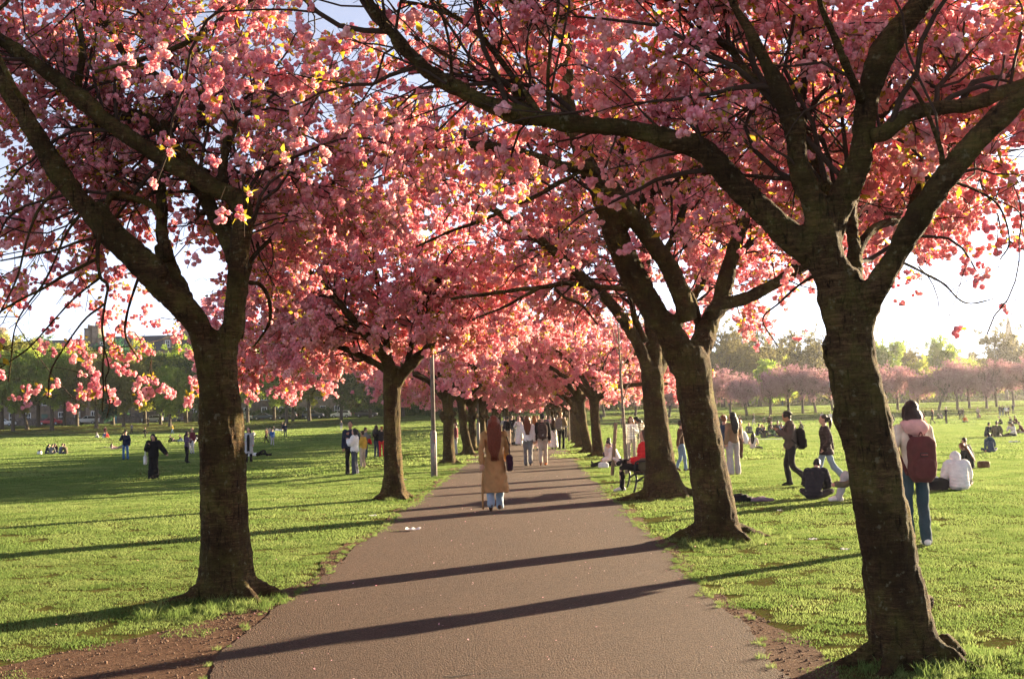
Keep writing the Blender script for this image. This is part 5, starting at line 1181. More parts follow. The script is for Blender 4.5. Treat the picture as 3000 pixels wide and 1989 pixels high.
def person(label, loc, rz, J, s=1.0, top='black', bottom='jeans', hair=('short', 'black'), shoes='dark', skin='fair', hem=None, hemr=None, legw=1.0, skirt=None, puffy=0.0, group=None, hood=None, hat=None, near=False, D=30.0, collar=False, extra=None, sleeve=None, bare=False):
    vox = float(np.clip(D * .00072, .0115, .028)); root = bpy.data.objects.new('person', bpy.data.meshes.new('person')); COL.objects.link(root)
    root.location = loc; root.rotation_euler = (0, 0, rz); root.scale = (s, s, s); tag(root, label, 'person', group); fat = max(0, vox - .014) * .5
    c, R = head_frame(J)
    b = MB(); torso_(b, J, -.022)
    for n in 'lr':
        e = J['el' + n]; w = J['wr' + n]; h = w + unit(w - e) * .075
        limb_(b, [J['sh' + n], e, w], [.046, .036, .027 + fat]); b.ball(w + unit(w - e) * .05, A([.036, .036, .036]) + fat, 8); b.ball(h, .024 + fat, 6)
        limb_(b, [J['hip' + n], J['knee' + n], J['ankle' + n]], [.078, .05, .037]); limb_(b, [J['ankle' + n] - A([0, 0, .02]), J['toe' + n]], [.036, .028])
    limb_(b, [J['neck'] - unit(J['neck'] - J['chest']) * .05, J['neck'] + A([0, .004, .03]), c + R @ A([0, -.02, -.05])], [.062, .052, .050])
    cap_(b, c, R, (0, -.008, .018), A([.074, .093, .098])); cap_(b, c, R, (0, .022, -.052), A([.055, .064, .062])); cap_(b, c, R, (0, .095, -.018), A([.012, .017, .024]), 6); cap_(b, c, R, (0, .060, -.098), A([.026, .022, .018]), 8)
    for sx in (-1, 1): cap_(b, c, R, (sx * .076, -.008, -.012), A([.012, .022, .033]), 6)
    ex = MB(); fx = []
    for sx in (-1, 1):
        k = ex.n; cap_(ex, c, R, (sx * .031, .083, .004), A([.0125, .010, .008]), 6)
    fm = MB(); cap_(fm, c, R, (0, .088, -.062), A([.022, .010, .007]), 6)
    fg = [fingers(J, n) for n in 'lr'] if near else []
    piece(root, 'person', b, [SKIN[skin], M_EYE, M_LIP], vox, 0, 2, (ex, fm, fg), True)
    # upper garment
    t = MB(); g = .004 + puffy + (.012 if hem and hem > .35 else 0); torso_(t, J, g, hem, hemr)
    sm_ = sleeve if sleeve is not None else 1.0
    for n in 'lr':
        w = J['el' + n] + (J['wr' + n] - J['el' + n]) * (.96 * sm_ if sm_ > .3 else .05); limb_(t, [J['sh' + n], J['el' + n], w], A([.062, .054, .045]) * (.86 if hem and hem > .35 else 1) + g * (.4 if hem and hem > .35 else 1) + fat * .5)
    if hood:
        nn = J['neck']; bk = unit(np.cross(unit(J['shr'] - J['shl']), unit(nn - J['chest'])))
        hb = MB(); hb.ball(nn + bk * (.095 + puffy) + A([0, 0, -.03]), A([.165, .085, .105]), 12); 
        if hood == 'up': hb = MB(); cap_(hb, c, R, (0, -.03, .0), A([.135, .14, .155]))
        for sx in (-1, 1): hb.ball(nn + unit(J['shr'] - J['shl']) * sx * .095 + bk * .02 + A([0, 0, .0]), A([.07, .10, .06]), 8)
        piece(root, 'hood', hb, cloth(hood if hood != 'up' else top), vox, .006, 3)
    if collar: t.rings([J['neck'] - A([0, 0, .02]), J['neck'] + A([0, 0, .05])], [.085, .078], [.082, .076], 12)
    if puffy: 
        piece(root, 'jacket', t, cloth(top), vox, 'puff', 2)
    else: piece(root, {True: 'coat', False: 'jacket'}[bool(hem and hem > .35)], t, cloth(top), vox, .007 if not hem else .012, 2)
    # lower garment
    if skirt:
        k = MB(); P = J['pelvis']; low = P * 1.0; low = A([P[0], P[1], skirt])
        m_ = A([(J['anklel'][0] + J['ankler'][0]) / 2, (J['anklel'][1] + J['ankler'][1]) / 2, 0]); q = [J['waist'], P, P * .5 + A([*(.5 * m_[:2] + .5 * P[:2]), skirt]) * .5, A([*(.6 * m_[:2] + .4 * P[:2]), skirt])]
        q = spline(np.column_stack([A(q), [.14, .175, .20, .25], [.105, .13, .17, .22]]), 12); k.rings(q[:, :3], q[:, 3], q[:, 4], 16); piece(root, 'skirt', k, cloth(bottom), vox, .014, 2)
    else:
        k = MB(); k.ball(J['pelvis'] - A([0, 0, .02]), A([.158, .122, .11]) - (.02 if hem else 0), 12)
        for n in 'lr':
            a = J['ankle' + n]; kn = J['knee' + n]; e = a + unit(kn - a) * (-.02 if not bare else .2); limb_(k, [J['hip' + n], J['knee' + n], (kn + a) / 2, e], [.084 if hem else .092, .066 * (.6 + .4 * legw), .060 * legw, .058 * legw + fat]); limb_(k, [J['pelvis'], J['hip' + n]], [.085, .08] if hem else [.10, .095])
        piece(root, 'trousers', k, cloth(bottom), vox, .008, 2)
    for n in 'lr':
        f = MB(); a, o = J['ankle' + n], J['toe' + n]; d = unit(o - a); hl = a + A([0, 0, -.03]) - A([d[0], d[1], 0]) * .05
        limb_(f, [hl, (hl * .45 + o * .55) + A([0, 0, .012]), o], [.043, .041, .030]); limb_(f, [a + A([0, 0, .03]), a - A([0, 0, .02])], [.045, .047]); piece(root, 'shoe', f, cloth(shoes), min(vox, .02), 0, 1)
    # hair
    st, hc = hair; h = MB(); back = R @ A([0, -1.0, 0]); bk2 = A([back[0], back[1], 0]) * .5
    if st != 'none':
        cap_(h, c, R, (0, -.026, .040), A([.083, .092, .088]), 14); cap_(h, c, R, (0, -.045, -.012), A([.080, .070, .075]), 12)
        if st == 'curly':
            r_ = np.random.default_rng(4)
            for q in range(40):
                v = unit(r_.normal(0, 1, 3)); v[2] = abs(v[2]) * .9 - .1; v[1] = v[1] - .3; cap_(h, c, R, v * A([.085, .09, .10]) + A([0, -.02, .03]), .03, 6)
        if st in ('long', 'vlong', 'bob'):
            L = {'long': .30, 'vlong': .46, 'bob': .13}[st]; sb = unit(J['neck'] - J['chest']); b0 = c + R @ A([0, -.055, .0]); tgt = J['neck'] + np.cross(unit(J['shr'] - J['shl']), sb) * (.128 + puffy * .8 + (.02 if hem else 0))
            q = [b0, b0 * .4 + tgt * .6 + A([0, 0, .02]), tgt - sb * L * .45, tgt - sb * L] if st != 'bob' else [b0, b0 + R @ A([0, -.015, -.07]), b0 + R @ A([0, -.012, -.135])]
            q = np.column_stack([A(q), [.088, .115, .118, .05] if st != 'bob' else [.09, .112, .104], [.06, .05, .036, .016] if st != 'bob' else [.08, .088, .07]]); q = spline(q, 12)
            ax = unit(J['shr'] - J['shl']); h.rings(q[:, :3], q[:, 3], q[:, 4], 14, ax, unit(np.cross(ax, A([0, 0, -1.0]))))
            for sx in (-1, 1): limb_(h, [c + R @ A([sx * .075, .0, .03]), c + R @ A([sx * .085, .005, -.06]), c + R @ A([sx * .085, -.005, -.13])], [.03, .03, .022], 6)
        if st == 'pony': limb_(h, [c + R @ A([0, -.09, .04]), c + R @ A([0, -.15, .02]), c + R @ A([0, -.17, -.10]), c + R @ A([0, -.15, -.24])], [.035, .045, .042, .018], 8)
        if st == 'bun': cap_(h, c, R, (0, -.10, .085), A([.05, .05, .05]), 8)
        if near and st in ('long', 'vlong'):
            r_ = np.random.default_rng(int(abs(loc[0]) * 50)); sm = MB()
            for k_ in range(70):
                u_ = r_.uniform(-1, 1); v_ = math.sqrt(max(0, 1 - u_ * u_)); e_ = r_.uniform(.82, 1.1)
                row = [q[i_, :3] + ax * q[i_, 3] * u_ * .98 + np.cross(ax, A([0, 0, 1.0])) * 0 + back * q[i_, 4] * (v_ * .85 + .2) + r_.normal(0, .004, 3) for i_ in range(1, 12)]
                row[-1] = row[-1] - A([0, 0, .05 * e_]) + ax * r_.normal(0, .02); w_ = np.linspace(.007, .003, len(row)); sm.tube(np.array(row) + ax * (.006 * np.sin(np.arange(11) * 1.3 + r_.random() * 6))[:, None], w_, 5)
            sm.build('hair_strands', hairm(hc), root, True)['kind'] = 'stuff'
        piece(root, 'hair', h, hairm(hc), vox, .008 if st in ('long', 'vlong', 'curly') else .003, 1)
    if hat:
        kd_, hcol = hat; q = MB(); cap_(q, c, R, (0, -.01, .062), A([.093, .105, .075]), 12)
        if kd_ == 'cap': cap_(q, c, R, (0, .12, .045), A([.075, .075, .012]), 10)
        if kd_ == 'scarf': cap_(q, c, R, (0, -.03, -.01), A([.10, .10, .13]), 12); q.ball(J['neck'], A([.11, .11, .09]), 10)
        piece(root, {'cap': 'cap', 'beanie': 'woolly_hat', 'scarf': 'headscarf'}[kd_], q, cloth(hcol), vox, .003, 1)
    return root

def fuse_people():
    mes = remeshed([(V, F, vox, sm) for (_, _, (V, F), _, vox, _, sm, _, _) in WRK])
    for (root, name, _, mat, vox, fold, sm, extra, is_root), me in zip(WRK, mes):
        me.materials.clear()
        for m in (mat if isinstance(mat, list) else [mat]): me.materials.append(m)
        if fold:
            v = verts_of(me); n = normals_of(me); x, y, z = v.T * 1.0; ph = (len(me.vertices) % 97) * .7
            if fold == 'puff': d = .014 * np.abs(np.sin(z * 42 + .8 * np.sin(x * 9 + ph))) ** .6 + .004 * np.sin(x * 31 + y * 17 + ph)
            else: d = fold * (np.sin(z * 23 + 7 * np.sin(x * 8 + ph) + y * 9) * .5 + np.sin(x * 37 + z * 13 + ph) * .35 * np.sin(z * 11 + y * 21) + .3 * np.sin(z * 51 + x * 29 - y * 23 + ph))
            set_verts(me, v + n * d[:, None])
        if is_root:
            ex, fm, fg = extra; V0 = verts_of(me); nf0 = len(me.polygons)
            pv = np.empty(nf0 * 1, np.int32); me.polygons.foreach_get('loop_total', pv); F0 = [np.array([p.vertices[:] for p in me.polygons])] if (pv == 4).all() else None
            if F0 is not None:
                Vs = [V0]; Fs = [F0[0]]; mi = [np.zeros(len(F0[0]), np.int32)]; nv = len(V0)
                F3 = []; m3 = []
                for mb, k in [(ex, 1), (fm, 2)] + [(f, 0) for f in fg]:
                    v, f = mb.data(); Vs.append(v)
                    for q in f:
                        if q.shape[1] == 4: Fs.append(q + nv); mi.append(np.full(len(q), k, np.int32))
                        else: F3.append(q + nv); m3.append(np.full(len(q), k, np.int32))
                    nv += len(v)
                me2 = mesh_np('person', np.concatenate(Vs), [np.concatenate(Fs), np.concatenate(F3)], mat); me2.polygons.foreach_set('material_index', np.concatenate(mi + m3)); bpy.data.meshes.remove(me); me = me2
            old = root.data; root.data = me; bpy.data.meshes.remove(old); me.name = 'person'
        else:
            me.name = name
            me.polygons.foreach_set('use_smooth', np.ones(len(me.polygons), bool)); link(bpy.data.objects.new(name, me), root)
    WRK.clear()

PEOPLE = {}
def put_person(label, px, py, head, hdg, J, **kw):
    """feet (or seat) at photo pixel (px, py); head: y of the top of the head in the photo, or None"""
    g = ground(px, py); D = g[1]; s = kw.pop('s', 1.0); hgt = 1.70
    if head is not None:
        if J['seated']: hgt = J['neck'][2] + .29
        s = float(np.clip((py - head) / px_per_m(D) / hgt, .84, 1.12))
    o = person(label, g, math.radians(hdg), J, s, D=D, **kw); return o, g, s

def M_of(o): return Matrix.Translation(o.location) @ Euler(o.rotation_euler).to_matrix().to_4x4() @ Matrix.Diagonal((*o.scale, 1))
def carried(name, label, cat, owner, group=None):
    o = empty(name); o.matrix_world = M_of(owner); o.location = owner.location; o.rotation_euler = owner.rotation_euler; o.scale = owner.scale; tag(o, label, cat, group); return o
def soft(root, name, mb, mat, vox=.014, fold=.006, sm=3): piece(root, name, mb, mat, vox, fold, sm)
def rbox(mb, c, h, R=None, r=.35):
    """rounded box: half sizes h"""
    h = A(h, dtype=float); z = np.linspace(-1, 1, 9); k = (1 - np.abs(z) ** 5) ** .2; k = np.maximum(k, .55); n = 20; a = np.linspace(0, 2 * np.pi, n, endpoint=False)
    e = 2 / 5.0; cx = np.sign(np.cos(a)) * np.abs(np.cos(a)) ** e; cy_ = np.sign(np.sin(a)) * np.abs(np.sin(a)) ** e
    V = np.stack([cx[None] * k[:, None] * h[0], cy_[None] * k[:, None] * h[1], np.repeat(z[:, None], n, 1) * h[2]], -1).reshape(-1, 3); V = V if R is None else V @ A(R).T; V = V + A(c); i = np.arange(n); j = (i + 1) % n
    F = np.concatenate([np.stack([q * n + i, q * n + j, (q + 1) * n + j, (q + 1) * n + i], 1) for q in range(8)]); b = mb.n; mb.add(V, F)
    mb.V.append(A([V[:n].mean(0), V[-n:].mean(0)])); mb.n += 2; mb.F3.append(np.stack([np.full(n, mb.n - 2), b + j, b + i], 1)); mb.F3.append(np.stack([np.full(n, mb.n - 1), b + 8 * n + i, b + 8 * n + j], 1)); return mb
def backpack(owner, J, label, col, size=(.15, .085, .23), drop=.0, pocket=True, patch=None, group=None):
    t = carried('backpack', label, 'backpack', owner, group); m = cloth(col); up = unit(J['neck'] - J['waist']); ax = unit(J['shr'] - J['shl']); bk = -np.cross(up, ax); bk = -bk if bk[1] > 0 else bk
    R = np.stack([ax, -bk, up], 1); c = J['neck'] - up * (.06 + size[2] + drop) + bk * (.135 + size[1])
    mb = MB(); rbox(mb, c, size, R); soft(t, 'bag_body', mb, m)
    if pocket: mb = MB(); rbox(mb, c + bk * size[1] * .95 - up * size[2] * .42, (size[0] * .8, .03, size[2] * .45), R); soft(t, 'front_pocket', mb, m, .012, .004)
    for sx in (-1, 1):
        q = [c + ax * sx * .075 + up * size[2] * .9 - bk * size[1], J['neck'] + ax * sx * .11 + up * .02, J['chest'] + ax * sx * .13 - bk * .155, J['waist'] + ax * sx * .17 - bk * .02, c + ax * sx * size[0] * .9 - up * size[2] * .7 - bk * size[1] * .8]
        q = spline(A(q), 16); mb = MB().rings(q, .026, .008, 8, ax, np.cross(unit(np.gradient(q, axis=0)), ax)); mb.build('strap', m, t, True)
    mb = MB(); q = spline(A([c + up * size[2] * .97 + ax * -.03, c + up * (size[2] + .045), c + up * size[2] * .97 + ax * .03]), 8); mb.tube(q, np.full(8, .008), 6).build('handle', m, t, True)
    return t, c, R
def hung_bag(owner, label, col, c, size, strap_from, cat='handbag', name='handbag', R=None, side=1):
    t = carried(name, label, cat, owner); m = cloth(col); mb = MB(); rbox(mb, c, size, R); soft(t, 'bag_body', mb, m)
    for dy in (-1, 1):
        q = spline(A([A(c) + A([0, dy * size[1] * .7, size[2] * .9]), (A(c) + A(strap_from)) / 2 + A([side * .03, dy * .05, .06]), A(strap_from) + A([0, dy * .02, .0])]), 12); MB().tube(q, np.full(12, .009), 6).build('strap', m, t, True)
    return t
# ---- on the path
J = J_walk(1, arms=('swingb', 'swingf'), stride=.20)
p, g, s = put_person('woman with long red hair walking away in a long tan coat and pale jeans', 1452, 1498, 1221, 2, J, top='tan', bottom='ljeans', hair=('vlong', 'red'), shoes='brown', hem=.56, hemr=.075, legw=1.2, near=True)
hung_bag(p, 'dark plum shoulder bag hanging at the right side of the woman in the tan coat', (.035, .012, .022), (.27, .0, .86), (.06, .17, .15), J['shr'] + A([.02, 0, .05]), 'handbag')
q = spline(A([[-.17, -.13, .98], [-.21, -.16, .70], [-.225, -.17, .34], [-.22, -.165, .06]]), 12); mb = MB().rings(q, .018, .005, 8, (1, 0, 0), (0, 1, 0)); b_ = mb.build('coat_belt', cloth('tan'), p, True)
J = J_walk(-1, arms=('swingf', 'down'), stride=.16)
p, g, s = put_person('woman with loose auburn hair in a white sweater and grey trousers walking mid path', 1548, 1366, 1219, -2, J, top='white', bottom='grey', hair=('long', 'auburn'), shoes='brown', legw=1.25, near=True)
J = J_walk(1, stride=.10, arms=('down', 'down'))
p, g, s = put_person('man in a black jacket and beige trousers walking beside the white sweatered woman', 1592, 1365, 1211, 0, J, top='black', bottom='beige', hair=('short', 'black'), shoes='orange', legw=1.1, near=True)
t, c_, R_ = backpack(p, J, 'brown backpack with a small pale emblem on the man beside the white sweatered woman', (.06, .036, .03), (.155, .075, .25))
em = MB()
for k in (-1, 0, 1): em.add([c_ + R_ @ A([k * .012 - .008, -.115, -.13]), c_ + R_ @ A([k * .012 + .008, -.115, -.13]), c_ + R_ @ A([k * .022 + .009, -.116, -.098]), c_ + R_ @ A([k * .022, -.116, -.088]), c_ + R_ @ A([k * .022 - .009, -.116, -.098])][:4], [[0, 1, 2, 3]])
em.box((-.03 + c_[0], c_[1] - .118, c_[2] - .142), (.03 + c_[0], c_[1] - .114, c_[2] - .137)); em.build('emblem', simple((.45, .42, .38), .7, name='pale_print', bmp=0), t)
J = J_walk(1, stride=.15); p, g, s = put_person('man in a dark jacket and pale trousers walking away behind the red haired woman', 1489, 1305, 1219, 0, J, top='navy', bottom='beige', hair=('short', 'black'))
backpack(p, J, 'black backpack on the man in pale trousers behind the red haired woman', 'black')
J = J_walk(-1, stride=.15); put_person('person in dark clothes beside the man in pale trousers', 1500, 1296, 1217, 0, J, top='black', bottom='black', hair=('short', 'dbrown'))
J = J_stand(('hug', 'hug')); put_person('woman in a long white dress and pink headscarf standing on the path', 1521, 1305, 1222, 150, J, top='white', bottom='white', hair=('none', 'black'), hat=('scarf', 'pink'), skirt=.10)
t = empty('bag', ground(1512, 1304)); tag(t, 'black bag on the path at the feet of the woman in the white dress', 'bag'); mb = MB(); rbox(mb, (0, 0, .10), (.26, .12, .10)); soft(t, 'bag_body', mb, cloth('black'), .02)
J = J_stand(('hug', 'down')); put_person('fair haired woman in a pale top half hidden by the white sweatered woman', 1568, 1322, 1219, 0, J, top='beige', bottom='offpink', hair=('long', 'ginger'), bare=True)
J = J_walk(1, stride=.08); p, g, s = put_person('woman in a dark jacket and long white skirt walking away', 1623, 1317, 1223, 0, J, top='black', bottom='white', hair=('long', 'brown'), skirt=.12, shoes='black')
t = hung_bag(p, 'white tote bag held low by the woman in the long white skirt', 'white', (-.24, .02, .36), (.12, .06, .16), (-.22, .02, .62), 'bag', 'tote_bag', side=-1)
J = J_stand(('pocket', 'phone'), turn=.5); p, g, s = put_person('fair haired man in a mustard grey jacket and black trousers by the right path edge', 1646, 1317, 1209, -30, J, top=(.25, .20, .11), bottom='black', hair=('short', 'blond'))
backpack(p, J, 'grey backpack on the fair haired man at the right path edge', 'grey')
rk = np.random.default_rng(21)
for k, (px, py, hd, lb, tp, bt, hr, hdg) in enumerate([
    (1440, 1288, 1216, 'person in grey walking just left of the red haired woman and far ahead', 'grey', 'dark', ('short', 'brown'), 0), (1478, 1281, 1221, 'grey haired walker in a pale coat far down the path', 'lgrey', 'dark', ('short', 'grey'), 0),
    (1507, 1284, 1217, 'walker in a black coat far down the path behind the dark pair', 'black', 'djeans', ('short', 'black'), 180), (1523, 1279, 1208, 'tall man in a dark top far down the path above the pink headscarf', 'dark', 'dark', ('short', 'black'), 0),
    (1537, 1277, 1217, 'walker in a maroon coat far down the path', 'maroon', 'black', ('long', 'dbrown'), 180), (1556, 1276, 1218, 'walker in a cream jumper far down the path', 'cream', 'jeans', ('short', 'brown'), 180),
    (1577, 1284, 1217, 'walker with ginger hair far down the path', 'olive', 'djeans', ('long', 'ginger'), 180), (1600, 1288, 1216, 'walker in purple far down the path', 'purple', 'black', ('short', 'black'), 180),
    (1612, 1281, 1218, 'walker in a pale pink top far down the path', 'pink', 'ljeans', ('long', 'black'), 180), (1632, 1278, 1216, 'walker in a teal jacket far down the path', 'teal', 'dark', ('short', 'black'), 0), (1655, 1286, 1221, 'walker in grey near the pale stem at the right path edge', 'grey', 'black', ('short', 'dbrown'), 180)]):
    J = J_walk(1 if k % 2 else -1, stride=.14); put_person(lb, px, py, hd, hdg + rk.normal(0, 12), J, top=tp, bottom=bt, hair=hr, group='walkers far down the path')

# ---- right of the path, near
J = J_stand(('strap', 'face'), nod=.12)
p, g, s = put_person('woman with a dark bob, cream sweater and jeans half behind the nearest right trunk', 2688, 1600, 1186, 6, J, top='cream', bottom=(.035, .062, .078), hair=('bob', 'dbrown'), shoes='white', hood='pink', near=True, puffy=.0, legw=1.15)
t, c_, R_ = backpack(p, J, 'maroon backpack with a dark label worn by the woman with the dark bob', (.105, .030, .030), (.16, .085, .27), drop=.07)
MB().box((c_[0] - .055, c_[1] - .092, c_[2] + .03), (c_[0] + .035, c_[1] - .086, c_[2] + .075)).build('label_patch', simple((.02, .018, .02), .8, name='black_patch', bmp=0), t)
lm = MB()
for k in range(5): lm.box((c_[0] - .045 + k * .016, c_[1] - .0935, c_[2] + .043), (c_[0] - .035 + k * .016, c_[1] - .0922, c_[2] + .062))
lm.build('label_print', simple((.35, .08, .08), .8, name='red_print', bmp=0), t)
J = J_walk(1, arms=('phone', 'pocket'), nod=.5, stride=.13); J['ankler'] = A([.08, .05, .09]); J['toer'] = A([.09, .2, .03]); J['kneer'] = A([.085, .10, .50]); J['anklel'] = A([-.08, -.30, .16]); J['toel'] = A([-.085, -.19, .05])
p, g, s = put_person('curly haired man walking left in a grey brown jacket and black trousers, head bent', 2322, 1424, 1205, 88, J, top=(.085, .065, .055), bottom=(.018, .017, .02), hair=('curly', 'black'), skin='tan', shoes='black', collar=True, near=True, puffy=.01, legw=1.15)
backpack(p, J, 'black backpack on the curly haired man walking left', 'black', (.15, .09, .24), drop=.06)
MB_ = MB().box((-.036, -.004, -.07), (.036, .004, .07)); t = carried('phone', 'small dark phone in the hand of the curly haired man', 'phone', p); o_ = MB_.build('case', simple((.02, .02, .025), .3, name='phone_black', bmp=0), t); o_.location = J['wrl'] + A([.03, .09, .03]); o_.rotation_euler = (-.9, 0, 0)
J = J_walk(1, arms=('pocket', 'swingb'), stride=.26); J['ankler'] = A([.08, .10, .09]); J['toer'] = A([.09, .25, .03]); J['kneer'] = A([.085, .14, .50]); J['anklel'] = A([-.08, -.46, .12]); J['toel'] = A([-.085, -.33, .03]); J['kneel'] = A([-.085, -.14, .48])
put_person('woman with a ponytail striding left in a dark leather jacket and pale jeans', 2424, 1422, 1217, 86, J, top=(.045, .03, .032), bottom='ljeans', hair=('pony', 'dbrown'), shoes='grey', near=True, legw=1.35, puffy=.008, hem=.16)
J = J_sit('cross', ('lap', 'lap'), nod=.75, lean=.16); put_person('person in a dark navy jacket sitting hunched left of the nearest right trunk', 2384, 1463, 1370, -28, J, top=(.018, .017, .026), bottom='dark', hair=('short', 'black'), shoes='black', near=True, puffy=.03)
J = J_sit('hug', ('knees', 'knees'), nod=.2); put_person('person in pale grey jeans sitting with raised knees mostly behind the nearest right trunk', 2540, 1468, None, 78, J, top='olive', bottom='lgrey', hair=('short', 'brown'), shoes='white', s=.98)
J = J_sit('cross', ('lap', 'lap'), nod=.8, lean=.12); put_person('person in a white quilted jacket sitting hunched with the hood up', 2812, 1436, 1341, -8, J, top='white', bottom='black', hair=('none', 'black'), hood='up', near=True, puffy=.065)
t = empty('bag', ground(2742, 1436)); tag(t, 'dark rounded bag lying left of the white quilted jacket', 'bag'); mb = MB(); rbox(mb, (0, 0, .12), (.24, .15, .13)); mb.ball((-.22, 0, .05), A([.14, .12, .05]), 8); soft(t, 'bag_body', mb, cloth('black'), .018); mb = MB(); mb.ball((0.02, 0, .245), A([.05, .04, .04]), 8); soft(t, 'buckle', mb, cloth('white'), .01, 0)
J = J_sit('long', ('lap', 'lap'), nod=.35); put_person('woman in black with long wavy brown hair sitting just behind the white quilted jacket', 2845, 1374, 1300, 62, J, top='black', bottom='black', hair=('vlong', 'auburn'), shoes='lgrey', near=True)
t = empty('bag', ground(2882, 1371)); tag(t, 'small brown leather bag beside the woman with wavy brown hair', 'bag'); mb = MB(); rbox(mb, (0, 0, .10), (.17, .10, .11)); soft(t, 'bag_body', mb, simple((.14, .055, .015), .5, name='brown_leather'), .016)
J = J_sit('cross', ('lap', 'lap'), nod=.3); put_person('dark haired person in a black jacket sitting just behind the woman with wavy brown hair', 2846, 1352, 1281, 40, J, top='dark', bottom='black', hair=('short', 'brown'))
J = J_sit('cross', ('prop', 'lap'), nod=.3); put_person('person in a blue denim jacket sitting with the back to the camera', 2904, 1326, 1268, -5, J, top=(.045, .065, .10), bottom='djeans', hair=('short', 'black'), hood='teal', shoes='brown')
J = J_sit('cross', ('knees', 'lap'), nod=.1); put_person('bearded man in a navy jacket sitting leftmost of the picnic group at the right border', 2890, 1280, 1237, -70, J, top='navy', bottom='dark', hair=('short', 'black'), skin='tan')
J = J_sit('long', ('lap', 'lap'), nod=.1); put_person('broad man in an olive sweater sitting in the picnic group at the right border', 2920, 1281, 1233, -30, J, top='olive', bottom='grey', hair=('short', 'black'), hem=None, puffy=.01)
J = J_sit('long', ('lap', 'face'), nod=.1); put_person('person in white top and grey cap in the picnic group at the right border', 2972, 1279, 1235, 115, J, top='white', bottom='black', hair=('long', 'dbrown'), hat=('cap', 'grey'))
J = J_sit('cross', ('lap', 'lap')); put_person('person in maroon sitting at the very right border', 2997, 1270, 1240, 70, J, top='maroon', bottom='beige', hair=('short', 'dbrown'))
# couple past the second right trunk
J = J_stand(('hug', 'down'), turn=-.4); p, g, s = put_person('person in a blue denim jacket with a hair bun standing by the second right trunk', 2127, 1391, 1219, -14, J, top=(.03, .05, .09), bottom=(.33, .31, .30), hair=('bun', 'auburn'), shoes='black', legw=1.3)
J = J_stand(('down', 'hug'), turn=.5); p, g, s = put_person('woman with long black hair, tan jacket and pale wide jeans beside the denim jacket', 2152, 1391, 1212, 20, J, top=(.22, .15, .09), bottom='lgrey', hair=('long', 'black'), shoes='beige', legw=1.45)
J = J_stand(('down', 'down')); put_person('woman with long fair brown hair standing just behind the woman in wide pale jeans', 2171, 1345, 1231, -80, J, top='beige', bottom='brown', hair=('vlong', 'ginger'))
J = J_sit('side', ('lap', 'lap'), nod=.3); put_person('woman with very long black hair in a cream top sitting on the grass', 2206, 1316, 1267, -20, J, top='cream', bottom='dark', hair=('vlong', 'black'))
J = J_sit('cross', ('lap', 'lap')); put_person('person in a white jacket with an orange woolly hat sitting in the picnic crowd', 2186, 1303, 1247, 60, J, top='white', bottom='grey', hair=('none', 'black'), hat=('beanie', 'orange'), puffy=.03)
grp = 'picnic crowd behind the standing pair'
for k, (px, py, hd, hdg, tp, hr, lg, lb) in enumerate([
    (2196, 1270, 1238, 160, 'grey', ('short', 'blond'), 'cross', 'fair haired person in grey sitting at the back left of the picnic crowd'), (2218, 1277, 1241, -60, 'navy', ('short', 'black'), 'hug', 'person in navy sitting at the left end of the picnic crowd'),
    (2236, 1273, 1243, 150, 'purple', ('long', 'ginger'), 'cross', 'person in purple with fair hair sitting in the picnic crowd'), (2240, 1284, 1253, -20, 'dark', ('short', 'black'), 'cross', 'person in dark grey sitting at the front of the picnic crowd'),
    (2260, 1268, 1233, 170, 'black', ('short', 'dbrown'), 'cross', 'tall seated person in black at the back of the picnic crowd'), (2268, 1279, 1246, 120, 'green', ('short', 'black'), 'cross', 'person in a green top sitting in the picnic crowd'),
    (2276, 1268, 1232, 190, 'brown', ('short', 'black'), 'hug', 'person in brown at the back right of the picnic crowd'), (2286, 1282, 1252, 20, 'dark', ('short', 'black'), 'cross', 'dark clad person sitting at the front right of the picnic crowd'),
    (2292, 1269, 1236, 150, 'blue', ('short', 'brown'), 'cross', 'person in a blue top at the right end of the picnic crowd'), (2300, 1280, 1243, 60, 'navy', ('short', 'black'), 'hug', 'person in navy hugging knees just left of the curly haired man')]):
    put_person(lb, px, py, hd, hdg, J_sit(lg, ('lap', 'lap') if lg == 'cross' else ('knees', 'knees'), nod=.15), top=tp, bottom='djeans', hair=hr, group=grp)
mb = MB(); o_ = ground(2262, 1287); bl = tag(grid_sheet('picnic_blanket', np.linspace(o_[0] - 1.6, o_[0] + 1.6, 14), np.linspace(o_[1] - .8, o_[1] + .8, 9), lambda X, Y: terrain(X, Y) + .03 + .012 * np.sin(X * 7) * np.sin(Y * 9), simple((.10, .14, .20), .95, name='blanket_wool', scale=6)), 'blue grey picnic blanket under the picnic crowd', 'blanket')
# between second and third right trunk
J = J_walk(1, stride=.12); put_person('person in a brown jacket and blue jeans passing between the second and third right trunks', 1997, 1382, 1232, -80, J, top='brown', bottom=(.16, .24, .34), hair=('short', 'dbrown'), shoes='brown')
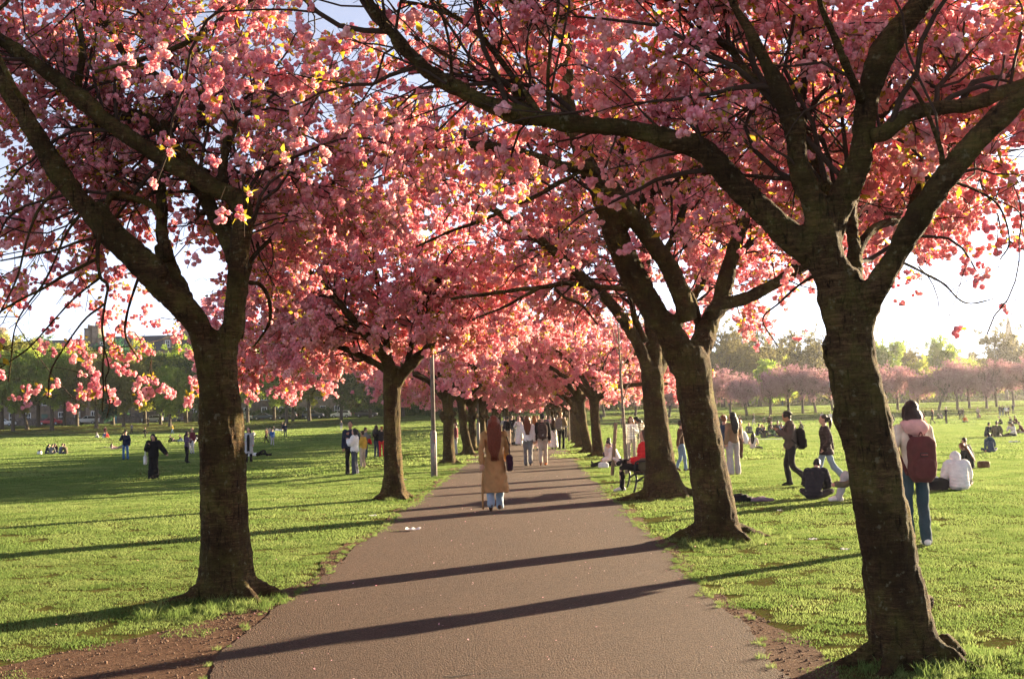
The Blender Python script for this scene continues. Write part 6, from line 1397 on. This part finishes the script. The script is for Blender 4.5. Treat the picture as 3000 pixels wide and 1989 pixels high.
# by the young tree
J = J_stand(('phone', 'phone'), nod=.4); put_person('auburn haired woman in a white top standing behind the wire tree guard', 1852, 1356, 1222, 165, J, top='white', bottom='beige', hair=('long', 'auburn'))
J = J_stand(('down', 'phone'), nod=.8, lean=.25); put_person('dark haired person bending in a black and white top behind the wire tree guard', 1884, 1352, 1219, 80, J, top='black', bottom='black', hair=('long', 'black'))
J = J_sit('long', ('lap', 'face'), nod=.5); put_person('black haired person in a pale pink jacket sitting on the grass before the bench', 1808, 1367, 1288, 88, J, top='offpink', bottom='black', hair=('short', 'black'), shoes='black', near=True, puffy=.03)
J = J_sit('cross', ('lap', 'lap')); put_person('dark haired person sitting behind the pale pink jacket', 1800, 1345, 1281, 60, J, top='purple', bottom='dark', hair=('short', 'black'))
t = empty('bag', ground(1768, 1371)); tag(t, 'white paper bag on the grass by the feet of the pale pink jacket', 'bag'); mb = MB(); rbox(mb, (0, 0, .09), (.16, .10, .09)); soft(t, 'bag_body', mb, cloth('white'), .015)
# bench
BX, BY = 2.42, 24.15
t = empty('park_bench', (BX, BY, 0)); tag(t, 'dark wooden bench with curved iron legs beside the third right trunk', 'bench')
M_WOOD = simple((.055, .032, .018), .8, name='bench_wood', scale=14, var=.4); M_IRON = simple((.012, .012, .013), .5, name='cast_iron', bmp=.2)
for k in range(4): MB().box((-.22 + k * .115, .0, .41), (-.125 + k * .115, 1.7, .445)).build('slat', M_WOOD, t)
for k in range(3):
    M_ = np.eye(4); M_[:3, :3] = [[math.cos(.2), 0, math.sin(.2)], [0, 1, 0], [-math.sin(.2), 0, math.cos(.2)]]; M_[:3, 3] = (.27, 0, .47)
    MB().box((.0, 0, .03 + k * .125), (.03, 1.7, .13 + k * .125), M_).build('slat', M_WOOD, t)
for y_ in (.03, 1.67):
    f = MB()
    for pts in ([(-.24, .43), (-.20, .30), (-.23, .12), (-.27, .0)], [(.27, .44), (.20, .30), (.27, .12), (.33, .0)], [(-.22, .22), (0, .34), (.23, .22)], [(-.25, .40), (.0, .395), (.27, .44), (.37, .88)], [(-.24, .44), (-.20, .64), (-.05, .66), (.30, .66)]):
        q = spline(A([[x, y_, z] for x, z in pts]), 12); f.tube(q, np.full(12, .022), 8)
    f.build('frame', M_IRON, t, True)
J = J_sit('bench', ('lap', 'lap'), nod=.1, h=.50, lean=-.04)
person('person in a red jacket and white trainers sitting cross legged on the bench', (BX - .02, BY + .55, 0), math.radians(90), J, 1.0, top='red', bottom=(.018, .017, .02), hair=('long', 'brown'), shoes='white', near=True, D=24, puffy=.015)
mb = MB(); rbox(mb, (0, 0, 0), (.16, .10, .14)); t = empty('bag', (BX + .02, BY + .16, .585)); tag(t, 'dark brown bag on the near end of the bench', 'bag'); soft(t, 'bag_body', mb, cloth('olive'), .014)

# ---- right lawn, far
grp = 'people far across the right lawn'
for k, (px, py, hd, hdg, pose, tp, bt, hr, lb) in enumerate([
    (2733, 1243, 1199, 90, 'walk', 'dark', 'dark', ('long', 'ginger'), 'fair haired woman in a dark coat walking far right of the maroon backpack'), (2773, 1242, 1193, 100, 'arm', 'black', 'black', ('short', 'grey'), 'grey haired man in black stretching out an arm'),
    (2688, 1248, 1228, 100, 'sit', 'white', 'djeans', ('long', 'ginger'), 'fair haired person in white sitting close right of the dark bob'), (2714, 1247, 1226, 90, 'sit', 'red', 'dark', ('short', 'ginger'), 'person in a red jumper sitting right of the dark bob'),
    (2826, 1238, 1216, 180, 'sit', 'orange', 'grey', ('curly', 'ginger'), 'orange clad person with curly ginger hair sitting alone'), (2613, 1240, 1221, 150, 'sit', 'lgrey', 'grey', ('short', 'grey'), 'person in pale grey sitting just left of the dark bob'),
    (2935, 1243, 1221, 60, 'sit', 'black', 'black', ('short', 'black'), 'person in black sitting behind the olive sweater'), (2966, 1243, 1219, 90, 'sit', 'dark', 'black', ('short', 'black'), 'person in dark grey lounging behind the white top'), (2980, 1243, 1217, 100, 'sit', 'maroon', 'black', ('short', 'black'), 'person in dark red sitting behind the white top'),
    (2930, 1220, 1187, 20, 'stand', 'navy', 'jeans', ('short', 'black'), 'left one of a standing pair in navy before the far pink row'), (2939, 1220, 1188, -20, 'stand', 'black', 'jeans', ('short', 'brown'), 'right one of a standing pair in black before the far pink row'),
    (2948, 1221, 1189, 0, 'walk', 'white', 'black', ('short', 'grey'), 'walker in white before the far pink row'), (2955, 1220, 1188, 10, 'walk', 'purple', 'black', ('short', 'black'), 'walker in purple beside the walker in white'), (2969, 1212, 1187, 0, 'stand', 'navy', 'navy', ('short', 'black'), 'lone figure in blue before the far pink row at the right'),
    (2812, 1206, 1186, 0, 'stand', 'dark', 'black', ('short', 'black'), 'left figure of a small dark pair under the far pink row'), (2820, 1206, 1186, 0, 'stand', 'black', 'dark', ('short', 'black'), 'right figure of a small dark pair under the far pink row'), (2864, 1206, 1186, 180, 'stand', 'beige', 'dark', ('short', 'brown'), 'figure in beige standing under the far pink row'),
    (2871, 1206, 1200, 90, 'sit', 'maroon', 'dark', ('short', 'brown'), 'tiny seated figure at the feet of the one in beige'), (2752, 1209, 1196, 60, 'sit', 'dark', 'dark', ('short', 'black'), 'tiny dark figure sitting under the far pink row left'), (2760, 1209, 1195, 120, 'sit', 'grey', 'dark', ('short', 'black'), 'tiny grey figure sitting under the far pink row'),
    (2702, 1203, 1191, 0, 'stand', 'maroon', 'dark', ('short', 'brown'), 'tiny figure in red brown on the far path'), (2619, 1211, 1200, 90, 'sit', 'dark', 'dark', ('short', 'black'), 'tiny dark figure sitting under the far pink row by the dark bob'),
    (2112, 1217, 1198, 30, 'stand', 'black', 'dark', ('short', 'black'), 'dark figure standing just right of the second right trunk far off'), (2122, 1217, 1199, -30, 'stand', 'navy', 'dark', ('short', 'black'), 'navy figure standing just right of the second right trunk far off'), (2138, 1213, 1196, 0, 'stand', 'blue', 'djeans', ('short', 'brown'), 'blue clad figure under the pink trees above the hair bun'),
    (2166, 1217, 1197, 0, 'walk', 'black', 'white', ('short', 'black'), 'figure in a dark top and white below walking under the pink trees'), (2208, 1220, 1205, 90, 'walk', 'black', 'lgrey', ('short', 'black'), 'small dark walker left of the grey tree trunk far off'), (2239, 1221, 1203, 0, 'sit', 'black', 'black', ('short', 'black'), 'small dark seated figure under the far pink row'),
    (2254, 1214, 1199, 0, 'stand', 'brown', 'dark', ('short', 'brown'), 'brown clad figure under the far pink row'), (2294, 1212, 1194, 0, 'stand', 'dark', 'jeans', ('long', 'dbrown'), 'figure standing left of the curly haired man far off'), (2408, 1214, 1192, 0, 'stand', 'lgrey', 'djeans', ('short', 'dbrown'), 'figure in pale grey under the pink row behind the ponytail'),
    (2433, 1213, 1196, 0, 'stand', 'white', 'grey', ('short', 'blond'), 'figure in white under the pink row close left of the nearest right trunk'), (2350, 1212, 1203, 90, 'sit', 'dark', 'dark', ('short', 'black'), 'small dark seated figure right of the curly head far off'), (1803, 1255, 1236, 20, 'sit', 'dark', 'black', ('long', 'black'), 'lone dark figure sitting on the lawn left of the wire tree guard'),
    (1762, 1240, 1212, 0, 'stand', 'navy', 'dark', ('short', 'black'), 'dark figure standing behind the close trunks on the right'), (1822, 1228, 1205, 0, 'walk', 'grey', 'dark', ('short', 'brown'), 'grey figure under the pink trees above the pale pink jacket')]):
    J = {'walk': J_walk(1, stride=.2), 'arm': J_stand(('out', 'down')), 'sit': J_sit('cross', ('lap', 'lap'), nod=.15), 'stand': J_stand(('down', 'phone'))}[pose]
    put_person(lb, px, py, hd, hdg, J, top=tp, bottom=bt, hair=hr, group=grp)

# ---- left lawn
J = J_stand(('hug', 'down')); put_person('tall man in a black jacket facing the camera, holding a woman in white', 1028, 1390, 1236, 176, J, top='navy', bottom='black', hair=('short', 'black'), skin='tan', near=True, puffy=.01, legw=1.2)
J = J_stand(('hug', 'hug'), turn=.3); put_person('woman in a white sweater and dark baggy jeans leaning on the tall man in black', 1040, 1391, 1257, 80, J, top='white', bottom=(.055, .06, .075), hair=('bob', 'black'), near=True, puffy=.02, legw=1.6, shoes='brown')
J = J_stand(('fwd', 'down')); put_person('small figure in a yellow top and beige trousers behind the embracing pair', 1063, 1371, 1279, 60, J, top='yellow', bottom='beige', hair=('short', 'dbrown'), shoes='brown', skin='tan')
J = J_stand(('hug', 'hug')); p, g, s = put_person('man in a grey jacket carrying a small child in red', 1072, 1346, 1253, -65, J, top='grey', bottom='djeans', hair=('short', 'brown'))
d_ = M_of(p) @ Vector((.0, .26, .80)); person('small child in a red jacket and blue woolly hat held by the man in grey', (d_.x, d_.y, d_.z), math.radians(110), J_sit('long', ('lap', 'lap'), h=.08), .50, top='red', bottom='djeans', hair=('none', 'black'), hat=('beanie', 'blue'), D=40, puffy=.03)
J = J_stand(('face', 'face'), nod=-.1); put_person('person in black top and blue jeans taking a picture by the second left trunk', 1104, 1342, 1247, -30, J, top='black', bottom='djeans', hair=('long', 'brown'))
J = J_stand(('up', 'up'), nod=-.15); put_person('person with raised arms and red trousers at the edge of the second left trunk', 1119, 1341, 1250, 30, J, top='dark', bottom='red', hair=('short', 'ginger'))
J = J_stand(('down', 'hug')); put_person('person in a maroon coat standing behind the burred left trunk', 1337, 1332, 1250, 90, J, top='maroon', bottom='lgrey', hair=('short', 'dbrown'), shoes='black')
J = J_walk(1, arms=('away', 'strap'), nod=.45, stride=.06); p, g, s = put_person('long haired woman in black jacket and wide black trousers walking towards the camera', 450, 1404, 1270, 186, J, top='black', bottom='black', hair=('long', 'black'), near=True, puffy=.03, legw=1.9, shoes='dark')
hung_bag(p, 'white cloth bag hanging from the shoulder of the woman in black', 'white', (.30, .0, .72), (.05, .13, .17), J['shr'] + A([.03, 0, .04]), 'bag', 'tote_bag')
J = J_stand(('down', 'face'), wide=.12); put_person('man in a navy jacket and blue jeans standing with a hand at his face', 368, 1347, 1262, 175, J, top='navy', bottom=(.05, .12, .26), hair=('short', 'dbrown'), hat=('cap', 'dark'), legw=1.2, puffy=.015)
J = J_walk(1, arms=('hug', 'hug'), stride=.06); p, g, s = put_person('woman in a purple grey jacket standing in profile left of the nearest left trunk', 547, 1357, 1264, -95, J, top='purple', bottom='black', hair=('long', 'dbrown'), legw=1.3)
hung_bag(p, 'round white bag on the hip of the woman in purple grey', 'white', (-.22, .0, .84), (.07, .13, .13), J['shl'] + A([0, 0, .03]), 'bag', 'shoulder_bag', side=-1)
J = J_stand(('down', 'down')); put_person('fair haired person in maroon partly behind the woman in purple grey', 563, 1330, 1254, 150, J, top='maroon', bottom='lgrey', hair=('short', 'blond'))
J = J_stand(('down', 'pocket')); p, g, s = put_person('woman in an open long grey coat and black boots right of the nearest left trunk', 729, 1355, 1253, 185, J, top='lgrey', bottom='black', hair=('long', 'dbrown'), hem=.50, hemr=.05, shoes='black', legw=1.2)
MB().rings([[0, .155, .45], [0, .16, .8], [0, .155, 1.1], [0, .13, 1.36]], [.07, .065, .075, .05], [.02, .02, .02, .02], 10).build('dress', cloth('black'), p, True)
grp = 'five friends sitting close together on the left lawn'
for k, (px, hd, tp, hr, hdg, lb) in enumerate([(135, 1304, 'navy', ('long', 'dbrown'), -70, 'person in navy with long hair at the left end of the five friends'), (149, 1302, 'grey', ('short', 'black'), -10, 'person in grey second from the left among the five friends'), (164, 1301, 'black', ('long', 'dbrown'), 180, 'person in black facing the camera in the middle of the five friends'), (178, 1298, (.10, .11, .14), ('short', 'brown'), -10, 'broad person in slate second from the right among the five friends'), (194, 1299, 'olive', ('short', 'brown'), 60, 'person in olive at the right end of the five friends')]):
    put_person(lb, px, 1331 - (k == 2) * 4, hd, hdg, J_sit('cross', ('lap', 'lap'), nod=.15), top=tp, bottom='djeans', hair=hr, group=grp)
t = empty('bag', ground(116, 1331)); tag(t, 'white and brown bag beside the left end of the five friends', 'bag'); mb = MB(); rbox(mb, (0, 0, .12), (.16, .12, .13)); soft(t, 'bag_body', mb, cloth('white'), .02); mb = MB(); rbox(mb, (0.02, .02, .30), (.12, .10, .05)); soft(t, 'flap', mb, cloth('brown'), .02)
grp = 'people far across the left lawn'
for k, (px, py, hd, hdg, pose, tp, bt, hr, lb) in enumerate([
    (308, 1266, 1238, 10, 'stand', 'maroon', 'brown', ('short', 'dbrown'), 'lone figure in red brown standing before the off-road car'), (386, 1269, 1240, 170, 'walk', 'grey', 'black', ('short', 'dbrown'), 'lone figure in grey walking before the blue gate'), (424, 1262, 1236, -60, 'walk', 'black', 'black', ('short', 'black'), 'left one of two figures in black before the silver car'), (434, 1263, 1235, 60, 'arm', 'black', 'black', ('short', 'black'), 'right one of two figures in black before the silver car, arm out'),
    (505, 1263, 1233, 100, 'walk', 'yellow', 'jeans', ('short', 'brown'), 'figure in a yellow top before the pickup truck'), (288, 1283, 1266, 90, 'sit', 'lgrey', 'grey', ('short', 'grey'), 'seated figure in pale grey left of two others before the off-road car'), (308, 1283, 1265, 180, 'sit', 'blue', 'white', ('short', 'dbrown'), 'seated figure in blue between a grey and a red one'), (317, 1283, 1264, 100, 'sit', 'red', 'orange', ('short', 'ginger'), 'seated figure in red right of two others before the off-road car'),
    (504, 1296, 1274, 80, 'sit', 'black', 'black', ('short', 'black'), 'person in black sitting leftmost of three left of the nearest left trunk'), (521, 1295, 1278, -80, 'lie', 'navy', 'ljeans', ('short', 'black'), 'person lounging in the middle of three left of the nearest left trunk'), (532, 1294, 1272, 120, 'sit', 'black', 'djeans', ('short', 'dbrown'), 'person sitting rightmost of three left of the nearest left trunk'),
    (743, 1279, 1262, 180, 'sit', 'white', 'dark', ('short', 'black'), 'seated figure in white just right of the grey coat'), (781, 1299, 1253, 60, 'walk', 'brown', 'black', ('short', 'dbrown'), 'walker in brown with a bag in the field behind the embracing pair'), (798, 1306, 1256, 0, 'walk', 'blue', 'lgrey', ('short', 'brown'), 'walker in a blue hooded top and pale trousers'), (791, 1290, 1249, 0, 'stand', 'beige', 'grey', ('short', 'black'), 'figure in beige right beside the blue hooded walker'),
    (836, 1280, 1239, 0, 'walk', 'navy', 'djeans', ('short', 'black'), 'lone walker in navy with a dark bag in the middle of the left field'), (828, 1270, 1236, 0, 'stand', 'dark', 'dark', ('short', 'dbrown'), 'dark figure close behind the lone walker in navy'), (1000, 1262, 1233, 180, 'stand', 'grey', 'lgrey', ('short', 'dbrown'), 'small child like figure in grey over the tall man in black'), (806, 1262, 1252, 90, 'sit', 'dark', 'dark', ('short', 'black'), 'tiny seated dark figure by the walkers in the left field'), (818, 1263, 1257, 90, 'lie', 'white', 'white', ('short', 'dbrown'), 'tiny figure in white lying in the left field'),
    (345, 1316, 1300, -70, 'lie', 'pink', 'grey', ('long', 'dbrown'), 'figure in pink lying half behind the man in blue jeans'), (752, 1337, None, -80, 'lie', 'white', 'black', ('short', 'black'), 'dark haired figure in white lying right of the grey coat')]):
    J = {'walk': J_walk(1 if k % 2 else -1, stride=.18), 'arm': J_stand(('out', 'down')), 'sit': J_sit('cross', ('lap', 'lap'), nod=.15), 'stand': J_stand(('down', 'phone')), 'lie': J_lie()}[pose]
    put_person(lb, px, py, hd if pose != 'lie' else None, hdg, J, top=tp, bottom=bt, hair=hr, group=grp)
fuse_people()
# ------------------------------------------------------------------ lamp posts, young trees, small things
M_POST = simple((.20, .185, .165), .7, metal=.2, name='galvanised_steel', scale=6, var=.25)
def lamp_post(px, py, label):
    g = ground(px, py); t = empty('lamp_post', g); tag(t, label, 'lamp post', 'lamp posts on the left of the path')
    MB().tube([[0, 0, -.1], [0, 0, 1.25], [0, 0, 1.32]], [.088, .088, .062], 16).build('base', M_POST, t, True); MB().tube([[0, 0, 1.321], [0, 0, 5.4], [0, 0, 5.45], [-.25, 0, 5.62]], [.060, .048, .04, .03], 12).build('pole', M_POST, t, True)
    MB().box((-.035, -.0945, .35), (.035, -.080, .95)).build('door', simple((.24, .235, .22), .7, name='post_door'), t)
    h = MB(); h.rings([[-.25, 0, 5.66], [-.5, 0, 5.70], [-.8, 0, 5.68]], [.05, .10, .05], [.05, .06, .03], 10, (0, 1, 0), (0, 0, 1)); h.build('lamp_head', M_POST, t, True); MB().box((-.74, -.07, 5.62), (-.4, .07, 5.645)).build('lens', M_LAMP, t)
    s = MB()
    for k, (z, w, h_) in enumerate([(.42, .05, .07), (.55, .04, .05), (.70, .055, .08), (.84, .035, .04), (1.0, .05, .06)]):
        a = -1.4 + .5 * math.sin(k * 2.1); n = 5; aa = a + np.linspace(-w / .09 / 2, w / .09 / 2, n); r_ = .0895
        V = np.concatenate([np.stack([r_ * np.cos(aa), r_ * np.sin(aa), np.full(n, z)], 1), np.stack([r_ * np.cos(aa), r_ * np.sin(aa), np.full(n, z + h_)], 1)]); i_ = np.arange(n - 1); s.add(V, np.stack([i_, i_ + 1, i_ + 1 + n, i_ + n], 1))
    s.build('sticker', simple((.45, .16, .18), .6, name='faded_sticker', scale=60, var=.7), t)
lamp_post(1272, 1399, 'near grey steel lamp post with faded stickers beside the burred left trunk')
lamp_post(1402, 1307, 'farther grey lamp post left of the red haired woman beside the avenue')
def young_tree(g, h, label, lean=.0, guard=False, seed=1):
    rng = np.random.default_rng(seed); t = empty('young_tree', g); tag(t, label, 'young tree'); q = spline(A([[0, 0, -.1], [lean * .3, 0, h * .3], [lean * .7, 0, h * .65], [lean, 0, h]]), 16); r_ = np.linspace(.055, .018, 16)
    MB().tube(q, r_, 10).build('trunk', M_PALEBARK, t, True); P = q[7:]; T = unit(np.gradient(q, axis=0))[7:]
    Q, R = spawn(rng, P, T, r_[7:], 9, 8, (.8, 1.6), (.4, .8), .3, 0, .02, .005, .1); a_, f_, _ = tube_np(Q, R, 6)
    for k in range(len(Q)): MB().tube(Q[k], R[k], 6).build('branch', M_PALEBARK, t, True)
    p_, t_, rr_ = samples(Q, R, 2); Q2, R2 = spawn(rng, p_, t_, rr_, 40, 5, (.3, .7), (.4, 1), .1, 0, .006, .003, .15); a_, f_, _ = tube_np(Q2, R2, 4); o = obj_np('twigs', a_, f_, M_PALEBARK, t); o['kind'] = 'stuff'
    pts = Q2[:, 2:].reshape(-1, 3); m = len(pts); scatter('leaves', pts, rng.random((m, 3)) * 6.28, .5 + .4 * rng.random(m), np.where(rng.random(m) < .5, 4, rng.integers(0, 4, m)), C_NEAR, t); return t
g = ground(1836, 1392); young_tree(g, 4.4, 'slim pale stemmed young tree inside the wire guard', -.12, seed=4)
t = empty('tree_guard', g); tag(t, 'wire mesh guard on stakes round the young tree', 'tree guard'); w = MB(); n = 18; r_ = .22; cx = .24
for k in range(n):
    a = k * 2 * math.pi / n; w.tube([[cx + r_ * math.cos(a), r_ * math.sin(a), .12], [cx + r_ * math.cos(a), r_ * math.sin(a), 1.38]], [.0045, .0045], 4, False)
for z in np.arange(.12, 1.40, .07):
    a = np.linspace(0, 2 * np.pi, 19); w.tube(np.stack([cx + r_ * np.cos(a), r_ * np.sin(a), np.full(19, z)], 1), np.full(19, .0045), 4, False)
w.build('mesh_panel', simple((.40, .37, .31), .6, metal=.3, name='wire', bmp=0), t)
M_STAKE = simple((.21, .145, .085), .9, name='stake_wood', scale=18, var=.4)
MB().bar((-.42, -.15, -.2), (-.26, -.1, 1.42), .075, .075).build('stake', M_STAKE, t); MB().bar((.42, .02, -.2), (.45, .03, 1.42), .085, .085).build('stake', M_STAKE, t)
young_tree(ground(1668, 1293), 5.0, 'slim pale stemmed young tree at the right path edge by the fair haired man', .05, seed=6)

def litter(px, py, size, label, mat, seed, name='paper'):
    g = ground(px, py); r = np.random.default_rng(seed); n = 9; u, v = np.meshgrid(np.linspace(-.5, .5, n), np.linspace(-.5, .5, n)); z = .012 + .03 * np.abs(np.sin(u * 7 + seed) * np.cos(v * 6 + seed * 2)) * size / .2 + .02 * u ** 2
    if PATH_L < g[0] < PATH_R: z = z + .014
    V = np.stack([u * size, v * size * .7, z + (0 if PATH_L < g[0] < PATH_R else .02)], -1).reshape(-1, 3); i_, j_ = np.meshgrid(np.arange(n - 1), np.arange(n - 1)); a = (j_ * n + i_).ravel()
    o = obj_np(name, V, np.stack([a, a + 1, a + n + 1, a + n], 1), mat); o.location = g; o.rotation_euler = (0, 0, r.random() * 6); return tag(o, label, 'litter')
M_PAPER = simple((.75, .74, .72), .8, name='paper', var=.05, scale=8, bmp=.1)
litter(1211, 1556, .22, 'crumpled white paper lying on the path near its left edge', M_PAPER, 1)
litter(2286, 1502, .12, 'white scrap on the grass in front of the hunched navy jacket', M_PAPER, 2); litter(2384, 1588, .13, 'flat white scrap on the grass left of the nearest right trunk', M_PAPER, 3); litter(2477, 1617, .10, 'small white scrap touching the shadow by the nearest right trunk', M_PAPER, 4)
litter(1186, 1409, .14, 'white scrap at the foot of the second left trunk', M_PAPER, 5); litter(2973, 1297, .5, 'white bag on the grass below the picnic group at the right border', M_PAPER, 6); litter(1092, 1516, .12, 'white scrap on the grass left of the paper on the path', M_PAPER, 7)
t = empty('clothes_pile', ground(2193, 1470)); tag(t, 'dark and mauve heap of clothes on the grass right of the second right trunk', 'clothes'); mb = MB(); mb.ball((-.12, 0, .06), A([.20, .13, .09]), 12); mb.ball((-.2, .04, .1), A([.09, .09, .07]), 10); V, F = mb.data()
mb2 = MB(); mb2.ball((.2, 0, .035), A([.24, .13, .055]), 12); mb2.ball((.33, -.03, .03), A([.14, .1, .05]), 10)
soft(t, 'dark_coat', mb, cloth('black'), .015, .015); soft(t, 'scarf', mb2, cloth(C(.16, .11, .15)), .015, .015); fuse_people()
# bicycle lying on the lawn
g = ground(309, 1315); t = empty('bicycle', g + A([0, 0, .09]), .1); tag(t, 'dark bicycle lying on its side on the left lawn', 'bicycle'); M_BIKE = simple((.03, .03, .035), .4, name='bike_paint', bmp=0)
a = np.linspace(0, 2 * np.pi, 25)
for cx in (-.52, .52):
    wl_ = MB().tube(np.stack([cx + .33 * np.cos(a), .33 * np.sin(a), 0 * a + .02], 1), np.full(25, .022), 6, False).build('wheel', M_TYRE, t, True); sp = MB()
    for k in range(10): sp.tube([[cx, 0, .02], [cx + .32 * math.cos(k * .628), .32 * math.sin(k * .628), .02]], [.004, .004], 4, False)
    sp.build('spokes', M_RIM, wl_)
f = MB()
for p0, p1 in (((-.52, 0), (-.12, .42)), ((-.52, 0), (-.06, -.04)), ((-.06, -.04), (-.16, .50)), ((-.06, -.04), (.36, .38)), ((-.14, .42), (.36, .42)), ((.52, 0), (.34, .52))): f.tube([[*p0, .03], [*p1, .06]], [.018, .018], 6)
f.build('frame', M_BIKE, t, True); MB().tube(A([[.34, .52, .06], [.38, .56, .2], [.40, .55, .42]]), A([.013, .013, .016]), 6).build('handlebar', M_BIKE, t, True); MB().ball((-.18, .52, .07), A([.12, .05, .04]), 8).build('saddle', M_BIKE, t, True)
# pushchair
g = ground(577, 1306); t = empty('pushchair', g, .4); tag(t, 'black folding pushchair close left of the nearest left trunk', 'pushchair'); f = MB()
for sx in (-.24, .24): f.tube([[sx, -.35, .12], [sx, .1, .55], [sx, .45, 1.02]], [.016] * 3, 6).tube([[sx, .35, .12], [sx, -.05, .6]], [.016] * 2, 6)
f.tube([[-.24, .45, 1.02], [.24, .45, 1.02]], [.018] * 2, 6).build('frame', M_BIKE, t, True); s_ = MB(); s_.rings([[0, -.25, .45], [0, .0, .42], [0, .15, .6], [0, .22, .85]], [.2, .22, .22, .2], [.03, .04, .04, .03], 10, (1, 0, 0), (0, .3, 1)); s_.build('seat', cloth('black'), t, True)
MB().ball((0, .10, .85), A([.24, .26, .2]), 12).build('canopy', cloth('black'), t, True)
for sx in (-.25, .25):
    for sy in (-.35, .35): MB().tube([[sx - .02, sy, .11], [sx + .02, sy, .11]], [.11, .11], 12).build('wheel', M_TYRE, t, True)
# white dog by the pushchair
g = ground(562, 1307); d = MB(); limb_(d, [(0, -.28, .46), (0, -.05, .45), (0, .22, .49)], [.11, .12, .15]); limb_(d, [(0, .25, .52), (0, .42, .66)], [.10, .075]); limb_(d, [(0, .42, .68), (0, .56, .66), (0, .66, .63)], [.085, .06, .04]); limb_(d, [(0, -.33, .48), (0, -.48, .58), (0, -.52, .70)], [.035, .03, .02])
for sx in (-.075, .075):
    limb_(d, [(sx, .20, .44), (sx, .18, .24), (sx, .20, .03)], [.06, .04, .03]); limb_(d, [(sx, .20, .035), (sx, .26, .03)], [.035, .03]); limb_(d, [(sx, -.26, .44), (sx, -.16, .28), (sx, -.32, .18), (sx, -.29, .03)], [.09, .055, .035, .03]); limb_(d, [(sx, -.29, .035), (sx, -.22, .03)], [.035, .03]); d.ball((sx, .42, .75), A([.025, .03, .06]), 6)
me = remeshed([(*d.data(), .02, 2)])[0]; me.name = 'dog'; me.materials.clear(); me.materials.append(cloth(C(.6, .56, .5))); o = link(bpy.data.objects.new('dog', me)); o.location = g; o.rotation_euler = (0, 0, -1.2); tag(o, 'pale dog standing beside the black pushchair', 'dog')
# paper tag on the nearest right tree
p_ = at(2436, 1114, 8.0); o = MB().box((-.017, -.001, -.05), (.017, .001, .05)).build('tag', M_PAPER); o.location = p_; o.rotation_euler = (0, .15, .4); tag(o, 'small white paper tag hanging beside the nearest right trunk', 'tag')
MB().tube(A([[0, 0, .05], [.02, .01, .25], [.08, .0, .5]]), A([.0015] * 3), 4).build('string', M_TWIG, o)
# petals and bits that have come down
rg = np.random.default_rng(9); pt = source('fallen_petal', A([[-.012, -.01, 0], [.012, -.011, .002], [.013, .01, .006], [-.011, .012, .003]]), np.array([[0, 1, 2, 3]]), M_PETAL)
n = 700; y = 5.5 + 34 * rg.random(n) ** 1.3; x = rg.normal(0, 2.6, n); z = np.where(on_path(x, y), .0185, .03) + terrain(x, y)
tag(scatter('petals', np.column_stack([x, y, z]), np.column_stack([rg.normal(0, .25, (n, 2)), rg.random(n) * 6.28]), .25 + .4 * rg.random(n), np.zeros(n), [pt]), 'fallen pink petals strewn over the path and its edges', 'petals')
gv = []
for s_ in range(3):
    m_ = MB(); m_.ball((0, 0, .2), A([1, .8, .6]) * (1 + .2 * np.array([s_ - 1, 1 - s_, 0])), 6); V, F = m_.data(); gv.append(source('stone_chip', V + rg.normal(0, .08, V.shape), F, simple((.11, .065, .042), 1.0, name='soil_crumb', scale=3, var=.5)))
n = 5200; y = 5.6 + 9 * rg.random(n) ** 1.2; sd_ = rg.random(n) < .75; x = np.where(sd_, earth_left(y) + (path_left(y) - earth_left(y) + .1) * rg.random(n), path_right(y) - .08 + (earth_right(y) - path_right(y) + .1) * rg.random(n))
tag(scatter('soil_crumbs', np.column_stack([x, y, np.full(n, .006)]), rg.random((n, 3)) * 6.28, .004 + .012 * rg.random(n) ** 3, rg.integers(0, 3, n), gv), 'crumbs of bare soil along the path edges', 'soil')
# long grass at the feet of trees and posts
P = []
for bx, by, n_, sp in ((-2.85, 10.55, 60, .24), (-3.1, 10.5, 40, .3), (2.75, 7.65, 46, .25), (2.45, 7.35, 30, .3), (2.45, 14.85, 70, .30), (2.75, 15.2, 46, .28), (2.6, 22.2, 40, .3), (-2.87, 23.7, 26, .25), (-2.8, 31.8, 34, .3), (-2.92, 40.3, 30, .4), (2.6, 43.9, 24, .4), (2.2, 30, 30, .5)):
    P.append(np.column_stack([rg.normal(bx, sp, n_), rg.normal(by, sp, n_)]))
P = np.concatenate(P); P = P[~on_path(P[:, 0], P[:, 1], .03)]; n = len(P)
tag(scatter('tall_grass', np.column_stack([P, terrain(P[:, 0], P[:, 1])]), np.column_stack([np.zeros((n, 2)), rg.random(n) * 6.28]), .25 + .5 * rg.random(n) ** 1.5, rg.integers(0, 2, n), G_TALL), 'longer unmown grass round the feet of the trunks', 'grass')
ys = np.arange(6, 40, .07); P = np.concatenate([np.column_stack([path_right(ys) + rg.normal(.02, .05, len(ys)), ys]), np.column_stack([path_left(ys) - rg.normal(.03, .05, len(ys)), ys])]); P = P[rg.random(len(P)) < np.where(P[:, 1] < 10, .25, .55)]; n = len(P)
tag(scatter('edge_grass', np.column_stack([P, np.full(n, .004)]), np.column_stack([np.zeros((n, 2)), rg.random(n) * 6.28]), .16 + .2 * rg.random(n), rg.integers(0, 2, n), G_TALL), 'tufts of grass creeping over the edges of the path', 'grass')
